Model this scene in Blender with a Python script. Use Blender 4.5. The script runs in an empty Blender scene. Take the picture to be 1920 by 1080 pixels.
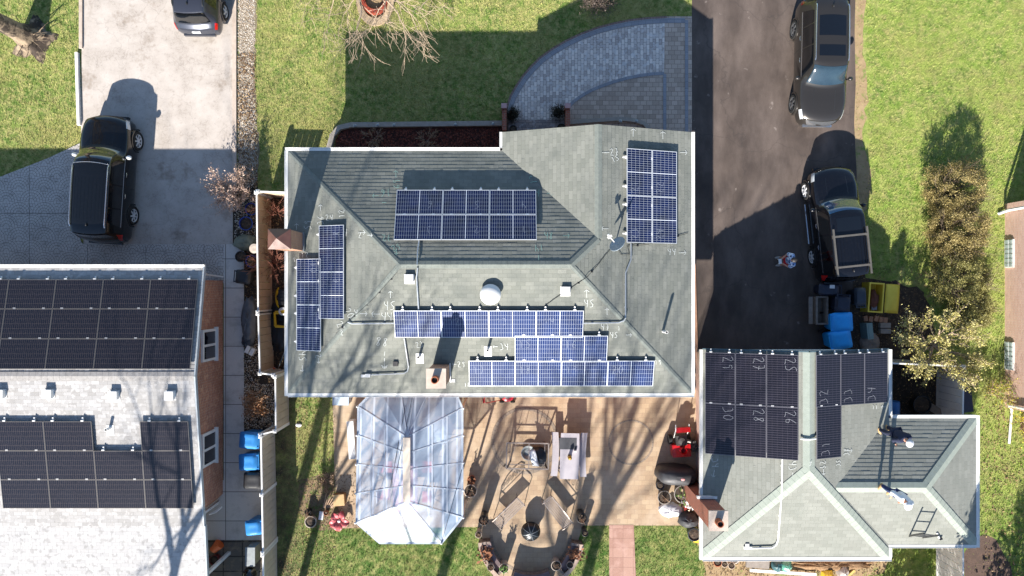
import bpy, math, random
import numpy as np
from mathutils import Vector, Matrix
random.seed(7); RNG = np.random.default_rng(7)
SC = bpy.context.scene
COL = SC.collection
H = 28.4; F = 1280.0
R = math.radians
def P(px, py, h=0.0):
    k = (H - h) / F
    return Vector(((px - 960) * k, (540 - py) * k, h))
def lin(c):
    return c / 12.92 if c <= 0.04045 else ((c + 0.055) / 1.055) ** 2.4
def C(s):
    s = s.lstrip('#')
    return tuple(lin(int(s[i:i + 2], 16) / 255) for i in (0, 2, 4))

# ------------------------------------------------------------------ materials
MATS = {}
class NT:
    def __init__(s, name):
        s.m = bpy.data.materials.new(name); s.m.use_nodes = True
        s.t = s.m.node_tree; s.b = s.t.nodes['Principled BSDF']; s.out = s.t.nodes['Material Output']
    def n(s, typ, **kw):
        nd = s.t.nodes.new(typ)
        for k, v in kw.items():
            if k.startswith('i_'):
                key = k[2:].replace('_', ' ')
                nd.inputs[key].default_value = v
            else: setattr(nd, k, v)
        return nd
    def l(s, a, b): s.t.links.new(a, b)
    def mix(s, f, a, b, bt='MIX'):
        nd = s.n('ShaderNodeMix', data_type='RGBA', blend_type=bt)
        for sock, val in ((nd.inputs[0], f), (nd.inputs[6], a), (nd.inputs[7], b)):
            if hasattr(val, 'is_output'): s.l(val, sock)
            elif isinstance(val, (int, float)): sock.default_value = val
            else: sock.default_value = (*val, 1) if len(val) == 3 else val
        return nd.outputs[2]
    def math(s, op, a, b=None, c=None):
        nd = s.n('ShaderNodeMath', operation=op)
        for i, val in enumerate((a, b, c)):
            if val is None: continue
            if hasattr(val, 'is_output'): s.l(val, nd.inputs[i])
            else: nd.inputs[i].default_value = val
        return nd.outputs[0]
    def noise(s, vec, scale, detail=5, rough=.6):
        nd = s.n('ShaderNodeTexNoise'); nd.inputs['Scale'].default_value = scale
        nd.inputs['Detail'].default_value = detail; nd.inputs['Roughness'].default_value = rough
        if vec is not None: s.l(vec, nd.inputs['Vector'])
        return nd.outputs['Fac']
    def ramp(s, f, lo, hi):
        nd = s.n('ShaderNodeMapRange'); s.l(f, nd.inputs[0])
        nd.inputs[1].default_value = lo; nd.inputs[2].default_value = hi
        return nd.outputs[0]
    def obj(s): return s.n('ShaderNodeTexCoord').outputs['Object']
    def uv(s): return s.n('ShaderNodeTexCoord').outputs['UV']
    def pos(s): return s.n('ShaderNodeNewGeometry').outputs['Position']
    def color(s, c):
        if hasattr(c, 'is_output'): s.l(c, s.b.inputs['Base Color'])
        else: s.b.inputs['Base Color'].default_value = (*c, 1)
    def bump(s, h, strength=.3, dist=.02):
        nd = s.n('ShaderNodeBump'); nd.inputs['Strength'].default_value = strength; nd.inputs['Distance'].default_value = dist
        s.l(h, nd.inputs['Height']); s.l(nd.outputs[0], s.b.inputs['Normal'])
    def set(s, **kw):
        for k, v in kw.items(): s.b.inputs[k.replace('_', ' ')].default_value = v

def mat(name, c1, c2=None, scale=4, rough=.65, metal=0, bump=0, bscale=30, coat=0, stain=None, sscale=.5, slo=.5, shi=.7, spec=.5, pos=False, trans=0):
    if name in MATS: return MATS[name]
    t = NT(name); c1 = C(c1) if isinstance(c1, str) else c1
    co = t.pos() if pos else t.obj()
    col = c1
    if c2 is not None:
        c2 = C(c2) if isinstance(c2, str) else c2
        f = t.ramp(t.noise(co, scale), .3, .7)
        col = t.mix(f, c1, c2)
    if stain is not None:
        st = C(stain) if isinstance(stain, str) else stain
        f = t.ramp(t.noise(co, sscale, 6, .65), slo, shi)
        col = t.mix(f, col, st)
    t.color(col); t.set(Roughness=rough, Metallic=metal, Coat_Weight=coat, Coat_Roughness=.05, Specular_IOR_Level=spec)
    if trans: t.b.inputs['Transmission Weight'].default_value = trans
    if bump: t.bump(t.noise(co, bscale, 4), bump, .02)
    MATS[name] = t.m
    return t.m

def brickmat(name, c1, c2, mortar, w, h, ms=.008, off=.5, rough=.8, bump=.4, stain=None, sscale=.6, slo=.5, shi=.75, rot=0, grain=30, gamt=.25, bias=0, third=None):
    if name in MATS: return MATS[name]
    t = NT(name); uv = t.uv()
    mp = t.n('ShaderNodeMapping'); mp.inputs['Rotation'].default_value = (0, 0, rot); t.l(uv, mp.inputs[0])
    b = t.n('ShaderNodeTexBrick', offset=off)
    b.inputs['Scale'].default_value = 1; b.inputs['Mortar Size'].default_value = ms; b.inputs['Mortar Smooth'].default_value = .3
    b.inputs['Brick Width'].default_value = w; b.inputs['Row Height'].default_value = h; b.inputs['Bias'].default_value = bias
    for k, c in (('Color1', c1), ('Color2', c2), ('Mortar', mortar)):
        b.inputs[k].default_value = (*(C(c) if isinstance(c, str) else c), 1)
    t.l(mp.outputs[0], b.inputs['Vector'])
    col = b.outputs['Color']
    g = t.noise(mp.outputs[0], grain, 3)
    col = t.mix(gamt, col, t.mix(g, (0.0, 0.0, 0.0), (1, 1, 1)), 'OVERLAY')
    if third:
        f = t.ramp(t.noise(mp.outputs[0], 5.0, 2), .55, .62)
        col = t.mix(t.math('MULTIPLY', f, .6), col, C(third))
    if stain:
        f = t.ramp(t.noise(mp.outputs[0], sscale, 6, .65), slo, shi)
        col = t.mix(t.math('MULTIPLY', f, .8), col, C(stain))
    t.color(col); t.set(Roughness=rough)
    inv = t.math('SUBTRACT', 1.0, b.outputs['Fac'])
    t.bump(inv, bump, .01)
    MATS[name] = t.m
    return t.m

# ------------------------------------------------------------------ mesh builder
OFF = {}
def off_of(o): return OFF.get(o.name, Vector((0, 0, 0))) if o else Vector((0, 0, 0))
class MB:
    def __init__(s): s.v = []; s.f = []; s.uv = []; s.m = []
    def face(s, pts, uv=None, m=0):
        i = len(s.v); s.v += [tuple(p) for p in pts]; s.f.append(list(range(i, i + len(pts)))); s.uv.append(uv); s.m.append(m)
    def grid(s, rows, cu=False, cv=False, m=0, flip=False):
        base = len(s.v); nr = len(rows); nc = len(rows[0])
        for r in rows: s.v += [tuple(p) for p in r]
        for i in range(nr if cu else nr - 1):
            for j in range(nc if cv else nc - 1):
                a = base + i * nc + j; b = base + i * nc + (j + 1) % nc
                c = base + ((i + 1) % nr) * nc + (j + 1) % nc; d = base + ((i + 1) % nr) * nc + j
                s.f.append([d, c, b, a] if flip else [a, b, c, d]); s.uv.append(None); s.m.append(m)
    def box(s, c, size, rz=0, m=0, taper=1.0, M=None):
        hx, hy, hz = size[0] / 2, size[1] / 2, size[2] / 2
        cs, sn = math.cos(rz), math.sin(rz)
        pts = []
        for z in (-1, 1):
            k = taper if z < 0 else 1.0
            for x, y in ((-1, -1), (1, -1), (1, 1), (-1, 1)):
                X, Y, Z = x * hx * k, y * hy * k, z * hz
                p = Vector((X * cs - Y * sn, X * sn + Y * cs, Z))
                if M is not None: p = M @ p
                pts.append(Vector(c) + p)
        for q in ((3, 2, 1, 0), (4, 5, 6, 7), (0, 1, 5, 4), (1, 2, 6, 5), (2, 3, 7, 6), (3, 0, 4, 7)):
            s.face([pts[i] for i in q], m=m)
    def beam(s, a, b, w, h, m=0, up=(0, 0, 1)):
        a = Vector(a); b = Vector(b); d = (b - a)
        L = d.length
        if L < 1e-6: return
        d /= L; u = Vector(up)
        x = d.cross(u)
        if x.length < 1e-4: x = d.cross(Vector((1, 0, 0)))
        x.normalize(); z = x.cross(d)
        pts = []
        for e in (a, b):
            for sx, sz in ((-1, -1), (1, -1), (1, 1), (-1, 1)):
                pts.append(e + x * sx * w / 2 + z * sz * h / 2)
        for q in ((0, 1, 2, 3), (7, 6, 5, 4), (1, 0, 4, 5), (2, 1, 5, 6), (3, 2, 6, 7), (0, 3, 7, 4)):
            s.face([pts[i] for i in q], m=m)
    def tube(s, pts, r, n=6, m=0, r1=None, cap=True):
        pts = [Vector(p) for p in pts]
        N = len(pts)
        rs = r if isinstance(r, (list, tuple)) else [r + ((r1 if r1 is not None else r) - r) * i / max(1, N - 1) for i in range(N)]
        rows = []; px = None
        for i, p in enumerate(pts):
            d = (pts[min(i + 1, N - 1)] - pts[max(i - 1, 0)])
            if d.length < 1e-7: d = Vector((0, 0, 1))
            d.normalize()
            if px is None:
                px = d.cross(Vector((0, 0, 1)))
                if px.length < .1: px = d.cross(Vector((1, 0, 0)))
            px = px - d * px.dot(d)
            if px.length < 1e-5: px = d.cross(Vector((0, 1, 0)))
            px.normalize(); py = d.cross(px)
            rows.append([p + (px * math.cos(2 * math.pi * k / n) + py * math.sin(2 * math.pi * k / n)) * rs[i] for k in range(n)])
        s.grid(rows, cv=True, m=m)
        if cap:
            s.face(list(reversed(rows[0])), m=m); s.face(rows[-1], m=m)
    def lathe(s, prof, c=(0, 0, 0), n=20, m=0, sx=1, sy=1):
        rows = []
        for r, z in prof:
            rows.append([(c[0] + sx * r * math.cos(2 * math.pi * k / n), c[1] + sy * r * math.sin(2 * math.pi * k / n), c[2] + z) for k in range(n)])
        s.grid(rows, cv=True, m=m)
    def ell(s, c, r, n=12, k=8, m=0, jit=0):
        rows = []
        for i in range(k + 1):
            a = -math.pi / 2 + math.pi * i / k
            row = []
            for j in range(n):
                b = 2 * math.pi * j / n; q = 1 + (random.uniform(-jit, jit) if jit and 0 < i < k else 0)
                row.append((c[0] + r[0] * q * math.cos(a) * math.cos(b), c[1] + r[1] * q * math.cos(a) * math.sin(b), c[2] + r[2] * q * math.sin(a)))
            rows.append(row)
        s.grid(rows, cv=True, m=m)
    def prism(s, poly, z0, z1, m=0, bottom=False):
        a = sum(poly[i][0] * poly[(i + 1) % len(poly)][1] - poly[(i + 1) % len(poly)][0] * poly[i][1] for i in range(len(poly)))
        if a < 0: poly = list(reversed(poly))
        s.face([(p[0], p[1], z1) for p in poly], m=m)
        if z1 - z0 > 1e-4:
            n = len(poly)
            for i in range(n):
                p, q = poly[i], poly[(i + 1) % n]
                s.face([(p[0], p[1], z0), (q[0], q[1], z0), (q[0], q[1], z1), (p[0], p[1], z1)], m=m)
            if bottom: s.face([(p[0], p[1], z0) for p in reversed(poly)], m=m)
    def ribbon(s, pts, w, fn=None, m=0, closed=False):
        pts = [Vector((p[0], p[1])) for p in pts]; n = len(pts); L = []; Rr = []
        for i in range(n):
            a = pts[(i - 1) % n] if closed else pts[max(i - 1, 0)]
            b = pts[(i + 1) % n] if closed else pts[min(i + 1, n - 1)]
            d = b - a
            if d.length < 1e-9: d = Vector((1, 0))
            d.normalize(); nn = Vector((-d.y, d.x)) * w / 2
            L.append(pts[i] + nn); Rr.append(pts[i] - nn)
        for i in range(n if closed else n - 1):
            q = [L[i], Rr[i], Rr[(i + 1) % n], L[(i + 1) % n]]
            s.face([fn(p.x, p.y) if fn else (p.x, p.y, 0) for p in q], m=m)
    def build(s, name, mt, parent=None, smooth=False, world=True, angle=40):
        me = bpy.data.meshes.new(name)
        o_ = off_of(parent) if world else Vector((0, 0, 0))
        vv = np.array(s.v, dtype=np.float32).reshape(-1, 3)
        me.from_pydata((vv - np.array(o_, dtype=np.float32)).tolist(), [], s.f)
        ul = me.uv_layers.new(name='UVMap')
        uvs = np.zeros((len(me.loops), 2), dtype=np.float32); k = 0
        for f, u in zip(s.f, s.uv):
            if u is None:
                p0 = vv[f[0]]; n = np.zeros(3)
                for i in range(1, len(f) - 1): n = n + np.cross(vv[f[i]] - p0, vv[f[i + 1]] - p0)
                ax = int(np.argmax(np.abs(n)))
                sel = {0: (1, 2), 1: (0, 2), 2: (0, 1)}[ax]
                for i in f: uvs[k] = (vv[i][sel[0]], vv[i][sel[1]]); k += 1
            else:
                for q in u: uvs[k] = q; k += 1
        ul.data.foreach_set('uv', uvs.ravel())
        for mm in (mt if isinstance(mt, (list, tuple)) else [mt]): me.materials.append(mm)
        if any(s.m): me.polygons.foreach_set('material_index', s.m)
        if smooth:
            me.shade_smooth()
            me.set_sharp_from_angle(angle=R(angle))
        me.validate()
        ob = bpy.data.objects.new(name, me); COL.objects.link(ob)
        if parent:
            ob.parent = parent
            OFF[ob.name] = o_.copy()
        return ob

def thing(name, label, cat, loc=(0, 0, 0), rz=0, group=None):
    o = bpy.data.objects.new(name, None); COL.objects.link(o); o.empty_display_size = .2
    o.location = loc; o.rotation_euler = (0, 0, rz); o['label'] = label; o['category'] = cat
    if group: o['group'] = group
    OFF[o.name] = Vector(loc)
    return o
def tag(o, label, cat, group=None):
    o['label'] = label; o['category'] = cat
    if group: o['group'] = group
    return o
def struct(o, kind='structure'):
    o['kind'] = kind
    return o
def copy_tree(o, parent=None):
    c = o.copy(); COL.objects.link(c)
    if parent: c.parent = parent
    for ch in o.children: copy_tree(ch, c)
    return c
def tri_mesh(name, V, mt, parent=None, n=3):
    """V: (N, n, 3) float array of separate polygons"""
    V = np.asarray(V, dtype=np.float32); N = len(V)
    if parent is not None: V = V - np.array(off_of(parent), dtype=np.float32)
    me = bpy.data.meshes.new(name)
    me.vertices.add(N * n); me.vertices.foreach_set('co', V.ravel())
    me.loops.add(N * n); me.loops.foreach_set('vertex_index', np.arange(N * n, dtype=np.int32))
    me.polygons.add(N); me.polygons.foreach_set('loop_start', np.arange(0, N * n, n, dtype=np.int32))
    me.materials.append(mt); me.update(calc_edges=True); me.validate()
    ob = bpy.data.objects.new(name, me); COL.objects.link(ob)
    if parent is not None:
        ob.parent = parent; OFF[ob.name] = off_of(parent)
    return ob

# ------------------------------------------------------------------ camera, sun, sky
cam = bpy.data.cameras.new('Camera'); cam.sensor_width = 36; cam.lens = 24; cam.clip_end = 500; cam.clip_start = .1
co = bpy.data.objects.new('Camera', cam); COL.objects.link(co); co.location = (0, 0, H); SC.camera = co
SH = Vector((.277, .961)); EL = 28.0
SUNV = Vector((-SH.x * math.cos(R(EL)), -SH.y * math.cos(R(EL)), math.sin(R(EL))))
sl = bpy.data.lights.new('Sun', 'SUN'); sl.energy = 5.0; sl.angle = R(.53); sl.color = (1, .945, .87)
so = bpy.data.objects.new('Sun', sl); COL.objects.link(so); so.rotation_euler = SUNV.to_track_quat('Z', 'Y').to_euler(); so.location = SUNV * 60
w = bpy.data.worlds.new('World'); SC.world = w; w.use_nodes = True
bg = w.node_tree.nodes['Background']; sk = w.node_tree.nodes.new('ShaderNodeTexSky'); sk.sky_type = 'NISHITA'
sk.sun_disc = False; sk.sun_elevation = R(EL); sk.sun_rotation = math.atan2(SUNV.x, SUNV.y); sk.altitude = 200; sk.ozone_density = 2.2; sk.dust_density = .4
w.node_tree.links.new(sk.outputs[0], bg.inputs[0]); bg.inputs[1].default_value = .08
SC.view_settings.view_transform = 'Standard'; SC.view_settings.look = 'None'; SC.view_settings.exposure = 1.42; SC.view_settings.gamma = 1
# ------------------------------------------------------------------ ground
def PP(pts, h=0.0): return [tuple(P(x, y, h)) for x, y in pts]
def jag(pts, amp, step=14):
    rr = random.Random(3); out = []
    for a, b in zip(pts, pts[1:] + pts[:1]):
        n = max(1, int(math.dist(a, b) / step))
        for i in range(n): f = i / n; out.append((a[0] + (b[0] - a[0]) * f + rr.uniform(-amp, amp), a[1] + (b[1] - a[1]) * f + rr.uniform(-amp, amp)))
    return out
def sheet(name, pts, z, mt, z0=None, kind='structure'):
    mb = MB(); poly = [(P(x, y, 0).x, P(x, y, 0).y) for x, y in pts]
    mb.prism(poly, z if z0 is None else z0, z)
    return struct(mb.build(name, mt), kind)

def sp_y(t, p):
    s = t.n('ShaderNodeSeparateXYZ'); t.l(p, s.inputs[0]); return s.outputs[1]
def lawn_mat(name, blades=False):
    t = NT(name); p = t.pos()
    n1 = t.ramp(t.noise(p, .7, 7, .78), .45, .57)
    n2 = t.ramp(t.noise(p, 3.6, 5, .75), .42, .60)
    n3 = t.noise(p, 40, 3, .7)
    g = t.mix(n1, C('#5a7a2f'), C('#86964a'))
    g = t.mix(t.math('MULTIPLY', n2, .75), g, C('#b8ae72'))
    n4 = t.ramp(t.noise(p, 13, 4, .75), .48, .68)
    g = t.mix(t.math('MULTIPLY', n4, .55), g, C('#3a501e'))
    n5 = t.ramp(t.noise(p, 10, 5, .8), .55, .72)
    g = t.mix(t.math('MULTIPLY', n5, .5), g, C('#b9ae7c'))
    n6 = t.ramp(t.noise(p, .28, 5, .7), .45, .62)
    g = t.mix(t.math('MULTIPLY', n6, .6), g, C('#979158'))
    g = t.mix(.6, g, t.mix(n3, (0.0, .0, .0), (1, 1, 1)), 'OVERLAY')
    bk = t.math('MULTIPLY', t.ramp(sp_y(t, p), -8.6, -10.2), .7)
    g = t.mix(t.math('MULTIPLY', bk, t.ramp(t.noise(p, 1.8, 5, .7), .66, .4)), g, C('#3f6420'))
    # bare, leaf littered strips by position (dry patches of the back lawn)
    sp = t.n('ShaderNodeSeparateXYZ'); t.l(p, sp.inputs[0])
    bx = t.ramp(sp.outputs[0], -8.3, -9.6)
    by = t.ramp(sp.outputs[1], -3.5, -4.6)
    f = t.math('MULTIPLY', bx, by)
    f2 = t.math('MULTIPLY', f, t.ramp(t.noise(p, 1.6, 5, .7), .3, .6))
    g = t.mix(f2, g, C('#4a4334'))
    # right hand lawn is a fresher green
    fr = t.math('MULTIPLY', t.math('MULTIPLY', t.ramp(sp.outputs[0], 13.8, 14.8), .5), t.ramp(t.noise(p, 2.2, 5, .7), .62, .42))
    g = t.mix(fr, g, C('#8fa644'))
    if blades:
        gi = t.n('ShaderNodeNewGeometry').outputs['Random Per Island']
        g = t.mix(t.math('MULTIPLY', t.ramp(gi, .55, 1.0), .5), g, C('#b5ab74'))
        g = t.mix(t.math('MULTIPLY', t.ramp(gi, .45, 0.0), .5), g, C('#1e3a14'))
    t.color(g); t.set(Roughness=.75, Specular_IOR_Level=.25)
    if not blades: t.bump(n3, .8, .05)
    return t.m
M_LAWN = lawn_mat('lawn_ground'); M_BLADE = lawn_mat('grass_blades', True)
g = MB(); g.face([(-160, -160, 0), (160, -160, 0), (160, 160, 0), (-160, 160, 0)]); struct(g.build('ground', M_LAWN))

def concrete_mat():
    t = NT('weathered_concrete'); p = t.pos()
    n = t.noise(p, 1.2, 7, .65); f = t.noise(p, 60, 4, .7); m = t.noise(p, 9, 5, .7)
    c = t.mix(t.ramp(n, .35, .7), C('#b7aea5'), C('#a2988e'))
    c = t.mix(t.math('MULTIPLY', t.ramp(m, .58, .72), .5), c, C('#77726c'))
    c = t.mix(.35, c, t.mix(f, (0, 0, 0), (1, 1, 1)), 'OVERLAY')
    st = t.noise(p, .75, 4, .75)
    c = t.mix(t.math('MULTIPLY', t.ramp(st, .56, .70), .7), c, C('#7d6f60'))
    # hairline cracks
    v = t.n('ShaderNodeTexVoronoi', feature='DISTANCE_TO_EDGE'); v.inputs['Scale'].default_value = .45
    wv = t.n('ShaderNodeVectorMath', operation='ADD'); t.l(p, wv.inputs[0])
    nz = t.n('ShaderNodeTexNoise'); nz.inputs['Scale'].default_value = 1.4; nz.inputs['Detail'].default_value = 6; t.l(p, nz.inputs['Vector']); t.l(nz.outputs['Color'], wv.inputs[1])
    t.l(wv.outputs[0], v.inputs['Vector'])
    c = t.mix(t.math('MULTIPLY', t.ramp(v.outputs['Distance'], .009, .002), .22), c, C('#6d675f'))
    v2 = t.n('ShaderNodeTexVoronoi', feature='DISTANCE_TO_EDGE'); v2.inputs['Scale'].default_value = 5.0; t.l(wv.outputs[0], v2.inputs['Vector'])
    c = t.mix(t.math('MULTIPLY', t.math('MULTIPLY', t.ramp(v2.outputs['Distance'], .05, .01), t.ramp(n, .5, .6)), .4), c, C('#6a645d'))
    t.color(c); t.set(Roughness=.85); t.bump(f, .35, .01)
    return t.m
M_CONC = concrete_mat()

def fan_mat():
    t = NT('stamped_concrete'); p = t.pos(); W = 1.05; Hh = .52
    sp = t.n('ShaderNodeSeparateXYZ'); t.l(p, sp.inputs[0])
    wob = t.noise(p, 7, 2)
    xx = t.math('ADD', t.math('DIVIDE', sp.outputs[0], W), t.math('MULTIPLY', wob, .05))
    yy = t.math('ADD', t.math('DIVIDE', sp.outputs[1], Hh), t.math('MULTIPLY', wob, .1))
    row = t.math('FLOOR', yy)
    fx = t.math('FRACT', t.math('ADD', xx, t.math('MULTIPLY', row, .5)))
    fy = t.math('FRACT', yy)
    def cell(ox, oy):
        dx = t.math('MULTIPLY', t.math('SUBTRACT', fx, .5 + ox), W)
        dy = t.math('MULTIPLY', t.math('ADD', fy, oy), Hh)
        r = t.math('SQRT', t.math('ADD', t.math('MULTIPLY', dx, dx), t.math('MULTIPLY', dy, dy)))
        a = t.math('ARCTAN2', dx, dy)
        return r, a
    r, a = cell(0, 0)
    r2, a2 = cell(.5, 1)   # neighbouring fans one row down
    r3, a3 = cell(-.5, 1)
    inside = t.math('LESS_THAN', r, W * .5)
    side = t.math('GREATER_THAN', fx, .5)
    rb = t.math('ADD', t.math('MULTIPLY', side, r2), t.math('MULTIPLY', t.math('SUBTRACT', 1, side), r3))
    ab = t.math('ADD', t.math('MULTIPLY', side, a2), t.math('MULTIPLY', t.math('SUBTRACT', 1, side), a3))
    rr = t.math('ADD', t.math('MULTIPLY', inside, r), t.math('MULTIPLY', t.math('SUBTRACT', 1, inside), rb))
    aa = t.math('ADD', t.math('MULTIPLY', inside, a), t.math('MULTIPLY', t.math('SUBTRACT', 1, inside), ab))
    k = t.math('MULTIPLY', rr, 8.6)
    ring = t.math('ABSOLUTE', t.math('SUBTRACT', t.math('FRACT', k), .5))
    na = t.math('ADD', 3, t.math('MULTIPLY', t.math('FLOOR', k), 2.2))
    ak = t.math('ADD', t.math('MULTIPLY', aa, t.math('MULTIPLY', na, .36)), t.math('MULTIPLY', t.math('FLOOR', k), .37))
    ang = t.math('ABSOLUTE', t.math('SUBTRACT', t.math('FRACT', ak), .5))
    ln = t.math('MAXIMUM', t.ramp(ring, .42, .48), t.ramp(ang, .44, .49))
    base = t.mix(t.ramp(t.noise(p, 1.5, 5), .3, .7), C('#bdb8b2'), C('#a8a39d'))
    base = t.mix(t.math('MULTIPLY', t.ramp(t.noise(p, 3, 6, .7), .55, .7), .5), base, C('#7d7973'))
    c = t.mix(t.math('MULTIPLY', ln, .95), base, C('#2f2b29'))
    # saw cut joints
    jx = t.math('ABSOLUTE', t.math('SUBTRACT', t.math('FRACT', t.math('DIVIDE', t.math('ADD', sp.outputs[0], 20.06), 2.42)), .5))
    jy = t.math('ABSOLUTE', t.math('SUBTRACT', t.math('FRACT', t.math('DIVIDE', t.math('ADD', sp.outputs[1], 5.3), 2.8)), .5))
    jj = t.math('MAXIMUM', t.ramp(jx, .4955, .4985), t.ramp(jy, .4955, .4985))
    c = t.mix(jj, c, C('#3a3632'))
    t.color(c); t.set(Roughness=.8); t.bump(t.math('SUBTRACT', 1, ln), .5, .01)
    return t.m
M_FAN = fan_mat()

def asphalt_mat():
    t = NT('asphalt'); p = t.pos()
    n = t.noise(p, .55, 6, .6); f = t.noise(p, 70, 3, .8)
    mp = t.n('ShaderNodeMapping'); mp.inputs['Scale'].default_value = (.9, .35, 1); mp.inputs['Rotation'].default_value = (0, 0, R(-50)); t.l(p, mp.inputs[0])
    m = t.noise(mp.outputs[0], 1.1, 5, .6)
    c = t.mix(t.ramp(n, .35, .68), C('#423934'), C('#574c45'))
    c = t.mix(t.math('MULTIPLY', t.ramp(m, .42, .72), .5), c, C('#7a6d65'))
    c = t.mix(t.math('MULTIPLY', t.ramp(t.noise(p, 1.9, 5), .66, .74), .6), c, C('#9c9189'))
    c = t.mix(.45, c, t.mix(f, (0.0, 0, 0), (1, 1, 1)), 'OVERLAY')
    v = t.n('ShaderNodeTexVoronoi', feature='DISTANCE_TO_EDGE'); v.inputs['Scale'].default_value = .25
    wv = t.n('ShaderNodeVectorMath', operation='ADD'); t.l(p, wv.inputs[0])
    nz = t.n('ShaderNodeTexNoise'); nz.inputs['Scale'].default_value = 1.2; nz.inputs['Detail'].default_value = 6; t.l(p, nz.inputs['Vector']); t.l(nz.outputs['Color'], wv.inputs[1])
    t.l(wv.outputs[0], v.inputs['Vector'])
    c = t.mix(t.math('MULTIPLY', t.ramp(v.outputs['Distance'], .006, .001), .45), c, C('#3b3532'))
    t.color(c); t.set(Roughness=.8, Specular_IOR_Level=.35); t.bump(f, .5, .01)
    return t.m
M_ASPH = asphalt_mat()
M_SOIL = mat('soil', '#4a3d31', '#2f2720', 6, .95, bump=.8, bscale=25, stain='#6b5a46', sscale=9, slo=.55, shi=.65, pos=True)
M_MULCH = mat('red_mulch', '#55281c', '#2f1712', 12, .95, bump=1, bscale=35, pos=True)
M_DARKMULCH = mat('dark_mulch', '#3b332b', '#231e19', 9, .95, bump=1, bscale=30, stain='#77695a', sscale=18, slo=.62, shi=.66, pos=True)
M_SAND = mat('bare_dirt', '#a08a68', '#8a7455', 3, .95, bump=.5, bscale=20, stain='#6d7a3c', sscale=2, slo=.55, shi=.65, pos=True)
M_SLAB = brickmat('sidewalk_slabs', '#c6c2bc', '#bbb7b1', '#4a453f', 1.7, 1.21, .014, off=0, stain='#7a756d', sscale=1.2, slo=.5, shi=.8, gamt=.25)
M_PATIO = brickmat('patio_pavers', '#aa9376', '#977f66', '#84705a', .3, .2, .005, off=.5, stain='#b3a089', sscale=.8, slo=.42, shi=.7, gamt=.35, bump=.25)
M_COBBLE = brickmat('cobble_pavers', '#e2d6ca', '#ab9f98', '#7c726c', .22, .13, .008, rot=R(90), off=.37, gamt=.6, third='#cfcac6', bump=.5)
M_TAN = brickmat('tan_pavers', '#bfab9a', '#a29080', '#75675c', .26, .19, .008, gamt=.35, bump=.4)
M_BAND = brickmat('grey_band', '#8f9094', '#828388', '#65666a', .3, .15, .006, gamt=.3)
M_WALK = brickmat('red_walk_pavers', '#a58272', '#967263', '#836355', .42, .40, .008, off=0, gamt=.3, stain='#b9978a', sscale=2)
M_STEP = brickmat('step_pavers', '#95857d', '#6d686a', '#584f4b', .28, .12, .008, gamt=.5, third='#a9a3a0')
M_KERB = mat('kerb_concrete', '#b9aa9c', '#a59688', 6, .85, bump=.3, pos=True)
M_WHITE = mat('white_vinyl', '#e4e2de', '#d6d4cf', 3, .45)
M_GRAVEL = mat('gravel_base', '#9a8a76', '#6f6252', 22, .95, bump=1, bscale=40, pos=True)

drive = [(155, -60), (437, -60), (437, 458), (157, 458), (152, 300)]
apron = [(-120, 380), (0, 332), (90, 297), (152, 268), (152, 452), (157, 458), (422, 458), (422, 530), (-120, 530)]
sheet('concrete_driveway', drive, .02, M_CONC)
sheet('stamped_patio', apron, .026, M_FAN)
sheet('side_walk', [(420, 458), (458, 458), (458, 1010), (490, 1010), (490, 820), (458, 820), (458, 1012), (420, 1012)][:3] + [(458, 815), (492, 815), (492, 1012), (380, 1012), (380, 900), (420, 900)], .03, M_SLAB)
M_SLAB2 = brickmat('old_slabs', '#6e675e', '#5c564f', '#2e2a26', .8, .62, .03, off=0, stain='#8a7a64', sscale=3, slo=.5, shi=.7, gamt=.4)
sheet('old_paving', [(380, 1012), (492, 1012), (495, 1120), (380, 1120)], .024, M_SLAB2)
sheet('side_bed', [(458, 458), (437, 458), (437, 330), (482, 330), (510, 700), (545, 745), (520, 815), (458, 815)], .006, M_DARKMULCH)
sheet('fence_bed', [(500, 362), (560, 362), (560, 745), (512, 700), (505, 690)], .010, M_SOIL)
sheet('gravel_strip', jag([(447, -60), (482, -60), (480, 60), (476, 150), (482, 215), (486, 300), (482, 352), (447, 352)], 3, 9), .006, M_GRAVEL)
sheet('asphalt_driveway', [(1297, -60), (1605, -60), (1602, 60), (1604, 160), (1601, 230), (1606, 330), (1600, 450), (1598, 560), (1560, 640), (1560, 700), (1297, 700)], .02, M_ASPH)
sheet('bare_edge', jag([(1596, -60), (1622, -60), (1616, 90), (1628, 180), (1616, 250), (1632, 330), (1613, 450), (1598, 500)], 5), .006, M_SAND)
sheet('bin_yard', jag([(1596, 490), (1640, 526), (1690, 530), (1730, 548), (1755, 620), (1700, 690), (1540, 690), (1560, 630)], 6, 12), .008, M_SOIL)
sheet('fenced_yard', [(1640, 670), (1808, 685), (1808, 800), (1640, 800)], .012, M_DARKMULCH)
sheet('patio', [(622, 690), (1330, 690), (1325, 985), (1092, 985), (1060, 1100), (930, 1100), (898, 988), (640, 990), (628, 900)], .02, M_PATIO)
sheet('brick_path', [(1142, 984), (1188, 984), (1194, 1130), (1142, 1130)], .028, M_WALK)
sheet('dirt_patch', jag([(1300, 1000), (1420, 1000), (1660, 1035), (1665, 1062), (1560, 1120), (1330, 1120), (1318, 1040)], 6, 12), .006, M_SAND)
sheet('worn_ground', [(560, 900), (640, 880), (690, 950), (690, 988), (600, 995), (560, 960)], .0045, mat('worn_dirt', '#8a7458', '#5f5342', 4, .95, bump=.7, bscale=25, stain='#5f6b34', sscale=5, slo=.5, shi=.6, pos=True))
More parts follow.
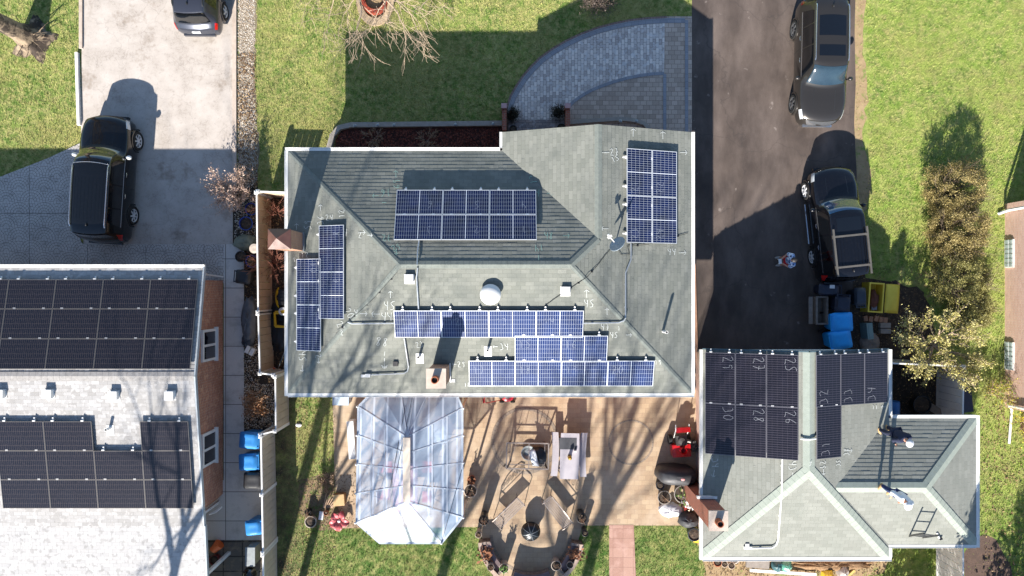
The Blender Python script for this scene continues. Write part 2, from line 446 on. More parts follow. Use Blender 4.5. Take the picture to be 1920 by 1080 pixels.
sheet('dark_soil_patch', [(1806, 1040), (1822, 1012), (1846, 1001), (1868, 1012), (1882, 1040), (1896, 1062), (1902, 1120), (1810, 1120)], .005, mat('brown_soil', '#4a3b33', '#5d4a3f', 4, .95, bump=.8, bscale=22, pos=True))

# patio rings of darker stones
def circ(cx, cy, r, a0, a1, n=60): return [(cx + r * math.cos(R(a0 + (a1 - a0) * i / n)), cy - r * math.sin(R(a0 + (a1 - a0) * i / n))) for i in range(n + 1)]
def band(name, pts, wpx, z, mt):
    mb = MB(); q = [(P(x, y).x, P(x, y).y) for x, y in pts]
    L = 0
    mb.ribbon(q, wpx / 45, lambda x, y: (x, y, z))
    for i in range(len(mb.f)):
        d = math.dist(q[i], q[i + 1]); mb.uv[i] = [(L, wpx / 45), (L, 0), (L + d, 0), (L + d, wpx / 45)]; L += d
    return struct(mb.build(name, mt))
M_RING = brickmat('ring_stones', '#8f8171', '#837566', '#6d5f51', .2, .4, .012, gamt=.4)
band('paver_ring', circ(984, 826, 60, -130, 75 + 30), 6, .026, M_RING)
band('paver_ring', circ(984, 826, 60, 105, 232), 6, .026, M_RING)
band('paver_ring', circ(1183, 829, 41, 0, 360), 3.2, .026, M_RING)
band('paver_ring', circ(995, 1000, 74, 182, 358), 6, .026, M_RING)

# front walk
outer = [(948, 215), (950, 198), (956, 180), (966, 162), (978, 144), (993, 126), (1010, 109), (1033, 92), (1060, 76), (1090, 62), (1120, 51), (1150, 43), (1180, 37), (1215, 33), (1250, 31), (1297, 31)]
def inset(pts, c, d):
    out = []
    for i, p in enumerate(pts):
        a = pts[max(0, i - 1)]; b = pts[min(len(pts) - 1, i + 1)]
        dx, dy = b[0] - a[0], b[1] - a[1]; L = math.hypot(dx, dy); nx, ny = -dy / L, dx / L
        if (c[0] - p[0]) * nx + (c[1] - p[1]) * ny < 0: nx, ny = -nx, -ny
        out.append((p[0] + nx * d, p[1] + ny * d))
    return out
inner = [(1062, 206), (1075, 191), (1092, 179), (1110, 169), (1130, 161), (1150, 154), (1175, 147), (1200, 142), (1222, 139), (1245, 138)]
sheet('front_walk', outer + [(1297, 330), (948, 330)], .02, M_TAN)
cob = inset(outer[:-1], (1200, 250), 13)
sheet('cobble_walk', cob[:-1] + [(1246, 44)] + list(reversed(inner)) + [(1058, 226), (962, 226)], .026, M_COBBLE)
band('walk_border', inset(outer[:-1], (1200, 250), 8) + [(1284, 39)], 9, .030, M_BAND)
band('walk_border', inner, 6, .032, M_BAND)
band('walk_border', [(1246, 139), (1246, 180), (1246, 300)], 6, .034, M_BAND)
band('walk_border', [(1287, 38), (1287, 150), (1287, 300)], 6, .034, M_BAND)
band('walk_edging', inset(outer[:-1], (1200, 250), 2), 5, .028, brickmat('edge_bricks', '#8b7468', '#7c665c', '#5f5048', .12, .3, .01))
for i, (y0, y1, z) in enumerate([(226, 238, .16), (238, 300, .3)]):
    mb = MB(); a = P(953, y0); b = P(1060, y1); mb.prism([(a.x, a.y), (b.x, a.y), (b.x, b.y), (a.x, b.y)], 0, z); struct(mb.build('entry_step', M_STEP))

# mulch bed with its rim
sheet('mulch_bed', [(628, 300), (630, 262), (640, 246), (660, 240), (942, 238), (942, 300)], .05, M_MULCH)
rim = [(617, 300), (619, 278), (625, 256), (638, 241), (660, 236), (760, 235), (941, 233)]
def kerb(name, pts, wpx, z, mt, label, cat='kerb'):
    q = [(P(x, y).x, P(x, y).y) for x, y in pts]; w2 = wpx / 90
    Ls, Rs = [], []
    for i in range(len(q)):
        a = Vector(q[max(0, i - 1)]); b = Vector(q[min(len(q) - 1, i + 1)]); d = (b - a).normalized(); n = Vector((-d.y, d.x)) * w2
        Ls.append(Vector(q[i]) + n); Rs.append(Vector(q[i]) - n)
    mb = MB(); mb.prism([tuple(v) for v in Ls] + [tuple(v) for v in reversed(Rs)], 0, z)
    return tag(mb.build(name, mt), label, cat)
kerb('bed_edging', rim, 9, .22, mat('rim_concrete', '#a39c92', '#8f877c', 5, .85, bump=.3, pos=True), 'pale concrete edging curving round the red mulch bed in front of the green roofed house', 'edging')
kerb('bed_edging', [(1065, 232), (1110, 228), (1160, 225), (1185, 227), (1205, 233), (1216, 243)], 7, .22, mat('rim_concrete', '#a39c92'), 'pale concrete edging curving out beside the tan pavers under the front gable', 'edging')
kerb('driveway_kerb', [(441, -60), (441, 120), (441, 350)], 7, .1, M_KERB, 'long tan concrete kerb between the concrete driveway and the gravel strip')
kerb('driveway_kerb', [(153.5, -60), (153.5, 40), (153.5, 92)], 6, .1, M_KERB, 'short tan concrete kerb on the far left edge of the driveway, above the white board')
kerb('white_edging_board', [(147, 100), (149, 170), (151, 236)], 5, .16, M_WHITE, 'narrow white edging board along the left lawn beside the driveway', 'edging board')
kerb('house_foundation_edge', [(1299, 246), (1301, 500), (1306, 690)], 4, .12, mat('pinkish_kerb', '#b98f74', '#a67f66', 5, .85), 'narrow tan edging strip along the right side of the green roofed house', 'edging')

# gravel stones and mulch chips, leaf litter
def poly_mask(X, Y, poly):
    inside = np.zeros(X.shape, bool); n = len(poly); j = n - 1
    for i in range(n):
        xi, yi = poly[i]; xj, yj = poly[j]
        c = ((yi > Y) != (yj > Y)) & (X < (xj - xi) * (Y - yi) / (yj - yi + 1e-12) + xi)
        inside ^= c; j = i
    return inside
def W(pts): return [(P(x, y).x, P(x, y).y) for x, y in pts]
def scatter_in(pts, n):
    w = np.array(W(pts)); lo = w.min(0); hi = w.max(0); out = np.zeros((0, 2))
    while len(out) < n:
        q = RNG.uniform(lo, hi, (n * 2, 2)); out = np.vstack([out, q[poly_mask(q[:, 0], q[:, 1], w)]])
    return out[:n]
def chips(pts, n, smin, smax, z, name, mt, tilt=.5, aspect=.6):
    q = scatter_in(pts, n); s = RNG.uniform(smin, smax, n); a = RNG.uniform(0, 2 * np.pi, n)
    ca, sa = np.cos(a), np.sin(a); V = np.zeros((n, 4, 3), np.float32)
    tx = RNG.uniform(-tilt, tilt, n); ty = RNG.uniform(-tilt, tilt, n)
    for k, (u, v) in enumerate(((-1, -1), (1, -1), (1, 1), (-1, 1))):
        du = u * s * RNG.uniform(.7, 1, n); dv = v * s * aspect * RNG.uniform(.7, 1, n)
        V[:, k, 0] = q[:, 0] + du * ca - dv * sa; V[:, k, 1] = q[:, 1] + du * sa + dv * ca
        V[:, k, 2] = z + np.abs(s) * .6 + du * tx + dv * ty
    return struct(tri_mesh(name, V, mt, n=4), 'stuff')
def island_mat(name, cols, rough=.85):
    t = NT(name); gi = t.n('ShaderNodeNewGeometry').outputs['Random Per Island']
    r = t.n('ShaderNodeValToRGB'); r.color_ramp.interpolation = 'CONSTANT'
    while len(r.color_ramp.elements) < len(cols): r.color_ramp.elements.new(.5)
    for i, c in enumerate(cols):
        r.color_ramp.elements[i].position = i / len(cols); r.color_ramp.elements[i].color = (*C(c), 1)
    t.l(gi, r.inputs[0]); t.color(r.outputs[0]); t.set(Roughness=rough)
    return t.m
M_STONES = island_mat('gravel_stones', ['#b9ad9b', '#a39683', '#c9c0b2', '#96866f', '#b0977a', '#d2ccc2'])
M_LEAF = island_mat('dead_leaves', ['#6c543c', '#846a4a', '#54412f', '#957c58', '#624a36'])
M_CHIP = island_mat('mulch_chips', ['#4b241a', '#6a3022', '#2d1712', '#7d4433'])
grav = [(446, -60), (480, -60), (478, 60), (474, 150), (480, 215), (484, 300), (481, 352), (446, 352)]
chips(grav, 13000, .008, .022, .01, 'gravel', M_STONES)
chips([(458, 720), (515, 720), (515, 805), (458, 805)], 1500, .012, .03, .01, 'gravel', M_STONES)
chips([(458, 560), (487, 560), (487, 730), (458, 730)], 900, .012, .03, .01, 'gravel', M_STONES)
chips([(440, 370), (480, 370), (482, 460), (440, 460)], 700, .012, .03, .01, 'gravel', M_STONES)
chips([(630, 264), (642, 247), (940, 241), (940, 285), (630, 285)], 5000, .015, .05, .05, 'mulch', M_CHIP)
chips([(515, 742), (628, 742), (628, 1080), (515, 1080)], 2600, .012, .028, .01, 'leaf_litter', M_LEAF)
chips([(560, 900), (690, 880), (690, 990), (560, 990)], 900, .012, .03, .02, 'leaf_litter', M_LEAF)
chips([(505, 365), (540, 365), (545, 700), (510, 690)], 900, .012, .03, .015, 'leaf_litter', M_LEAF)
chips([(1600, 500), (1765, 500), (1765, 600), (1600, 680)], 900, .012, .028, .012, 'leaf_litter', M_LEAF)
chips([(1320, 1040), (1660, 1040), (1640, 1080), (1330, 1080)], 1000, .015, .035, .012, 'leaf_litter', M_LEAF)
chips([(1672, 690), (1806, 690), (1806, 780), (1672, 780)], 500, .012, .028, .012, 'leaf_litter', M_LEAF)
chips([(455, 420), (487, 420), (512, 805), (458, 805)], 1200, .015, .035, .012, 'leaf_litter', M_LEAF)
chips([(445, 100), (480, 100), (484, 352), (446, 352)], 900, .02, .045, .02, 'leaf_litter', M_LEAF)
chips([(1840, 700), (1920, 700), (1920, 1080), (1840, 1080)], 500, .02, .045, .02, 'leaf_litter', M_LEAF)

# grass blades
NOGRASS = [drive, apron, [(380, 450), (512, 450), (516, 1120), (380, 1120)], [(437, -60), (478, -60), (476, 340), (482, 460), (437, 460)], [(480, 355), (1300, 280), (1310, 745), (480, 745)],
           [(1295, -60), (1606, -60), (1604, 230), (1606, 330), (1598, 690), (1295, 700)], [(622, 690), (1330, 690), (1325, 985), (1092, 985), (1060, 1100), (930, 1100), (898, 988), (640, 990)],
           [(1142, 984), (1188, 984), (1194, 1130), (1142, 1130)], outer + [(1297, 330), (948, 330)], [(614, 300), (617, 260), (636, 236), (660, 231), (945, 228), (945, 300)],
           [(1310, 650), (1675, 650), (1675, 785), (1835, 785), (1835, 1020), (1680, 1040), (1310, 1042)], [(-50, 500), (420, 500), (420, 1120), (-50, 1120)], [(1596, 480), (1640, 520), (1700, 500), (1770, 530), (1780, 620), (1700, 690), (1540, 690)], [(1640, 670), (1808, 685), (1808, 800), (1640, 800)], [(1882, 380), (2000, 380), (2000, 780), (1882, 780)]]
NB = 520000
q = np.column_stack([RNG.uniform(-22, 22, NB), RNG.uniform(-12.6, 12.6, NB)])
keep = np.ones(NB, bool)
for poly in NOGRASS: keep &= ~poly_mask(q[:, 0], q[:, 1], W(poly))
# thin on dirt
for poly, pr in (([(1290, 990), (1420, 1000), (1660, 1035), (1665, 1062), (1560, 1120), (1330, 1120), (1318, 1040)], .05), ([(515, 742), (560, 742), (565, 1080), (515, 1080)], .45), ([(560, 900), (690, 870), (690, 992), (560, 990)], .25), ([(1598, -60), (1622, -60), (1626, 180), (1630, 330), (1600, 500)], .2), ([(1800, 1000), (1880, 1010), (1910, 1120), (1810, 1120)], .05)):
    mk = poly_mask(q[:, 0], q[:, 1], W(poly)); keep &= ~(mk & (RNG.random(NB) > pr))
q = q[keep]; n = len(q)
hgt = RNG.uniform(.03, .085, n); a = RNG.uniform(0, 2 * np.pi, n); lean = RNG.uniform(.01, .06, n); wd = RNG.uniform(.007, .015, n); la = RNG.normal(1.1, 1.0, n)
V = np.zeros((n, 3, 3), np.float32)
V[:, 0, 0] = q[:, 0] - np.cos(a) * wd; V[:, 0, 1] = q[:, 1] - np.sin(a) * wd
V[:, 1, 0] = q[:, 0] + np.cos(a) * wd; V[:, 1, 1] = q[:, 1] + np.sin(a) * wd
V[:, 2, 0] = q[:, 0] + np.cos(la) * lean; V[:, 2, 1] = q[:, 1] + np.sin(la) * lean; V[:, 2, 2] = hgt
struct(tri_mesh('grass', V, M_BLADE), 'stuff')
# ------------------------------------------------------------------ roofs
class Plane:
    def __init__(s, a, b, up):
        s.a = Vector(a); s.u = (Vector(b) - s.a).normalized()
        n = s.u.cross(Vector(up) - s.a)
        if n.z < 0: n = -n
        s.n = n.normalized(); s.v = s.n.cross(s.u)
        if s.v.z < 0: s.v = -s.v; s.u = s.v.cross(s.n)
    def z(s, x, y): return s.a.z - (s.n.x * (x - s.a.x) + s.n.y * (y - s.a.y)) / s.n.z
    def pt(s, x, y, off=0): return Vector((x, y, s.z(x, y))) + s.n * off
    def uv(s, p): d = Vector(p) - s.a; return (d.dot(s.u), d.dot(s.v))
    def at(s, u, v, off=0): return s.a + s.u * u + s.v * v + s.n * off
    def px(s, px, py, off=0):
        o = Vector((0, 0, H)); d = Vector(((px - 960) / F, (540 - py) / F, -1))
        t = ((s.a + s.n * off) - o).dot(s.n) / d.dot(s.n)
        return o + d * t
def clip(poly, k, val, keep_gt):
    out = []; n = len(poly)
    for i in range(n):
        p, q = poly[i], poly[(i + 1) % n]
        a = p[k] - val; b = q[k] - val
        if not keep_gt: a, b = -a, -b
        if a >= 0: out.append(p)
        if (a >= 0) != (b >= 0):
            t = a / (a - b); out.append((p[0] + (q[0] - p[0]) * t, p[1] + (q[1] - p[1]) * t))
    return out
def shingle_plane(mb, pl, xy, course=.15, step=.0085):
    poly = [pl.uv(pl.pt(x, y)) for x, y in xy]
    v0 = min(p[1] for p in poly); v1 = max(p[1] for p in poly)
    k = math.floor(v0 / course)
    while k * course < v1:
        lo = k * course; hi = lo + course
        q = clip(clip(poly, 1, lo, True), 1, hi, False); k += 1
        q2 = []
        for p in q:
            if not q2 or math.dist(p, q2[-1]) > 1e-5: q2.append(p)
        if len(q2) > 1 and math.dist(q2[0], q2[-1]) < 1e-5: q2.pop()
        if len(q2) < 3: continue
        band_(mb, pl, q2, lo, course, step, k)
def band_(mb, pl, band, lo, course, step, k):
    tw = .34; rr = random.Random(k * 7919 + int(lo * 100)); u0 = min(p[0] for p in band); u1 = max(p[0] for p in band)
    m = math.floor((u0 - (k % 2) * tw / 2) / tw)
    v0 = min(p[1] for p in band)
    while (k % 2) * tw / 2 + m * tw < u1:
        a0 = (k % 2) * tw / 2 + m * tw; m += 1
        q2 = clip(clip(band, 0, a0, True), 0, a0 + tw, False)
        q3 = []
        for p in q2:
            if not q3 or math.dist(p, q3[-1]) > 1e-5: q3.append(p)
        if len(q3) > 1 and math.dist(q3[0], q3[-1]) < 1e-5: q3.pop()
        q2 = q3
        if len(q2) < 3: continue
        st = step * rr.uniform(.55, 1.25)
        pts = [pl.at(u, v, st * (1 - (v - lo) / course)) for u, v in q2]
        ar = sum(q2[i][0] * q2[(i + 1) % len(q2)][1] - q2[(i + 1) % len(q2)][0] * q2[i][1] for i in range(len(q2)))
        if abs(ar) < 1e-5: continue
        uv = [(u, v + .003) for u, v in q2]
        # orientation so the normal faces up
        nn = (pts[1] - pts[0]).cross(pts[2] - pts[0])
        if nn.dot(pl.n) < 0: pts.reverse(); uv.reverse()
        mb.face(pts, uv)
        low = [p for p in q2 if abs(p[1] - max(lo, v0)) < 1e-4]
        if len(low) >= 2:
            a, b = min(low), max(low)
            if b[0] - a[0] > .02:
                f = [pl.at(a[0], a[1], 0), pl.at(b[0], b[1], 0), pl.at(b[0], b[1], st), pl.at(a[0], a[1], st)]
                mb.face(f, [(a[0], a[1]), (b[0], b[1]), (b[0], b[1] + .02), (a[0], a[1] + .02)])
def ridge_cap(mb, a, b, pls, w=.14, off=.024):
    a = Vector(a); b = Vector(b); d = (b - a).normalized(); L = (b - a).length
    for pl in pls:
        s = d.cross(pl.n); 
        if s.z > 0: s = -s
        s.normalize()
        n = max(1, int(L / .22))
        for i in range(n):
            p = a + d * (L * i / n); q = a + d * (L * (i + 1) / n)
            o1 = Vector((0, 0, off + .004)); o2 = Vector((0, 0, off))
            f = [p + o2, q + o1, q + s * w + o1, p + s * w + o2]
            if (f[1] - f[0]).cross(f[2] - f[0]).z < 0: f = [f[0], f[3], f[2], f[1]]
            mb.face(f, [(i * .3, 0), (i * .3 + .28, 0), (i * .3 + .28, .14), (i * .3, .14)])
            e = [q + o1, q + s * w + o1, q + s * w, q]
            mb.face(e)

def shingle_mat(name, c1, c2, mortar, stain, w=.32, h=.15, third=None, slo=.45, shi=.75, ms=.004, sscale=.7):
    return brickmat(name, c1, c2, mortar, w, h, ms, .5, .9, bump=.3, stain=stain, sscale=sscale, slo=slo, shi=shi, grain=55, gamt=.3, third=third)
M_SH_MAIN = shingle_mat('green_grey_shingles', '#7c7d75', '#6e7068', '#545751', '#565a56')
M_SH_LEFT = shingle_mat('light_grey_shingles', '#aaa8a6', '#918e8b', '#75726e', '#94918d', third='#bab7b4', w=.3, h=.14)
M_SH_LOW = shingle_mat('pale_grey_shingles', '#b2b0ae', '#a4a2a0', '#7a7774', '#aca9a6', third='#85827f', w=.3, h=.14)
M_SH_GAR = shingle_mat('grey_green_shingles', '#86877f', '#7a7b73', '#60635b', '#70736b')
M_CAP_MAIN = mat('ridge_shingles', '#757a73', '#666b66', 8, .9)
M_CAP_GAR = mat('pale_ridge_shingles', '#969d92', '#8b9287', 8, .9)
M_CAP_LEFT = mat('grey_ridge_shingles', '#a09c98', '#86827e', 8, .9)
M_BRICK = brickmat('brown_brick', '#b57552', '#945b43', '#a8978a', .21, .075, .010, stain='#85563f', gamt=.5, third='#c79d7e')
M_PBRICK = brickmat('pink_brick', '#c9a594', '#b99383', '#bfae9f', .21, .075, .010, gamt=.4)
M_TBRICK = brickmat('tan_brick', '#b98668', '#a5735a', '#a58d78', .2, .07, .01, gamt=.4)
M_RBRICK = brickmat('red_brick', '#9b5038', '#84432f', '#8d7a6c', .2, .07, .01, gamt=.4)
M_GUT = mat('white_gutter', '#dcdbd6', '#cfcdc7', 2, .45, stain='#a9a59c', sscale=3, slo=.6, shi=.8)
M_WWHITE = mat('white_metal', '#dcdad6', '#cfcdc9', 3, .4)
M_GALV = mat('galvanised_conduit', '#b9bcbd', '#a7aaac', 5, .35, .6)
M_BLACK = mat('black_plastic', '#17171a', '#101012', 5, .5)
M_RUBBER = mat('rubber', '#141414', '#1c1b1a', 9, .85)
M_DGLASS = mat('dark_glass', '#0b0d10', rough=.06, coat=1)
M_TERRA = mat('terracotta', '#a5603f', '#8c4f34', 6, .85, bump=.2)
M_CAPST = mat('cap_stone', '#bfb0a2', '#ad9d8f', 4, .85, bump=.3)
M_BCAP = mat('brown_metal', '#6d4a40', '#5d3e36', 4, .45)
M_LEAD = mat('flashing', '#9aa0a2', '#84898b', 5, .45, .5)

def gutter(parent, a, b, z, out, mt=None, w=.12):
    """white gutter along an eave edge a-b (xy), on the outer side 'out'"""
    a = Vector((*a, z)); b = Vector((*b, z)); o = Vector((*out, 0))
    mb = MB(); mb.beam(a + o * (w / 2 + .003) + Vector((0, 0, -.035)), b + o * (w / 2 + .003) + Vector((0, 0, -.035)), w, .11)
    # open trough lip
    mb.beam(a + o * (w - .005) + Vector((0, 0, .028)), b + o * (w - .005) + Vector((0, 0, .028)), .018, .016)
    return mb.build('gutter', mt or M_GUT, parent)
def rake(parent, a, b, w=.05, h=.16, mt=None):
    mb = MB(); mb.beam(Vector(a) + Vector((0, 0, -.05)), Vector(b) + Vector((0, 0, -.05)), w, h); return mb.build('rake_board', mt or M_GUT, parent)

GL = {'0': [[(.3, 1), (.08, .8), (.05, .3), (.25, 0), (.45, .1), (.55, .5), (.48, .88), (.3, 1)]], '1': [[(.15, .8), (.35, 1), (.3, 0)]],
      '2': [[(.05, .8), (.2, 1), (.45, .95), (.5, .7), (.05, .03), (.3, .1), (.6, 0)]], '3': [[(.05, .95), (.45, 1), (.25, .6), (.52, .4), (.45, .08), (.05, .02)]],
      '4': [[(.1, 1), (.05, .5), (.55, .5)], [(.5, 1), (.42, 0)]], '5': [[(.55, 1), (.15, 1), (.1, .6), (.45, .55), (.5, .2), (.3, 0), (.05, .08)]],
      '6': [[(.45, 1), (.15, .6), (.05, .2), (.3, 0), (.5, .2), (.4, .45), (.1, .35)]], '7': [[(.05, 1), (.55, 1), (.25, 0)], [(.15, .5), (.5, .5)]],
      '8': [[(.45, .9), (.2, 1), (.1, .75), (.45, .35), (.4, .05), (.12, .05), (.12, .3), (.5, .8), (.45, .9)]], '9': [[(.5, .8), (.3, 1), (.08, .75), (.3, .5), (.5, .75), (.42, 0)]],
      '>': [[(0, .5), (1.0, .5)], [(.7, .8), (1.0, .5), (.7, .2)]], '-': [[(.1, .5), (.5, .5)]], ' ': []}
def chalk(parent, mp, text, cx, cy, size, rot=0, width=.022, mt=None, name='chalk_mark'):
    """hand drawn digits; mp maps local units (metre-like) to 3D"""
    mb = MB(); adv = [1.15 if c == '>' else .72 for c in text]; tw = sum(adv); x0 = -tw / 2
    cs, sn = math.cos(R(rot)), math.sin(R(rot))
    for c, ad in zip(text, adv):
        for st in GL[c]:
            pts = []
            for i, (x, y) in enumerate(st):
                X = (x0 + x + random.uniform(-.03, .03)) * size; Y = (y - .5 + random.uniform(-.03, .03)) * size
                pts.append((cx + X * cs - Y * sn, cy + X * sn + Y * cs))
            # soften
            sm = [pts[0]]
            for i in range(len(pts) - 1):
                sm.append(((pts[i][0] + pts[i + 1][0]) / 2, (pts[i][1] + pts[i + 1][1]) / 2)); 
            sm.append(pts[-1])
            if len(pts) < 3: sm = pts
            mb.ribbon(sm, width, mp)
        x0 += ad
    return mb.build(name, mt or M_CHALK, parent)
def chalk_mat(name, c):
    t = NT(name); p = t.obj(); f = t.ramp(t.noise(p, 30, 3, .7), .25, .55)
    t.color(t.mix(f, C('#7d8480'), C(c))); t.set(Roughness=.95); return t.m
M_CHALK = chalk_mat('white_chalk', '#c2c5c1'); M_CHALKG = chalk_mat('green_chalk', '#8fb5a6'); M_CHALKP = chalk_mat('panel_chalk', '#8f8f97'); M_CHALKD = chalk_mat('faint_chalk', '#8a91a3')
def px_map(pl, off=.022):
    # local coordinates are photo pixels with y up, laid on the roof plane
    return lambda x, y: tuple(pl.px(x, -y, off))
def roof_marks(roof, pl, items, mt=None):
    for tx, x, y, s, r in items:
        if ' ' in tx:
            a, b = tx.split(' '); d = .40 * s * (len(tx) - 1); cs, sn = math.cos(R(r)), math.sin(R(r))
            chalk(roof, px_map(pl), a, x - d * cs, -y - d * sn, s, r, .95, mt); chalk(roof, px_map(pl), b, x + d * cs * 1.15, -y + d * sn * 1.15, s, r, .95, mt)
        else: chalk(roof, px_map(pl), tx, x, -y, s, r, .95, mt)

def conduit(roof, pl, pts, r=.028, mt=None, off=.07, name='conduit'):
    mb = MB(); q = [pl.px(x, y, off) for x, y in pts] if not isinstance(pl, list) else [p.px(x, y, off) for p, (x, y) in zip(pl, pts)]
    mb.tube(q, r, 7)
    for i in range(len(q) - 1):
        L = (q[i + 1] - q[i]).length
        if L > .6:
            for k in range(int(L / .9) + 1):
                p = q[i].lerp(q[i + 1], (k + .5) / (int(L / .9) + 1)); mb.box(p + Vector((0, 0, -.04)), (.07, .07, .05))
    return mb.build(name, mt or M_GALV, roof, smooth=True)
def box_vent(roof, pl, x, y, s=.34):
    c = pl.px(x, y, .0); n = pl.n
    mb = MB(); mb.box(c + Vector((0, 0, .10)), (s, s, .16)); mb.box(c + Vector((0, 0, .19)), (s * 1.08, s * 1.08, .03))
    mb.face([c + pl.u * a * s * .62 + pl.v * b * s * .62 + n * .022 for a, b in ((-1, -1), (1, -1), (1, 1), (-1, 1))])
    return mb.build('roof_vent', M_WWHITE, roof)
def pipe_vent(roof, pl, x, y, h=.45, r=.05, flash=True):
    c = pl.px(x, y, 0); mb = MB()
    mb.lathe([(r, 0), (r, h), (r * .75, h), (r * .75, h - .2), (0, h - .2)], c, 14)
    o = mb.build('vent_pipe', M_WWHITE, roof, smooth=True)
    if flash:
        m2 = MB(); m2.face([c + pl.u * a + pl.v * b + pl.n * .02 for a, b in ((-.14, -.28), (.14, -.28), (.14, .12), (-.14, .12))]); m2.build('flashing', M_WWHITE, o)
    return o

# ---- the green roofed house in the middle
house = thing('brick_house', 'low brick house with a grey green hipped roof and blue gridded solar panels', 'house', (-.8, .6, 0))
he = 3.0; XE, XW, YN, YS, YG, XG = 6.67, -8.33, 5.1, -3.91, 5.8, -.36
RW, RE, J, G = (-3.91, .82), (2.05, .82), (3.06, 1.76), (3.06, 5.8)
pN = Plane((XW, YN, he), (XG, YN, he), (-3.91, .82, 4.55)); pS = Plane((XW, YS, he), (XE, YS, he), (0, .82, 4.55))
pW = Plane((XW, YN, he), (XW, YS, he), (-3.91, .82, 4.55)); pE = Plane((XE, YS, he), (XE, YG, he), (2.05, .82, 4.55))
pG = Plane((XG, YN, he), (XG, YG, he), (3.06, 5.8, pE.z(3.06, 5.8)))
mb = MB()
shingle_plane(mb, pN, [(XW, YN), (XG, YN), J, RE, RW]); shingle_plane(mb, pS, [(XW, YS), (XE, YS), RE, RW])
shingle_plane(mb, pW, [(XW, YN), (XW, YS), RW]); shingle_plane(mb, pE, [(XE, YS), (XE, YG), G, J, RE])
shingle_plane(mb, pG, [(XG, YG), G, J, (XG, YN)])
roof = mb.build('roof', M_SH_MAIN, house)
mb = MB(); z = 4.55
ridge_cap(mb, (*RW, z), (*RE, z), [pN, pS]); ridge_cap(mb, (XW, YN, he), (*RW, z), [pN, pW], .09, .018); ridge_cap(mb, (XW, YS, he), (*RW, z), [pS, pW], .09, .018)
ridge_cap(mb, (XE, YS, he), (*RE, z), [pS, pE], .09, .018); ridge_cap(mb, (*J, 4.21), (*RE, z), [pN, pE]); ridge_cap(mb, (*G, 4.21), (*J, 4.21), [pE, pG])
mb.build('ridge_cap', M_CAP_MAIN, roof)
mb = MB(); o_ = .5
foot = [(XW + o_, YN - o_), (XG + o_, YN - o_), (XG + o_, YG - .3), (XE - o_, YG - .3), (XE - o_, YS + o_), (XW + o_, YS + o_)]
mb.prism(foot, 0, he - .1); mb.build('wall', M_BRICK, house)
mb = MB(); mb.face([(XG + o_, YG - .302, he - .1), (XE - o_, YG - .302, he - .1), (3.06, YG - .302, 4.12)]); mb.face([(XG, YG - .02, he - .02), (XE, YG - .02, he - .02), (3.06, YG - .02, 4.19)]); mb.build('gable', M_GUT, house)
mb = MB(); mb.face([(x, y, he - .03) for x, y in [(XW, YN), (XW, YS), (XE, YS), (XE, YG), (XG, YG), (XG, YN)]]); mb.build('soffit', M_GUT, house)
gutter(house, (XW - .11, YN), (XG, YN), he, (0, 1)); gutter(house, (XW, YS - .11), (XW, YN), he, (-1, 0)); gutter(house, (XE, YS), (XE, YG), he, (1, 0)); gutter(house, (XW, YS), (XE + .11, YS), he, (0, -1), w=.14)
gutter(house, (XG, YN), (XG, YG), he, (-1, 0), w=.1)
for x in (-6.5, -3.2):
    m2 = MB(); m2.box((x, YN - o_ + .02, 1.7), (1.5, .08, 1.2)); wf = m2.build('window', M_GUT, house)
    m2 = MB(); m2.box((x, YN - o_ + .05, 1.7), (1.34, .06, 1.04)); m2.build('pane', M_DGLASS, wf)
m2 = MB(); m2.box((1.2, YG - .28, 1.2), (1.0, .08, 2.1)); d_ = m2.build('door', mat('door_paint', '#5b2b22', rough=.5), house)
m2 = MB(); m2.ell((1.55, YG - .22, 1.15), (.03, .03, .03), 8, 6); m2.build('handle', M_GALV, d_)
for x, y in ((768, 523), (1060, 546)): box_vent(roof, pS, x, y, .29)
# round attic fan
c = pS.px(920, 552, 0); mb = MB()
mb.lathe([(.36, .02), (.30, .06), (.27, .18), (.36, .22), (.37, .26), (.33, .33), (.22, .40), (.1, .43), (0, .435)], c, 28); mb.build('attic_fan', M_WWHITE, roof, smooth=True)
pipe_vent(roof, pS, 787, 668, .42); pipe_vent(roof, pS, 915, 655, .42); pipe_vent(roof, pE, 1243, 621, .62, .055, False)
mb = MB(); c = pS.px(742, 682, 0); mb.box(c + Vector((0, 0, .05)), (.17, .17, .12)); mb.build('roof_vent', mat('dark_vent', '#4d4a47', rough=.6), roof)
for pl, pts in ((pS, [(783, 502), (781, 520), (785, 582)]), (pS, [(758, 634), (766, 688), (764, 696), (757, 700), (690, 703)]),
                (pS, [(652, 604), (660, 607), (740, 606)]), (pS, [(1094, 606), (1160, 605), (1170, 601), (1173, 596)]), (pE, [(1173, 597), (1173, 512), (1177, 502), (1183, 487), (1183, 456)]), (pN, [(786, 449), (783, 470), (782, 497)])):
    conduit(roof, pl, pts)
mb = MB(); c = pS.px(690, 704, .08); mb.box(c, (.18, .12, .12)); mb.box(c + Vector((-.1, -.02, -.02)), (.3, .1, .06)); mb.build('junction_box', M_WWHITE, roof)
conduit(roof, [pE, pE, pE, pS, pS, pS, pS], [(1150, 462), (1135, 478), (1120, 498), (1100, 520), (1070, 540), (1040, 560), (1020, 575)], .009, M_BLACK, .03, 'cable')
conduit(roof, pE, [(1155, 462), (1165, 478), (1180, 478), (1176, 462), (1215, 458), (1290, 437)], .008, M_BLACK, .03, 'cable')
conduit(roof, pS, [(630, 625), (700, 560), (745, 510)], .006, M_BLACK, .03, 'cable')
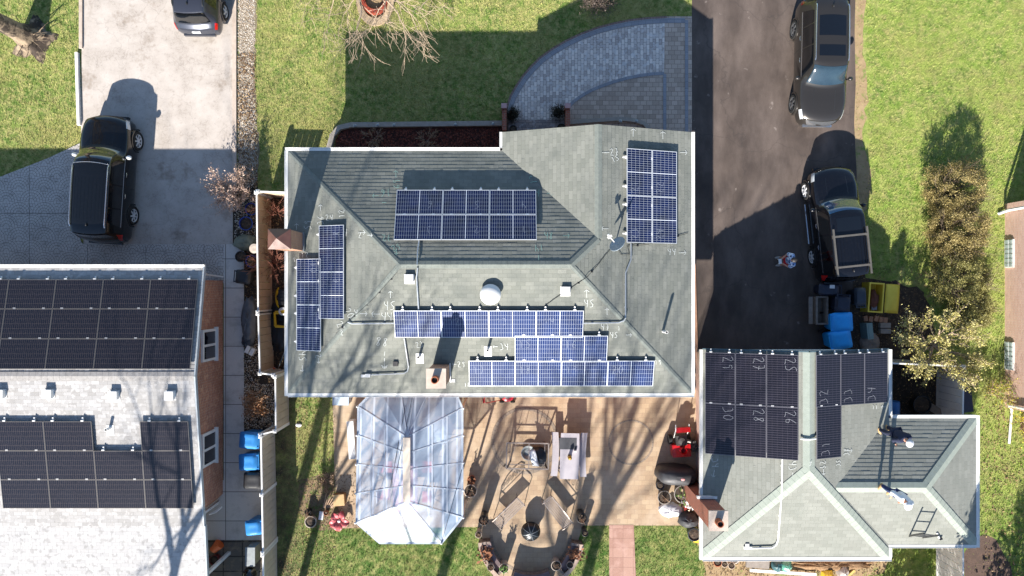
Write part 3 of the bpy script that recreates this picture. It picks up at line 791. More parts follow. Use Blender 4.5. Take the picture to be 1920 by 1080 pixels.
def chimney(parent, x0, x1, y0, y1, zb, zt, mt, kind):
    mb = MB(); mb.prism([(x0, y0), (x1, y0), (x1, y1), (x0, y1)], zb, zt); ch = mb.build('chimney', mt, parent)
    cx, cy = (x0 + x1) / 2, (y0 + y1) / 2
    m2 = MB()
    if kind == 'pyramid':
        m2.prism([(x0 - .03, y0 - .03), (x1 + .03, y0 - .03), (x1 + .03, y1 + .03), (x0 - .03, y1 + .03)], zt, zt + .03)
        b = [(x0 - .03, y0 - .03, zt + .03), (x1 + .03, y0 - .03, zt + .03), (x1 + .03, y1 + .03, zt + .03), (x0 - .03, y1 + .03, zt + .03)]
        for i in range(4): m2.face([b[i], b[(i + 1) % 4], (cx, cy, zt + .34)])
        m2.build('cap', M_BCAP, ch)
    else:
        m2.prism([(x0 - .04, y0 - .04), (x1 + .04, y0 - .04), (x1 + .04, y1 + .04), (x0 - .04, y1 + .04)], zt, zt + .09, bottom=True); m2.build('cap', M_CAPST, ch)
        m2 = MB(); m2.lathe([(.13, .09), (.125, .38), (.10, .38), (.09, .05), (0, .05)], (cx - .02, cy - .02, zt), 18); fl = m2.build('flue', M_TERRA, ch, smooth=True)
        m2 = MB(); m2.lathe([(.098, .31), (0, .31)], (cx - .02, cy - .02, zt), 16); m2.build('flue_disc', M_RUBBER, fl)  # black disc closing the flue a little below its rim
    return ch
c1 = chimney(roof, -8.42, -7.68, 1.37, 2.02, 0, 4.75, M_TBRICK, 'pyramid')
mb = MB(); mb.beam(pW.pt(-7.63, 1.35, .06), pW.pt(-7.63, 2.04, .06), .06, .14); mb.build('flashing', M_LEAD, c1)
c2 = chimney(roof, -2.9, -2.3, -3.4, -2.8, 2.9, 4.95, M_TBRICK, 'flue')
mb = MB(); mb.beam(pS.pt(-2.27, -3.45, .04), pS.pt(-2.27, -2.75, .04), .04, .10); mb.box(pS.pt(-2.2, -3.42, .02), (.2, .12, .03)); mb.build('flashing', M_WWHITE, c2)
roof_marks(roof, pN, [('>', 742, 325, 14, 90), ('69', 743, 344, 13, 90), ('16', 722, 362, 14, 180), ('>', 703, 367, 12, 180), ('1', 720, 379, 9, 90), ('17', 1000, 335, 14, 95), ('4 >', 1020, 362, 14, 0), ('48 >', 1045, 442, 13, 0), ('14', 1010, 465, 12, 180), ('>', 1010, 487, 15, -90), ('>', 1010, 492, 10, -90), ('72', 724, 446, 12, 180), ('29', 743, 464, 12, 20), ('>', 743, 473, 12, -90)], M_CHALKG)
roof_marks(roof, pW, [('59', 577, 421, 13, 90), ('>', 556, 424, 12, 90), ('36', 601, 412, 12, 90), ('24', 618, 408, 11, 0), ('>', 601, 388, 12, 90), ('12', 640, 400, 11, 90), ('24 >', 660, 436, 14, 0), ('2 >', 684, 441, 11, 0), ('9', 552, 487, 8, 0), ('12', 572, 478, 10, 0), ('20', 655, 588, 13, -60), ('>', 683, 588, 14, 0), ('4', 668, 586, 11, 0), ('45', 567, 668, 14, -90), ('>', 567, 692, 12, -90), ('12', 597, 664, 11, -90), ('>', 597, 677, 10, -90), ('21', 640, 612, 13, -60), ('2', 641, 624, 9, 0)])
roof_marks(roof, pS, [('45', 731, 573, 16, 0), ('>', 732, 551, 14, 90), ('44', 726, 594, 16, 0), ('>', 703, 589, 17, 180), ('88', 717, 641, 17, -5), ('-', 721, 662, 22, 90), ('>', 721, 682, 18, -90), ('>', 721, 686, 14, -90), ('23', 787, 646, 11, 10), ('>', 928, 650, 9, 180), ('34', 946, 650, 12, 0), ('29', 865, 683, 11, 0), ('>', 851, 683, 8, 180), ('45', 1105, 569, 14, 0), ('>', 1100, 549, 15, 90), ('47', 1135, 613, 12, 0), ('>', 1138, 583, 14, 90), ('45 >', 1165, 628, 11, 0), ('1', 1161, 615, 9, 0), ('19', 1234, 679, 9, 0), ('18', 876, 721, 8, 0)])
roof_marks(roof, pE, [('>', 1187, 247, 15, 90), ('>', 1243, 252, 15, 90), ('>', 1283, 286, 14, 0), ('27', 1152, 285, 13, 0), ('15', 1154, 297, 11, 20), ('>', 1130, 286, 14, 180), ('-', 1140, 286, 16, 0), ('>', 1133, 429, 14, 180), ('44', 1260, 472, 12, 0), ('>', 1281, 474, 14, 0)])

# ---- the house on the left
lh = thing('brick_house', 'brown brick house with pale shingles and black solar panels, cut by the left edge', 'house', (-17, -4, 0))
LX0, LX1 = -25.0, -11.62; LN, LR, LS, LB = .76, -3.22, -16.0, -8.95
lzN, lzR, lzS = 2.7, 3.45, 2.5
qN = Plane((LX0, LN, lzN), (LX1, LN, lzN), (LX0, LR, lzR)); qS = Plane((LX0, LB, 2.72), (LX1, LB, 2.72), (LX0, LR, lzR)); qB = Plane((LX0, LS, 2.04), (LX1, LS, 2.04), (LX0, LB, 2.70))
mb = MB(); shingle_plane(mb, qN, [(LX0, LN), (LX1, LN), (LX1, LR), (LX0, LR)], .14); shingle_plane(mb, qS, [(LX0, LB), (LX1, LB), (LX1, LR), (LX0, LR)], .14)
lroof = mb.build('roof', M_SH_LEFT, lh)
mb = MB(); shingle_plane(mb, qB, [(LX0, LS), (LX1 + .03, LS), (LX1 + .03, LB), (LX0, LB)], .14); mb.build('porch_roof', M_SH_LOW, lh)
mb = MB(); ridge_cap(mb, (LX0, LR, lzR), (LX1, LR, lzR), [qN, qS], .16); mb.build('ridge_cap', M_CAP_LEFT, lroof)
mb = MB(); mb.prism([(LX0, LN - .45), (-12.02, LN - .45), (-12.02, -8.55), (-12.4, -8.9), (LX0, -8.9)], 0, 2.62)
mb.face([(-12.02, LN - .45, 2.62), (-12.02, LR, 3.38), (-12.02, -8.55, 2.62)])
mb.build('wall', M_BRICK, lh)
mb = MB(); mb.face([(LX0, LN, 2.66), (LX0, LR, 3.40), (LX1, LR, 3.40), (LX1, LN, 2.66)]); mb.face([(LX0, LR, 3.36), (LX0, LB, 2.64), (LX1, LB, 2.64), (LX1, LR, 3.36)]); mb.face([(LX0, LB, 2.64), (LX0, LS, 1.98), (LX1, LS, 1.98), (LX1, LB, 2.64)]); mb.build('soffit', M_GUT, lh)
gutter(lh, (LX0, LN), (LX1 + .05, LN), lzN, (0, 1)); M_RAKE = mat('grey_rake', '#a9b0b3', '#9aa1a5', 3, .5)
rake(lh, (LX1 + .028, LN, lzN), (LX1 + .028, LR, lzR), mt=M_RAKE); rake(lh, (LX1 + .028, LR, lzR), (LX1 + .028, LB, 2.71), mt=M_RAKE); rake(lh, (LX1 + .058, LB, 2.70), (LX1 + .058, LS, 2.04), mt=M_RAKE)
for y0, y1 in ((617, 676), (808, 870)):
    a = P(397, y0, 1.3).y; b = P(397, y1, 1.3).y
    mb = MB(); mb.box((-11.99, (a + b) / 2, 1.45), (.10, abs(a - b), 1.15)); wf = mb.build('window', M_GUT, lh)
    for k in (0, 1):
        m2 = MB(); yy = a + (b - a) * (.27 + .46 * k); m2.box((-11.955, yy, 1.42), (.05, abs(a - b) * .38, .95)); m2.build('pane', M_DGLASS, wf)
    m2 = MB(); m2.box((-11.93, (a + b) / 2, .86), (.16, abs(a - b) * 1.1, .06)); m2.build('sill', M_WWHITE, wf)
for x, y in ((4, 738), (94, 738), (216, 741), (321, 741)): box_vent(lroof, qS, x, y, .3)
pipe_vent(lroof, qS, 207, 803, .3, .06); 
mb = MB(); mb.beam(P(388, 515, .9), P(418, 519, .05), .07, .07); mb.beam(P(384, 514, 2.6), P(388, 515, .9), .07, .07); mb.build('downspout', M_WWHITE, lh)
mb = MB()
for k in range(5): mb.tube([P(392 + k * 3, 965 - k, 1.0), P(404 + k * 3, 958 - k * 2, .9)], .03, 5)
mb.build('porch_railing', M_WWHITE, lh)
mb = MB(); mb.beam((-11.75, -11, 0), (-11.75, -11, 2.4), .12, .12); mb.beam((-12.2, -8.9, 0), (-12.2, -8.9, 2.5), .1, .1); mb.build('porch_post', M_GUT, lh)

# ---- the lower right building
gh = thing('garage', 'detached garage with a grey green cross gabled roof, black solar panels and a brick chimney', 'garage', (12, -6, 0))
gz = 2.5; GW, GE, GN, GS, GR = 7.24, 14.28, -2.33, -10.2, 10.76
WN, WS, WE, WR, WX = -4.94, -9.73, 17.6, -7.335, 11.9
gzr = 3.7; gzw = 3.31
rW = Plane((GW, GN, gz), (GW, GS, gz), (GR, GN, gzr)); rE = Plane((GE, GN, gz), (GE, GS, gz), (GR, GN, gzr)); rS = Plane((GW, GS, gz), (GE, GS, gz), (GR, -6.6, gzr))
wN = Plane((GE, WN, gz), (WE, WN, gz), (15.2, WR, gzw)); wS = Plane((GE, WS, gz), (WE, WS, gz), (15.2, WR, gzw)); wE = Plane((WE, WN, gz), (WE, WS, gz), (15.2, WR, gzw))
mb = MB(); shingle_plane(mb, rW, [(GW, GN), (GR, GN), (GR, -6.6), (GW, GS)]); shingle_plane(mb, rE, [(GE, GN), (GR, GN), (GR, -6.6), (GR + .735, WR), (WX, WR), (GE, WN)])
shingle_plane(mb, rE, [(GR + .735, WR), (WX, WR), (GE, WS), (GE, GS)]); shingle_plane(mb, rS, [(GW, GS), (GE, GS), (GR, -6.6)])
shingle_plane(mb, wN, [(GE, WN), (WE, WN), (15.2, WR), (WX, WR)]); shingle_plane(mb, wS, [(GE, WS), (WE, WS), (15.2, WR), (WX, WR)]); shingle_plane(mb, wE, [(WE, WN), (WE, WS), (15.2, WR)])
groof = mb.build('roof', M_SH_GAR, gh)
mb = MB(); ridge_cap(mb, (GR, GN, gzr), (GR, -6.6, gzr), [rW, rE], .23); ridge_cap(mb, (GW, GS, gz), (GR, -6.6, gzr), [rW, rS], .23); ridge_cap(mb, (GE, GS, gz), (GR, -6.6, gzr), [rE, rS], .23)
ridge_cap(mb, (WX, WR, gzw), (15.2, WR, gzw), [wN, wS], .2); ridge_cap(mb, (WE, WN, gz), (15.2, WR, gzw), [wN, wE], .2); ridge_cap(mb, (WE, WS, gz), (15.2, WR, gzw), [wS, wE], .2); mb.build('ridge_cap', M_CAP_GAR, groof)
mb = MB(); mb.prism([(GW + .4, GN - .3), (GE - .35, GN - .3), (GE - .35, WN - .35), (WE - .35, WN - .35), (WE - .35, WS + .3), (GE - .3, WS + .3), (GE - .3, GS + .35), (GW + .4, GS + .35)], 0, gz - .08)
mb.face([(GW + .4, GN - .3, gz - .08), (GE - .35, GN - .3, gz - .08), (GR, GN - .3, gzr - .1)]); mb.build('wall', M_PBRICK, gh)
mb = MB(); mb.face([(x, y, gz - .03) for x, y in ((GW, GN), (GE, GN), (GE, WN), (WE, WN), (WE, WS), (GE, WS), (GE, GS), (GW, GS))]); mb.face([(GW, GN - .015, gz - .03), (GE, GN - .015, gz - .03), (GR, GN - .015, gzr - .02)]); mb.build('soffit', M_GUT, gh)
gutter(gh, (GW, GS - .11), (GW, GN), gz, (-1, 0)); gutter(gh, (GE, WN + .11), (GE, GN), gz, (1, 0)); gutter(gh, (GE + .11, WN), (WE, WN), gz, (0, 1)); gutter(gh, (WE, WS - .11), (WE, WN + .11), gz, (1, 0)); gutter(gh, (GE, WS), (WE, WS), gz, (0, -1)); gutter(gh, (GW, GS), (GE + .11, GS), gz, (0, -1), w=.15); gutter(gh, (GE, GS), (GE, WS - .12), gz, (1, 0))
M_TRIM = mat('blue_grey_trim', '#55696f', '#4b5e64', 3, .5)
for a, b in (((GW, GN + .02, gz), (GR, GN + .02, gzr)), ((GR, GN + .02, gzr), (GE, GN + .02, gz))): rake(gh, a, b, .04, .14, M_TRIM)
c3 = chimney(groof, 7.06, 7.66, -8.62, -7.98, 0, 4.0, M_RBRICK, 'flue')
mb = MB(); mb.box((7.36, -7.9, 2.62), (.75, .1, .12)); mb.build('flashing', M_WWHITE, c3)
conduit(groof, [rW, rW, rS, rS, rS, rS], [(1467, 858), (1466, 921), (1459, 1012), (1455, 1022), (1447, 1027), (1405, 1028)], .032, M_WWHITE)
mb = MB(); c = rS.px(1402, 1027, .06); mb.box(c, (.3, .1, .1)); mb.box(c + Vector((-.03, .1, 0)), (.14, .12, .1)); mb.build('junction_box', M_WWHITE, groof)
roof_marks(groof, rW, [('34', 1341, 869, 12, -85), ('>', 1338, 889, 14, -100), ('6', 1335, 859, 8, 0), ('43', 1486, 874, 14, -90), ('>', 1486, 893, 13, -90), ('29', 1517, 868, 9, -30)])
roof_marks(groof, rE, [('29', 1543, 872, 11, -90), ('>', 1544, 886, 11, -90), ('38', 1587, 847, 10, 90), ('>', 1594, 845, 10, 0), ('35', 1572, 868, 8, 90), ('11', 1641, 763, 8, 0), ('>', 1656, 763, 10, 180)])
# ---- the house on the right edge
rh = thing('brick_house', 'pinkish brick house at the right edge with low glass block windows', 'house', (24, -1, 0))
mb = MB(); mb.prism([(20.5, -4.95), (29, -4.95), (29, 3.5), (20.5, 3.5)], 0, 2.9); mb.build('wall', M_PBRICK, rh)
mb = MB(); rr = Plane((20.1, -5.4, 2.95), (20.1, 3.9, 2.95), (24.8, 0, 4.4)); shingle_plane(mb, rr, [(20.85, -5.4), (20.85, 3.9), (24.8, 3.9), (24.8, -5.4)])
r2 = Plane((29.5, -5.4, 2.95), (29.5, 3.9, 2.95), (24.8, 0, 4.4)); shingle_plane(mb, r2, [(29.5, -5.4), (29.5, 3.9), (24.8, 3.9), (24.8, -5.4)]); mb.build('roof', M_SH_GAR, rh)
for y0, y1 in ((450, 502), (640, 692)):
    a = P(1880, y0).y; b = P(1880, y1).y; mb = MB(); mb.box((20.5, (a + b) / 2, .3), (.10, a - b, .5)); wf = mb.build('window', M_GUT, rh)
    m2 = MB()
    for i in range(6):
        for j in range(2): m2.box((20.445, b + (a - b) * (i + .5) / 6, .19 + .22 * j), (.03, (a - b) / 6 * .72, .16))
    m2.build('glass_block', mat('glass_block', '#a9b6b4', '#8d9b9a', 9, .15, coat=.5), wf)
mb = MB(); mb.tube([P(1872, 401, .08), P(1885, 396, .1), P(1890, 394, .5), (20.43, 3.25, 2.85)], .06, 6); mb.build('downspout', M_GUT, rh)
mb = MB(); mb.tube([(20.43, -4.8, 2.8), (20.43, -4.82, .3), P(1897, 768, .08), P(1892, 832, .07)], .05, 6); mb.build('downspout', M_GUT, rh)

# ------------------------------------------------------------------ solar panels
def cell_mat(name, c1, c2, line, nc, nr, lw, mid=None, rough=.12, streak=None, linev=None):
    t = NT(name); uv = t.uv(); sp = t.n('ShaderNodeSeparateXYZ'); t.l(uv, sp.inputs[0])
    def lines(s, n, w):
        f = t.math('ABSOLUTE', t.math('SUBTRACT', t.math('FRACT', t.math('ADD', t.math('MULTIPLY', s, n), .5)), .5))
        return t.ramp(f, w * 1.35, w * .65)
    a = lines(sp.outputs[0], nc, lw * nc); b = lines(sp.outputs[1], nr, lw * nr * 1.5)
    L = t.math('MAXIMUM', a, b)
    oi = t.n('ShaderNodeObjectInfo').outputs['Random']
    n = t.noise(t.pos(), 2.2, 4)
    base = t.mix(t.ramp(n, .3, .7), C(c1), C(c2))
    base = t.mix(t.math('MULTIPLY', oi, .6), base, C(c2))
    if streak:
        w2 = t.n('ShaderNodeTexNoise'); w2.inputs['Scale'].default_value = 1; mp = t.n('ShaderNodeMapping'); mp.inputs['Scale'].default_value = (60, 8, 1); t.l(uv, mp.inputs[0]); t.l(mp.outputs[0], w2.inputs['Vector'])
        base = t.mix(t.math('MULTIPLY', t.ramp(w2.outputs['Fac'], .45, .65), .6), base, C(streak))
    col = t.mix(t.math('MULTIPLY', L, linev or .9), base, C(line))
    if mid:
        m = t.ramp(t.math('ABSOLUTE', t.math('SUBTRACT', sp.outputs[0], .5)), .009, .006); col = t.mix(m, col, C(mid))
    t.color(col); t.set(Roughness=.28, Specular_IOR_Level=.35, Coat_Weight=.5, Coat_Roughness=rough, Coat_IOR=1.4)
    return t.m
M_CELLB = cell_mat('blue_cells', '#040a22', '#091946', '#b9bfc7', 20, 6, .0020, '#d9dde2')
M_CELLS = cell_mat('sun_hazed_blue_cells', '#06153a', '#0f2a5e', '#bcc3cc', 20, 6, .0020, '#d9dde2')  # brighter copy of the blue cells: sun haze on the glass put into the colour
M_CELLK = cell_mat('black_cells', '#111119', '#14161f', '#8a7c74', 24, 6, .0014, rough=.1, streak='#272329', linev=.38)
M_CELLG = cell_mat('dark_cells', '#151318', '#17161f', '#5c5660', 6, 22, .0022, rough=.1, linev=.6)
M_FRAME = mat('silver_frame', '#c9ccd0', rough=.35, metal=.3); M_FRAMEK = mat('black_frame', '#75706c', rough=.4, metal=.4); M_FRAMEG = mat('grey_frame', '#77747a', rough=.4, metal=.4)
def panel_proto(w, h, cm, fm, fw, clamps=True):
    root = thing('solar_panel', 'x', 'solar panel')
    mb = MB(); t = .035
    for c, s in (((0, h / 2 - fw / 2, 0), (w, fw, t)), ((0, -h / 2 + fw / 2, 0), (w, fw, t)), ((w / 2 - fw / 2, 0, 0), (fw, h - 2 * fw, t)), ((-w / 2 + fw / 2, 0, 0), (fw, h - 2 * fw, t))): mb.box(c, s)
    mb.build('frame', fm, root, world=False)
    mb = MB(); a, b = w / 2 - fw, h / 2 - fw
    mb.face([(-a, -b, .012), (a, -b, .012), (a, b, .012), (-a, b, .012)], [(0, 0), (1, 0), (1, 1), (0, 1)]); mb.face([(-a, b, -.012), (a, b, -.012), (a, -b, -.012), (-a, -b, -.012)], [(0, 0)] * 4)
    mb.build('cell_sheet', cm, root, world=False)
    if clamps:
        for sx in (-.31, .31):
            mb = MB(); mb.box((sx * w, h / 2 + .02, -.01), (.10, .05, .05)); mb.box((sx * w, h / 2 + .07, -.05), (.05, .14, .04)); mb.build('clamp', M_WWHITE, root, world=False)
    return root
def panel_array(pl, x0, y0, x1, y1, nx, ny, cm, fm, group, label, marks=None, fw=.02, off=.13, skip=(), rot=0, clamp_rows='all', mark_pos=None, msize=.42, mmat=None):
    """nx columns, ny rows over the photo rectangle, laid on the roof plane"""
    ym, xm = (y0 + y1) / 2, (x0 + x1) / 2
    n = pl.n; X = Vector((1, 0, 0)); X = (X - n * X.dot(n)).normalized(); Y = n.cross(X)
    pL, pR, pT, pB = pl.px(x0, ym, off), pl.px(x1, ym, off), pl.px(xm, y0, off), pl.px(xm, y1, off)
    a0, a1, b0, b1 = pL.dot(X), pR.dot(X), pT.dot(Y), pB.dot(Y); base = n * pL.dot(n)
    nodes = [[base + X * (a0 + (a1 - a0) * i / nx) + Y * (b0 + (b1 - b0) * j / ny) for i in range(nx + 1)] for j in range(ny + 1)]
    r = 0
    first = None
    for j in range(ny):
        for i in range(nx):
            if (j, i) in skip: continue
            c = (nodes[j][i] + nodes[j + 1][i] + nodes[j][i + 1] + nodes[j + 1][i + 1]) / 4
            hx = (nodes[j][i + 1] + nodes[j + 1][i + 1] - nodes[j][i] - nodes[j + 1][i]) / 2; hy = (nodes[j][i] + nodes[j][i + 1] - nodes[j + 1][i] - nodes[j + 1][i + 1]) / 2
            # local x along image x (projected on the plane), y along image up
            if first is None:
                w_, h_ = hx.length - .012, hy.length - .012
                pr = panel_proto(w_, h_, cm, fm, fw) if not rot else panel_proto(h_, w_, cm, fm, fw); first = pr; o = pr; fm_ = (w_, h_)
                kids = list(pr.children)
            else:
                o = first.copy(); COL.objects.link(o)
                for k in kids:
                    q = k.copy(); COL.objects.link(q); q.parent = o
            A, B = (X, Y) if not rot else (Y, -X)
            M = Matrix(((A.x, B.x, n.x, c.x), (A.y, B.y, n.y, c.y), (A.z, B.z, n.z, c.z), (0, 0, 0, 1)))
            o.matrix_basis = M
            o['label'] = label(j, i); o['category'] = 'solar panel'; o['group'] = group
            if marks and marks.get((j, i)):
                tx, mr = marks[(j, i)]
                mx, my = mark_pos or (0, 0)
                w_, h_ = fm_
                # mark coordinates in image axes on the panel
                def fn(x, y, A=A, B=B, X=X, Y=Y):
                    d = X * x + Y * y
                    return (d.dot(A), d.dot(B), .0145)
                mb = MB(); OFF[o.name] = Vector((0, 0, 0))
                m_ = chalk(o, fn, tx, mx * w_, my * h_, msize * .95, mr, .012, mmat or M_CHALKD, 'chalk_number')
ORD = ['first', 'second', 'third', 'fourth', 'fifth', 'sixth']
nm = {0: 'upper', 1: 'lower'}
panel_array(pN, 741, 356, 1006, 450, 3, 2, M_CELLB, M_FRAME, 'blue panels on the north slope of the green roof', lambda j, i: f"blue solar panel, {['left', 'middle', 'right'][i]} of {nm[j]} row of six on the dark ribbed slope", {(0, 0): ('6', 180), (0, 1): ('5', 180), (0, 2): ('4', 180), (1, 0): ('3', 180), (1, 1): ('2', 180), (1, 2): ('1', 180)}, mark_pos=(.22, -.1), msize=.32)
panel_array(pE, 1175, 281, 1269, 456, 2, 2, M_CELLB, M_FRAME, 'blue panels beside the right eave of the green roof', lambda j, i: f"upright blue solar panel, {nm[j]} {['left', 'right'][i]} of four near the right eave", {(0, 0): ('21', 90), (0, 1): ('22', 90), (1, 0): ('23', 90), (1, 1): ('24', 90)}, rot=1, mark_pos=(-.2, -.3), msize=.32)
wl = 'blue panels on the chimney side of the green roof'
panel_array(pW, 556, 485, 602, 658, 1, 2, M_CELLB, M_FRAME, wl, lambda j, i: f"upright blue solar panel, {nm[j]} of the outer pair below the tan chimney", {(0, 0): ('10', -90), (1, 0): ('9', -90)}, rot=1, mark_pos=(.2, .3), msize=.3)
panel_array(pW, 598, 422, 645, 598, 1, 2, M_CELLB, M_FRAME, wl, lambda j, i: f"upright blue solar panel, {nm[j]} of the inner pair right of the tan chimney", {(0, 0): ('8', -90), (1, 0): ('7', -90)}, rot=1, mark_pos=(.2, .3), msize=.3)
sg = 'blue panels in three stepped rows on the sunny slope'
panel_array(pS, 739, 582, 1094, 633, 4, 1, M_CELLS, M_FRAME, sg, lambda j, i: f"blue solar panel, {ORD[i]} from left in the four panel row below the white dome", {(0, k): (str(11 + k), 0) for k in range(4)}, mark_pos=(-.22, .1), msize=.3)
panel_array(pS, 965, 629, 1139, 679, 2, 1, M_CELLS, M_FRAME, sg, lambda j, i: f"blue solar panel, {['left', 'right'][i]} one of the short row of two between longer rows", {(0, 0): ('15', 0), (0, 1): ('16', 0)}, mark_pos=(-.28, .2), msize=.36)
panel_array(pS, 879, 676, 1226, 724, 4, 1, M_CELLS, M_FRAME, sg, lambda j, i: f"blue solar panel, {ORD[i]} from left in the four panel row along the white gutter", {(0, k): (str(17 + k), 0) for k in range(4)}, mark_pos=(-.28, .15), msize=.34)
rows3 = ['top', 'middle', 'bottom']
panel_array(qN, -84, 524, 364, 692, 5, 3, M_CELLK, M_FRAMEK, 'black panels in the big block on the left house', lambda j, i: f"black solar panel, {ORD[4 - i]} from right in the {rows3[j]} row of the big block", fw=.014, off=.11)
panel_array(qS, -2, 790, 358, 953, 4, 3, M_CELLK, M_FRAMEK, 'black panels round the vent pipe on the left house', lambda j, i: f"black solar panel, {ORD[3 - i]} from right in the {rows3[j]} row of the notched block", fw=.014, off=.13, skip=((0, 2),))
gg = 'numbered black panels on the garage roof'
gm = {(0, 0): ('29', -90), (0, 1): ('27', -90), (0, 2): ('25', -90), (1, 0): ('30', -90), (1, 1): ('28', -90), (1, 2): ('26', -90)}
panel_array(rW, 1322, 663, 1497, 857, 3, 2, M_CELLG, M_FRAMEG, gg, lambda j, i: f"black solar panel chalked {gm[(j, i)][0]} on the left slope of the garage roof", gm, fw=.014, mark_pos=(.26, .3), msize=.4, mmat=M_CHALKP)
panel_array(rE, 1530, 663, 1664, 759, 3, 1, M_CELLG, M_FRAMEG, gg, lambda j, i: f"black solar panel chalked {32 + i} on the right slope of the garage roof", {(0, 0): ('32', 90), (0, 1): ('33', 90), (0, 2): ('34', 90)}, fw=.014, mark_pos=(-.2, -.3), msize=.4, mmat=M_CHALKP)
panel_array(rE, 1531, 761, 1577, 859, 1, 1, M_CELLG, M_FRAMEG, gg, lambda j, i: "single black solar panel chalked 31 below the others on the garage roof", {(0, 0): ('31', 90)}, fw=.014, mark_pos=(-.15, -.3), msize=.4, mmat=M_CHALKP)
mb = MB(); mb.tube([rW.px(1501, 823, .08), Vector((GR, rW.px(1515, 823, 0).y, gzr + .07)), rE.px(1533, 822, .08)], .03, 6); mb.build('conduit', M_WWHITE, groof)
# ------------------------------------------------------------------ cars
def pchip(x, y, xq):
    x = np.asarray(x, float); y = np.asarray(y, float); h = np.diff(x); d = np.diff(y) / h; m = np.zeros_like(y)
    for i in range(1, len(x) - 1):
        if d[i - 1] * d[i] > 0:
            w1 = 2 * h[i] + h[i - 1]; w2 = h[i] + 2 * h[i - 1]; m[i] = (w1 + w2) / (w1 / d[i - 1] + w2 / d[i])
    m[0], m[-1] = d[0], d[-1]
    xq = np.clip(xq, x[0], x[-1]); k = np.clip(np.searchsorted(x, xq) - 1, 0, len(h) - 1); t = (xq - x[k]) / h[k]
    return (2 * t ** 3 - 3 * t ** 2 + 1) * y[k] + (t ** 3 - 2 * t ** 2 + t) * h[k] * m[k] + (-2 * t ** 3 + 3 * t ** 2) * y[k + 1] + (t ** 3 - t ** 2) * h[k] * m[k + 1]
def paint(name, c, metal=0, rough=.28):
    t = NT(name); p = t.obj(); n = t.noise(p, 14, 4, .7)
    t.color(t.mix(t.math('MULTIPLY', t.ramp(n, .5, .75), .03), C(c), C('#6b655c'))); t.set(Roughness=rough, Metallic=metal, Coat_Weight=.7, Coat_Roughness=.04, Specular_IOR_Level=.3)
    return t.m
M_CHROME = mat('chrome', '#c9ccd0', rough=.18, metal=.9); M_RIM = mat('alloy_rim', '#8d9094', '#7d8084', 5, .3, .8); M_RIMB = mat('bright_rim', '#c2c3c5', rough=.35, metal=.1)
M_WIND = mat('windscreen_glass', '#16222c', rough=.05, coat=1); M_RED = mat('tail_light', '#a3120d', rough=.15, coat=1); M_LAMP = mat('clear_lamp', '#b9bdc0', rough=.12, coat=1)
M_TRIMK = mat('dark_trim', '#1b1b1c', rough=.55); M_AMBER = mat('amber_lamp', '#c96a1c', rough=.2, coat=1)
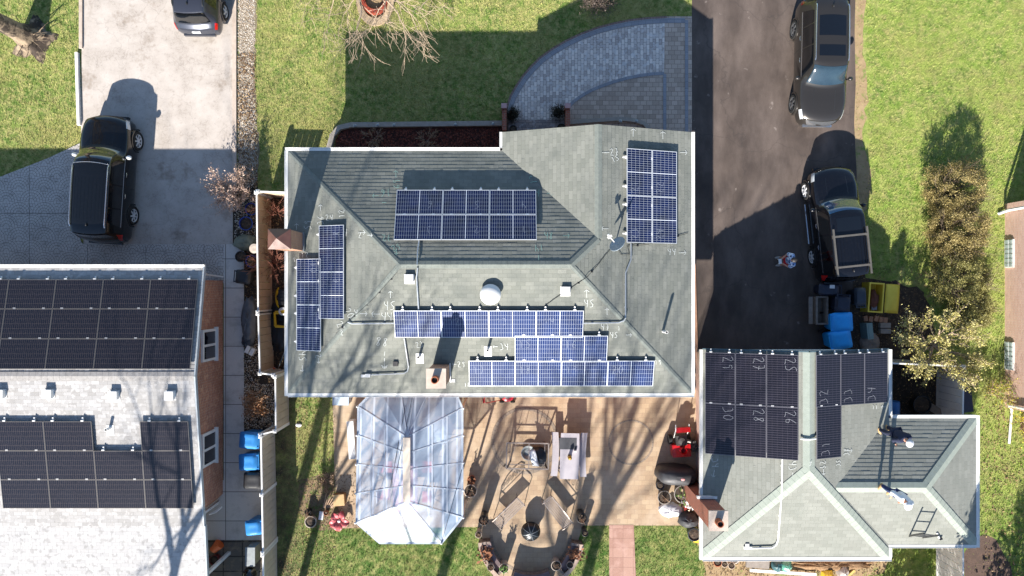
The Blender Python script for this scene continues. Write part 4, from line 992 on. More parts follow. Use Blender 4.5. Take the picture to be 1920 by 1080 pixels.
def car(label, cat, cx, cy, heading, L, Wd, Ht, fo, wb, pmat, hood=1.08, cowl=1.3, rf=2.05, rear=(1.0, .5, .22), twf=.70, opts=()):
    """local +y is the front; wheel midpoint at the origin; heading in degrees anticlockwise from +y"""
    o = thing('parked_car', label, cat, (cx, cy, 0), R(heading), None)
    w = Wd / 2; zb0 = hood - .08; r1, r2, r3 = rear
    bt = Ht - .70 if Ht < 1.75 else Ht - .74
    #      d           hw        zs   zb        zt            tw
    st = [(0.00, .58 * w, .42, .60, .63, .48 * w), (.03, .71 * w, .30, .72, .76, .58 * w), (.13, .85 * w, .26, zb0 - .12, hood - .14, .68 * w), (.38, .93 * w, .25, zb0 - .04, hood - .05, .79 * w),
          (.75, .985 * w, .25, zb0, hood, .84 * w), (cowl, w, .25, bt, hood + .07, .82 * w), (cowl + .05, w, .25, bt + .005, hood + .09, .81 * w), (rf - .08, w, .25, bt + .02, Ht - .075, twf * w), (rf + .12, w, .25, bt + .03, Ht - .02, (twf + .015) * w),
          (rf + .6, w, .25, bt + .04, Ht, (twf + .02) * w), (L - r1, w, .25, bt + .05, Ht - .01, (twf + .01) * w), (L - r2, .985 * w, .26, bt + .05, Ht - .07, (twf - .02) * w), (L - r3, .96 * w, .28, bt, bt + .10, .76 * w), (L - .10, .91 * w, .30, bt - .10, bt - .02, .74 * w), (L - .03, .86 * w, .33, .78, .84, .70 * w), (L, .72 * w, .40, .62, .66, .58 * w)]
    A = np.array(st); yo = fo + wb / 2
    def S(d, t):
        hw, zs, zb, zt, tw = [pchip(A[:, 0], A[:, k], np.array([d]))[0] for k in range(1, 6)]
        tw = min(tw, hw * .97)
        yy = [hw * .92, hw * .985, hw, hw * .985, hw * .95, tw + .015 * (zt - zb), tw * .93, tw * .55, 0]
        zz = [zs, zs + (zb - zs) * .25, zs + (zb - zs) * .6, zs + (zb - zs) * .88, zb, zt - .065 * min(1, (zt - zb) / .5 + .3), zt - .015, zt + .008, zt + .018]
        k = np.arange(9.)
        s = -1 if t < 0 else 1
        X_ = pchip(k, yy, np.array([abs(t)]))[0]; q_ = (X_ / w) ** 2
        gf = max(0, min(1, (L * .5 - d) / (L * .5 - rf))) if d > rf else 1; gr = max(0, min(1, (d - L * .5) / (L * .5 - r1)))
        return Vector((s * X_, yo - d - .20 * q_ * gf * gf + .14 * q_ * gr * gr, pchip(k, zz, np.array([abs(t)]))[0]))
    # t: 0 sill .. 8 centre line; sides by sign
    ds = sorted(set(list(np.linspace(0, L, 46)) + [s_[0] for s_ in st]))
    ts = [0, .5, 1, 1.5, 2, 2.5, 3, 3.5, 4, 4.35, 4.7, 5, 5.25, 5.5, 6, 6.5, 7, 7.5, 8]
    rows = [[S(d, -t) for t in ts] + [S(d, t) for t in reversed(ts[:-1])] for d in ds]
    mb = MB(); mb.grid(rows); mb.face(rows[0]); mb.face(list(reversed(rows[-1])))
    for a, b in zip(rows[:-1], rows[1:]): mb.face([a[0], a[-1], b[-1], b[0]])
    body = mb.build('body', pmat, o, smooth=True, world=False, angle=32)
    def patch(name, mt, d0, d1, t0, t1, side=None, off=.008, nd=8, nt=6, par=None, d0b=None, d1b=None):
        """patch of the skin; side None spans the centre from -t0.. to t0"""
        m_ = MB(); rr = []
        for i in range(nt + 1):
            f = i / nt
            row = []
            for j in range(nd + 1):
                g_ = j / nd
                a = d0 + ((d0b if d0b is not None else d0) - d0) * f; b = d1 + ((d1b if d1b is not None else d1) - d1) * f
                d = a + (b - a) * g_
                if side is None:
                    u = -1 + 2 * f; tt = 8 - (8 - t0) * abs(u); sg_ = -1 if u < 0 else 1
                    a, b = d0, d1; d = a + (b - a) * g_
                    p = S(d, tt * sg_); e1 = S(d + .01, tt * sg_) - S(d - .01, tt * sg_)
                    e2 = S(d, min(8, tt + .05) * sg_) - S(d, (tt - .05) * sg_)
                else:
                    tt = t0 + (t1 - t0) * f; sg_ = side
                    p = S(d, tt * sg_); e1 = S(d + .01, tt * sg_) - S(d - .01, tt * sg_); e2 = S(d, (tt + .05) * sg_) - S(d, (tt - .05) * sg_)
                n = e1.cross(e2)
                if n.length > 1e-9:
                    n.normalize()
                    if n.dot(p - Vector((0, p.y, .7))) < 0: n = -n
                row.append(p + n * off)
            rr.append(row)
        m_.grid(rr)
        return m_.build(name, mt, par or o, smooth=True, world=False, angle=60)
    wg = opts.get('wind', M_WIND)
    patch('windscreen', wg, cowl + .10, rf - .06, 5.35, 8, nd=10, nt=12)
    patch('wiper_cowl', M_TRIMK, cowl - .03, cowl + .10, 5.3, 8, nd=3, nt=10, off=.006)
    patch('rear_window', M_DGLASS, L - r2 + .04, L - r3 - .03, 5.5, 8, nd=6, nt=10)
    e = L - r1 + .1; m1 = rf + (e - rf) * .36; m2 = rf + (e - rf) * .74
    for s in (-1, 1):
        patch('side_window', M_DGLASS, rf - .52, m1 - .03, 4.12, 4.88, s, nd=8, nt=4, d0b=rf - .02)
        patch('side_window', M_DGLASS, m1 + .03, m2 - .03, 4.12, 4.88, s, nd=6, nt=4)
        patch('side_window', M_DGLASS, m2 + .03, e + .12, 4.12, 4.88, s, nd=6, nt=4, d1b=e - .06)
        if 'chrome' in opts: patch('window_trim', M_CHROME, rf - .5, e + .12, 4.0, 4.10, s, nd=10, nt=1, off=.010)
        patch('headlight', M_LAMP, .10, .42, 2.6, 4.3, s, nd=5, nt=4)
        patch('tail_light', M_RED, L - .24, L - .05, 2.9, 4.4, s, nd=4, nt=4)
        m_ = MB(); m_.ell((s * (w + .10), yo - cowl - .42, bt + .04), (.11, .09, .085), 10, 7); m_.beam((s * (w - .04), yo - cowl - .40, bt), (s * (w + .06), yo - cowl - .42, bt + .02), .06, .05); m_.build('wing_mirror', opts.get('mirror', pmat), o, smooth=True, world=False)
        for d in (rf + .42, rf + 1.32):
            m_ = MB(); p = S(d, 3.3 * s); m_.tube([p + Vector((s * .012, .09, 0)), p + Vector((s * .03, 0, 0)), p + Vector((s * .012, -.09, 0))], .014, 6); m_.build('door_handle', M_CHROME if 'chrome' in opts else M_TRIMK, o, world=False)
        if opts.get('rails'):
            m_ = MB(); q = [S(d, 5.6 * s) + Vector((0, 0, .05)) for d in np.linspace(rf + .25, L - r1 + .15, 10)]; q = [S(rf + .15, 5.6 * s)] + q + [S(L - r1 + .25, 5.6 * s)]
            m_.tube(q, .022, 6); m_.build('roof_rail', opts['rails'], o, smooth=True, world=False)
        if opts.get('step'):
            m_ = MB(); m_.tube([(s * (w + .07), yo - fo - .55, .36), (s * (w + .07), yo - fo - wb + .55, .36)], .035, 7); m_.build('running_board', M_CHROME, o, smooth=True, world=False)
        for k, yy in enumerate((wb / 2, -wb / 2)):
            rad = opts.get('wr', .37)
            m_ = MB(); n = 28; rows_ = []
            for r_, x_ in ((rad * .66, .0), (rad * .72, .035), (rad * .93, .03), (rad, -.03), (rad, -.16), (rad * .93, -.22), (.1, -.22)):
                rows_.append([(s * (w + .005 + x_), yy + r_ * math.cos(2 * math.pi * q / n), rad + r_ * math.sin(2 * math.pi * q / n)) for q in range(n)])
            m_.grid(rows_, cv=True); wh = m_.build('wheel', M_RUBBER, o, smooth=True, world=False)
            m_ = MB()
            for q in range(n):
                a0, a1 = 2 * math.pi * q / n, 2 * math.pi * (q + 1) / n
                m_.face([(s * (w + .0), yy + rad * .6 * math.cos(a0), rad + rad * .6 * math.sin(a0)), (s * (w + .02), yy + rad * .68 * math.cos(a0), rad + rad * .68 * math.sin(a0)), (s * (w + .02), yy + rad * .68 * math.cos(a1), rad + rad * .68 * math.sin(a1)), (s * (w + .0), yy + rad * .6 * math.cos(a1), rad + rad * .6 * math.sin(a1))])
            for q in range(opts.get('spokes', 6)):
                a = 2 * math.pi * q / opts.get('spokes', 6)
                m_.beam((s * (w + .015), yy, rad), (s * (w + .01), yy + rad * .64 * math.cos(a), rad + rad * .64 * math.sin(a)), .05, .03, up=(s, 0, 0))
            m_.box((s * (w + .01), yy, rad), (.05, .13, .13)); m_.build('rim', opts.get('rim', M_RIM), wh, world=False)
            m_ = MB(); m_.face([(s * (w - .012), yy + rad * .67 * math.cos(2 * math.pi * q / 20), rad + rad * .67 * math.sin(2 * math.pi * q / 20)) for q in range(20)]); m_.build('brake_disc', M_TRIMK, wh, world=False)
            m_ = MB(); n = 22   # arch lip
            q0 = []
            for q in range(n + 1):
                a = R(-12 + 204 * q / n); q0.append([(s * (w * .93), yy + rad * 1.2 * math.cos(a), rad + rad * 1.17 * math.sin(a)), (s * (w + .012), yy + rad * 1.2 * math.cos(a), rad + rad * 1.17 * math.sin(a)), (s * (w + .016), yy + rad * 1.05 * math.cos(a), rad + rad * 1.03 * math.sin(a)), (s * (w * .9), yy + rad * 1.05 * math.cos(a), rad + rad * 1.03 * math.sin(a))])
            m_.grid(q0); m_.build('wheel_arch', opts.get('arch', pmat), o, smooth=True, world=False)
    patch('grille', opts.get('grille', M_TRIMK), .006, .10, 5.2, 8, nd=3, nt=8, off=.008)
    m_ = MB(); m_.beam((-.62 * w, yo - .04, .45), (.62 * w, yo - .04, .45), .1, .14); m_.build('bumper', opts.get('bumper', pmat), o, world=False); m_ = MB(); m_.beam((-.68 * w, yo - L + .04, .5), (.68 * w, yo - L + .04, .5), .1, .14); m_.build('bumper', opts.get('bumper', pmat), o, world=False)
    for a, b, tt in opts.get('sunroof', ()): patch('sunroof', M_DGLASS, rf + a, rf + b, tt, 8, nd=4, nt=8, off=.006)
    if opts.get('rack'):
        m_ = MB(); ya, yb = yo - rf - .95, yo - rf - 2.15; xw = twf * w * .98; zt = Ht + .075
        for y in (ya, yb): m_.beam((-xw, y, zt), (xw, y, zt), .075, .035)
        for s in (-1, 1): m_.beam((s * xw, ya + .3, zt - .01), (s * xw, yb - .35, zt - .01), .065, .05)
        for s in (-1, 1):
            for y in (ya, yb): m_.box((s * xw, y, zt - .05), (.08, .14, .1))
        m_.build('roof_rack', mat('rack_grey', '#585550', '#4b4844', 6, .5), o, world=False)
        m_ = MB()
        for k in range(9): m_.beam((-xw * .8 + k * xw * .2, ya - .08, Ht + .015), (-xw * .8 + k * xw * .2, yb + .08, Ht + .008), .03, .012)
        m_.build('roof_ribs', PK, o, world=False)
    if opts.get('ribs'):
        m_ = MB()
        for k in range(-4, 5):
            q = [S(d, 8 - abs(k) * .36 if k == 0 else (8 - abs(k) * .36) * (1 if k > 0 else -1)) + Vector((0, 0, .004)) for d in np.linspace(rf + .7, L - r1 - .1, 6)]; m_.tube(q, .004, 4)
        m_.build('roof_ribs', PB, o, world=False)
    if opts.get('roof_trim'):
        m_ = MB(); q = [S(rf + .10, t) + Vector((0, 0, .012)) for t in (-5.6, -6.2, -7, -7.6)] + [S(rf + .10, 7.99) + Vector((0, 0, .012))] + [S(rf + .10, t) + Vector((0, 0, .012)) for t in (7.6, 7, 6.2, 5.6)]; m_.tube(q, .012, 5); m_.build('roof_trim', M_CHROME, o, world=False)
    m_ = MB()
    for s in (-1, 1):
        for dd in (rf - .55, m1, m2 + .1): m_.tube([S(dd + .02 * k_, s * k_) + Vector((s * .002, 0, 0)) for k_ in (.6, 1.2, 2, 2.8, 3.5, 4.0)], .007, 4)
        m_.tube([S(d, s * 3.62) for d in np.linspace(cowl, e, 12)], .006, 4)
    m_.build('door_seams', M_RUBBER, o, world=False)
    m_ = MB()
    for s in (-1, 1):
        q = [S(d, 7.05 * s) + Vector((0, 0, .003)) for d in np.linspace(.45, cowl - .1, 8)]; m_.tube(q, .012, 4)
    m_.build('hood_crease', pmat, o, world=False)
    m_ = MB(); p = S(L - r1 + .1, 8); m_.ell((p.x, p.y, p.z + .03), (.03, .07, .04), 8, 6); m_.build('roof_aerial', M_TRIMK, o, world=False)
    if opts.get('plate'):
        m_ = MB(); m_.box((0, yo - L + .03, .82), (.34, .06, .1)); m_.build('number_plate', M_WWHITE, o, world=False)
    return o
PB = paint('gloss_black_paint', '#07080a', rough=.22); PG = paint('dark_grey_paint', '#3b3835', .55, .32); PK = paint('black_blue_paint', '#0a0b10', rough=.24); PS_ = paint('slate_paint', '#3a3d47', .4, .3)
M_WIND2 = mat('blue_windscreen', '#1f4260', rough=.08, coat=1); M_WIND3 = mat('clear_windscreen', '#1b2a33', '#26363f', 3, .10, coat=1)
car('glossy black three row suv parked on the concrete driveway, front wheels beside its own shadow', 'car', -16.42, 4.56, -3.5, 5.2, 1.98, 1.85, .92, 3.06, PB, hood=1.16, cowl=1.32, rf=2.0, rear=(.75, .30, .16), twf=.71, opts=dict(chrome=1, rails=M_CHROME, wr=.40, spokes=7, rim=M_RIMB, roof_trim=1, ribs=1, mirror=M_LAMP))
car('dark charcoal suv with two sunroof panels parked facing down the asphalt driveway', 'car', 12.50, 9.06, 179.0, 5.12, 1.92, 1.78, .95, 3.04, PG, hood=1.10, cowl=1.38, rf=2.12, rear=(.8, .40, .2), twf=.68, opts=dict(chrome=1, rails=M_CHROME, wr=.39, sunroof=((.35, .78, 6.55), (1.15, 1.95, 6.5)), wind=M_WIND3, bumper=M_CHROME, grille=M_CHROME))
car('black boxy suv with a grey roof rack parked at a slant beside the trash bins', 'car', 13.10, 2.72, 5.9, 4.72, 1.86, 1.80, .86, 2.72, PK, hood=1.12, cowl=1.30, rf=1.95, rear=(.55, .22, .13), twf=.72, opts=dict(wr=.38, rim=M_RIMB, rack=1, step=1, sunroof=((.22, .75, 6.7),), wind=M_WIND2, chrome=1))
car('slate grey suv with red tail lights cut off by the top edge of the photo', 'car', -12.72, 12.72, -.5, 4.7, 1.86, 1.66, .92, 2.72, PS_, hood=1.05, cowl=1.3, rf=2.1, rear=(.95, .52, .24), twf=.66, opts=dict(wr=.35, rim=M_RIMB, spokes=5, plate=1, rails=M_TRIMK))

# ------------------------------------------------------------------ fences
M_TANV = mat('tan_vinyl', '#c0ac94', '#b39f87', 4, .6); M_GREYV = mat('grey_tan_vinyl', '#b5ab9c', '#a59b8d', 4, .6)
def fence(label, a, b, h, mt, base=None, group='vinyl fence runs', bw=.29, caps=True, postn=2):
    a = Vector((*a, 0)); b = Vector((*b, 0)); d = (b - a); L = d.length; d.normalize()
    o = thing('vinyl_fence', label, 'fence', a, 0, group)
    mb = MB(); n = max(1, round(L / bw)); s = L / n
    for i in range(n):
        p = a + d * (s * i + .008); q = a + d * (s * (i + 1) - .008)
        mb.beam(p + Vector((0, 0, h / 2)), q + Vector((0, 0, h / 2)), .035, h - .16)
    mb.build('boards', mt, o)
    for z in (.08, h - .04):
        mb = MB(); mb.beam(a + Vector((0, 0, z)), b + Vector((0, 0, z)), .055, .09); mb.build('rail', M_WHITE if z > .5 else mt, o)
    for i in range(postn):
        p = a + d * (L * i / max(1, postn - 1)); mb = MB(); mb.box(p + Vector((0, 0, h / 2 + .03)), (.12, .12, h + .06)); po = mb.build('post', M_WHITE, o)
        mb = MB(); z = h + .06; k = .075; bb = [p + Vector((x, y, z)) for x, y in ((-k, -k), (k, -k), (k, k), (-k, k))]
        for j in range(4): mb.face([bb[j], bb[(j + 1) % 4], p + Vector((0, 0, z + .07))])
        mb.face(list(reversed(bb))); mb.build('post_cap', M_WHITE, po)
    return o
def Q(x, y, h): p = P(x, y, h); return (p.x, p.y)
fh = 1.55
fence('tan vinyl fence, longest run between the side bed and the chimney', Q(481, 361, fh), Q(484, 585, fh), fh, M_TANV)
fence('tan vinyl fence, run in front of the yellow garden machine down to the corner post', Q(484, 588, fh), Q(487, 699, fh), fh, M_TANV, postn=1)
fence('short white topped fence joining the bare shrub corner to the house wall', Q(484, 359, fh), Q(548, 361, fh), fh, M_TANV, postn=1)
fence('very short fence return with an orange ball behind it', Q(488, 700, fh), Q(513, 703, fh), fh, M_GREYV, postn=2)
fence('grey vinyl fence, run just below the left corner of the green roof', Q(516, 706, fh), Q(517, 806, fh), fh, M_GREYV, postn=1)
fence('short fence return beside the upper blue bins', Q(516, 808, fh), Q(489, 815, fh), fh, M_GREYV, postn=2)
fence('grey vinyl fence, run backing the two blue bins and the black bin', Q(489, 818, fh), Q(491, 924, fh), fh, M_GREYV, postn=1)
fence('grey vinyl fence, run backing the lone blue bin', Q(491, 927, fh), Q(493, 1036, fh), fh, M_GREYV, postn=2)
fence('grey vinyl fence, run cut off by the bottom edge left of the lawn', Q(493, 1040, fh), Q(494, 1130, fh), fh, M_GREYV, postn=1)
fence('white topped fence running from the garage under the budding tree', Q(1668, 681, 1.7), Q(1806, 687, 1.7), 1.7, M_GREYV, postn=2)
fence('pale slatted fence closing the right side of the shaded yard', Q(1807, 690, 1.7), Q(1805, 800, 1.7), 1.7, M_WHITE, postn=1)
fence('pale slatted fence below the lower right roof corner', Q(1806, 1010, 1.7), Q(1806, 1130, 1.7), 1.7, M_WHITE, postn=2)

# ------------------------------------------------------------------ bins, pots and yard clutter
def cart(label, x, y, rz, col, group=None, w=.62, d=.72, h=1.05, lid=None, open_=False, sticker=False, name='wheeled_bin'):
    o = thing(name, label, 'bin', (x, y, 0), R(rz), group)
    mb = MB(); r = []
    for z, k in ((.06, .80), (.5, .90), (h - .08, .98)):
        a, b = w / 2 * k, d / 2 * k; c = .06
        r.append([(sx * (a - (c if i else 0)), sy * (b - (0 if i else c)), z) for sx, sy, i in ((1, 1, 0), (1, 1, 1), (-1, 1, 1), (-1, 1, 0), (-1, -1, 0), (-1, -1, 1), (1, -1, 1), (1, -1, 0))])
    mb.grid(r, cv=True); mb.face(list(reversed(r[0]))); mb.build('body', col, o, world=False)
    mb = MB(); rows = []
    for k in range(9):
        v = -1 + 2 * k / 8; row = []
        for j in range(9):
            u = -1 + 2 * j / 8
            e = max(abs(u), abs(v)); ru = u * (w / 2 + .03) * (1 - .06 * (abs(v) > .9)); rv = v * (d / 2 + .03) * (1 - .06 * (abs(u) > .9))
            z = h - .04 + .07 * (1 - u * u) * (1 - v ** 4) + (.03 if .25 < abs(u) < .8 and abs(v) < .7 else 0)
            if e > .95: z = h - .10
            row.append((ru, rv, z))
        rows.append(row)
    mb.grid(rows, flip=True); ld = mb.build('lid', lid or col, o, smooth=True, world=False)
    mb = MB(); mb.tube([(-w / 2, -d / 2 - .07, h - .06), (w / 2, -d / 2 - .07, h - .06)], .02, 6)
    for s in (-1, 1): mb.beam((s * w * .42, -d / 2 + .02, h - .08), (s * w * .42, -d / 2 - .08, h - .06), .05, .05)
    mb.build('handle', col, o, world=False)
    for s in (-1, 1):
        mb = MB(); mb.tube([(s * (w / 2 - .02), -d / 2 + .02, .12), (s * (w / 2 + .05), -d / 2 + .02, .12)], .12, 14); mb.build('wheel', M_RUBBER, o, smooth=True, world=False)
    if sticker:
        mb = MB(); mb.box((.12, -.05, h + .045), (.14, .2, .006)); mb.build('sticker', M_WWHITE, o, world=False)
    return o
M_BLUE = mat('blue_plastic', '#2b7fc0', '#2470b0', 5, .45); M_SKY = mat('bright_blue_plastic', '#22a2ea', '#1c94dc', 5, .45); M_NAVY = mat('navy_plastic', '#1f2436', '#181c2b', 5, .5); M_BLK = mat('black_bin', '#1c1d21', '#26272b', 5, .5); M_GRYB = mat('grey_bin', '#2a2f38', '#343942', 5, .5)
def at(px, py, h=.0): p = P(px, py, h); return p.x, p.y
gb = 'bins along the grey fence'
x, y = at(466, 826, 1); cart('blue wheeled bin nearest the fence return, uppermost of the three', x, y, 86, M_BLUE, gb)
x, y = at(465, 867, 1); cart('bright blue wheeled bin in the sun between a blue bin and a black bin', x, y, 92, M_BLUE, gb)
x, y = at(474, 902, 1); cart('black wheeled bin with a sunlit lid below two blue bins', x, y, 88, M_BLK, gb)
x, y = at(475, 990, 1); cart('blue wheeled bin standing alone by the lower grey fence run', x, y, 96, M_BLUE, gb, .55, .62)
x, y = at(455, 519, .9); cart('black rounded bin on the side walk left of the tan fence', x, y, -95, M_BLK, None, .5, .55, .95)
gb = 'bins at the end of the asphalt driveway'
x, y = at(1580, 604, 1); cart('bright blue wheeled bin beside the grey wooden bench', x, y, -87, M_SKY, gb, .72, .8)
x, y = at(1578, 637, 1); cart('bright blue wheeled bin half hidden by the garage roof', x, y, -80, M_SKY, gb, .72, .8)
x, y = at(1581, 570, 1); cart('navy wheeled bin directly above the bright blue bins', x, y, 176, M_NAVY, gb, .58, .6)
x, y = at(1557, 543, .9); cart('low navy bin with a white sticker behind the slanted black suv', x, y, 88, M_NAVY, gb, .42, .8, .9, sticker=True)
x, y = at(1614, 557, .9); cart('dark grey bin left of the open yellow bin', x, y, 2, M_GRYB, gb, .42, .7, .95)

def pot(label, x, y, r, h, mt, fill='soil', grp=None, cat='flower pot', rim=None):
    o = thing('flower_pot', label, cat, (x, y, 0), 0, grp)
    mb = MB(); mb.lathe([(r * .72, 0), (r * .98, h * .95), (r * 1.05, h), (r * .95, h + .005), (r * .9, h - .06), (0, h - .07)], (0, 0, 0), 20); mb.build('pot_body', mt, o, smooth=True, world=False)
    mb = MB(); mb.lathe([(r * .9, h - .055), (r * .4, h - .02), (0, h - .03)], (0, 0, 0), 14); mb.build('soil', M_SOIL, o, world=False)
    if rim: mb = MB(); mb.lathe([(r * 1.05, h + .004), (r * 1.07, h + .012), (r * .93, h + .012), (r * .92, h - .01)], (0, 0, 0), 20); mb.build('rim', rim, o, world=False, smooth=True)
    if fill in ('twigs', 'dry', 'green'):
        mb = MB()
        for k in range(16):
            a = random.uniform(0, 6.28); rr = random.uniform(.2, .9) * r; L = random.uniform(.15, .4)
            p = Vector((math.cos(a) * rr * .4, math.sin(a) * rr * .4, h - .04)); q = p + Vector((math.cos(a) * rr * .8, math.sin(a) * rr * .8, L))
            mb.tube([p, p.lerp(q, .5) + Vector((0, 0, .04)), q], .008, 4)
            if fill != 'twigs':
                for z in range(3):
                    c = p.lerp(q, random.uniform(.4, 1)); s = random.uniform(.03, .07); v1 = Vector((random.uniform(-1, 1), random.uniform(-1, 1), random.uniform(-.4, .4))) * s; v2 = Vector((-v1.y, v1.x, random.uniform(-.4, .4) * s)) * .6
                    mb.face([c - v1, c + v2, c + v1, c - v2])
        mb.build('plant', {'twigs': M_TWIG, 'dry': M_RUST, 'green': M_GRNLF}[fill], o, world=False)
    return o
M_TWIG = mat('pale_twigs', '#b59a84', '#94795f', 8, .85); M_RUST = mat('dry_plant', '#8e5c3c', '#74492f', 9, .85); M_GRNLF = mat('green_leaves', '#4f6f2f', '#6d8a3d', 9, .7)
M_BPOT = mat('cobalt_glaze', '#1c2f86', '#16256c', 5, .2, coat=.8); M_KPOT = mat('black_pot', '#1a1b1d', '#25262a', 6, .5); M_CPOT = mat('cream_pot', '#b8aa9c', '#a09283', 6, .7); M_GPOT = mat('grey_pot', '#8d867e', '#7a736b', 6, .7)
g1 = 'blue and black pots by the side bed'
for px, py, r, h, m_, f, lb in ((461, 419, .27, .45, M_BPOT, 'soil', 'cobalt blue round pot of soil left of the tan fence'), (471, 392, .24, .45, M_BPOT, 'twigs', 'cobalt blue pot tucked under the bare shrub against the fence'), (472, 490, .24, .4, M_BPOT, 'twigs', 'blue rimmed pot of dry stems below the white disc on the fence'),
                                  (451, 481, .22, .42, M_KPOT, 'soil', 'black round pot on the end of the side walk'), (479, 530, .2, .35, M_KPOT, 'soil', 'small black pot in the gravel right of the black bin')):
    x, y = at(px, py, h); pot(lb, x, y, r, h, m_, f, g1, rim=m_ if 'blue' in lb else None)
g2 = 'pots on the patio and seat wall'
for px, py, r, h, m_, f, lb in ((884, 900, .17, .3, M_TERRA, 'dry', 'terracotta pot of rusty dead leaves right of the clear pavilion'), (882, 921, .26, .42, M_CPOT, 'twigs', 'cream pot of pale twigs just below the terracotta pot'),
                                  (907, 976, .2, .85, M_KPOT, 'twigs', 'black planter with a white scoop at the left end of the seat wall'), (897, 1003, .13, .62, M_CPOT, 'twigs', 'small cream rimmed pot on the upper left of the seat wall'), (920, 1064, .14, .62, M_CPOT, 'twigs', 'small grey pot at the lower left foot of the seat wall'),
                                  (945, 1066, .19, .62, M_CPOT, 'green', 'pale planter with sprouts at the bottom of the stone circle'), (1043, 1061, .2, .62, M_CPOT, 'twigs', 'cream planter of dark twigs on the lower right of the seat wall'), (1069, 1060, .14, .55, M_CPOT, 'soil', 'small tan pot outside the lower right of the seat wall'),
                                  (1091, 972, .2, .8, M_KPOT, 'twigs', 'black planter with white stones at the right end of the seat wall'), (1097, 1000, .13, .62, M_KPOT, 'soil', 'small black pot just below the right end planter'),
                                  (582, 979, .23, .35, M_CPOT, 'soil', 'wide cream pot of brown soil on the worn lawn left of the pavilion'), (577, 961, .13, .3, M_KPOT, 'twigs', 'small black pot above the wide cream pot'), (611, 962, .1, .2, M_TERRA, 'soil', 'tiny tan pot next to the white paper on the worn lawn')):
    x, y = at(px, py, h); pot(lb, x, y, r, h, m_, f, g2)
g3 = 'pots beside and behind the garage'
for px, py, r, h, m_, f, lb in ((1346, 1055, .17, .25, M_TERRA, 'soil', 'terracotta pot left of the white pots under the garage gutter'), (1359, 1058, .13, .25, M_CPOT, 'soil', 'cream pot between a terracotta pot and a white pot'), (1372, 1061, .14, .25, M_CPOT, 'soil', 'pale pot lowest in the row under the garage gutter'), (1379, 1049, .16, .2, M_WWHITE, 'soil', 'white pot beside the foundation at the right of the row'),
                                  (1246, 933, .27, .4, M_GPOT, 'twigs', 'grey round planter of dead stems above the white sack'), (1281, 927, .36, .5, M_GPOT, 'green', 'big grey planter with leaves and rags beside the garage chimney'), (1238, 911, .17, .35, M_GRYB, 'soil', 'small dark pot in front of the covered grill'), (1302, 1003, .26, .5, M_GRYB, 'soil', 'dark grey tub on the grass below the garage chimney')):
    x, y = at(px, py, h); pot(lb, x, y, r, h, m_, f, g3)
M_YEW = mat('dark_shrub_leaves', '#2a2422', '#1f2418', 9, .8)
# ------------------------------------------------------------------ clear roofed pavilion
def poly_mat():
    t = NT('clear_roof_sheet'); p = t.pos()
    sp = t.n('ShaderNodeSeparateXYZ'); t.l(p, sp.inputs[0])
    f = t.math('ABSOLUTE', t.math('SUBTRACT', t.math('FRACT', t.math('MULTIPLY', sp.outputs[0], 1.9)), .5))
    stripe = t.ramp(f, .40, .46)
    base = t.mix(t.ramp(t.noise(p, 1.3, 4), .35, .7), C('#a3b8d0'), C('#bccbdd'))
    t.color(t.mix(t.math('MULTIPLY', stripe, .6), base, C('#dde3ea'))); t.set(Roughness=.2, Specular_IOR_Level=1.0)
    tr = t.n('ShaderNodeBsdfTransparent'); tr.inputs[0].default_value = (.86, .92, .98, 1)
    mx = t.n('ShaderNodeMixShader'); fac = t.math('ADD', .52, t.math('MULTIPLY', stripe, .3)); t.l(fac, mx.inputs[0])
    t.l(tr.outputs[0], mx.inputs[1]); t.l(t.b.outputs[0], mx.inputs[2]); t.l(mx.outputs[0], t.out.inputs[0])
    return t.m
M_POLY = poly_mat()
M_BEIGE = mat('beige_metal', '#cdbfae', '#bfb09f', 4, .5)
gz_ = thing('pavilion', 'elongated octagonal pavilion with clear plastic roof panels and a beige ridge, behind the house', 'pavilion', tuple(P(765, 880, 0)))
zE, zR = 2.2, 2.8
vpx = [(672, 762), (708, 726), (850, 726), (867, 765), (867, 970), (828, 1018), (712, 1018), (672, 975)]
V8 = [P(x, y, zE) for x, y in vpx]
r0, r1 = P(763, 820, zR), P(763, 940, zR)
# south facet carries through G so that it is one plane
nS = (V8[5] - r1).cross(V8[6] - r1); V8[7].z = r1.z - (nS.x * (V8[7].x - r1.x) + nS.y * (V8[7].y - r1.y)) / nS.z
def lerp(a, b, f): return a + (b - a) * f
facets = []
W_, E_ = [V8[0], V8[7]], [V8[3], V8[4]]
for k in range(4): facets.append([lerp(V8[0], V8[7], k / 4), lerp(V8[0], V8[7], (k + 1) / 4), lerp(r0, r1, (k + 1) / 4), lerp(r0, r1, k / 4)]); facets.append([lerp(V8[3], V8[4], k / 4), lerp(r0, r1, k / 4), lerp(r0, r1, (k + 1) / 4), lerp(V8[3], V8[4], (k + 1) / 4)])
Nm = lerp(V8[1], V8[2], .3); Nn = lerp(V8[1], V8[2], .7)
facets += [[V8[0], r0, V8[1]], [V8[1], r0, Nm], [Nm, r0, Nn], [Nn, r0, V8[2]], [V8[2], r0, V8[3]], [V8[4], r1, V8[5]], [V8[7], V8[6], V8[5], r1]]
for f in facets:
    mb = MB(); mb.face(f)
    if (Vector(f[1]) - Vector(f[0])).cross(Vector(f[2]) - Vector(f[0])).z < 0: mb.f[-1].reverse()
    mb.build('roof_panel', M_POLY, gz_)
ups = Vector((0, 0, .025))
M_PFR = mat('grey_white_frame', '#aeb6c0', '#a2abb6', 3, .45)
def bar(a, b, name, w=.05, mt=None): mb = MB(); mb.beam(Vector(a) + ups * .4, Vector(b) + ups * .4, w * 1.7, .012); return mb.build(name, mt or M_PFR, gz_)
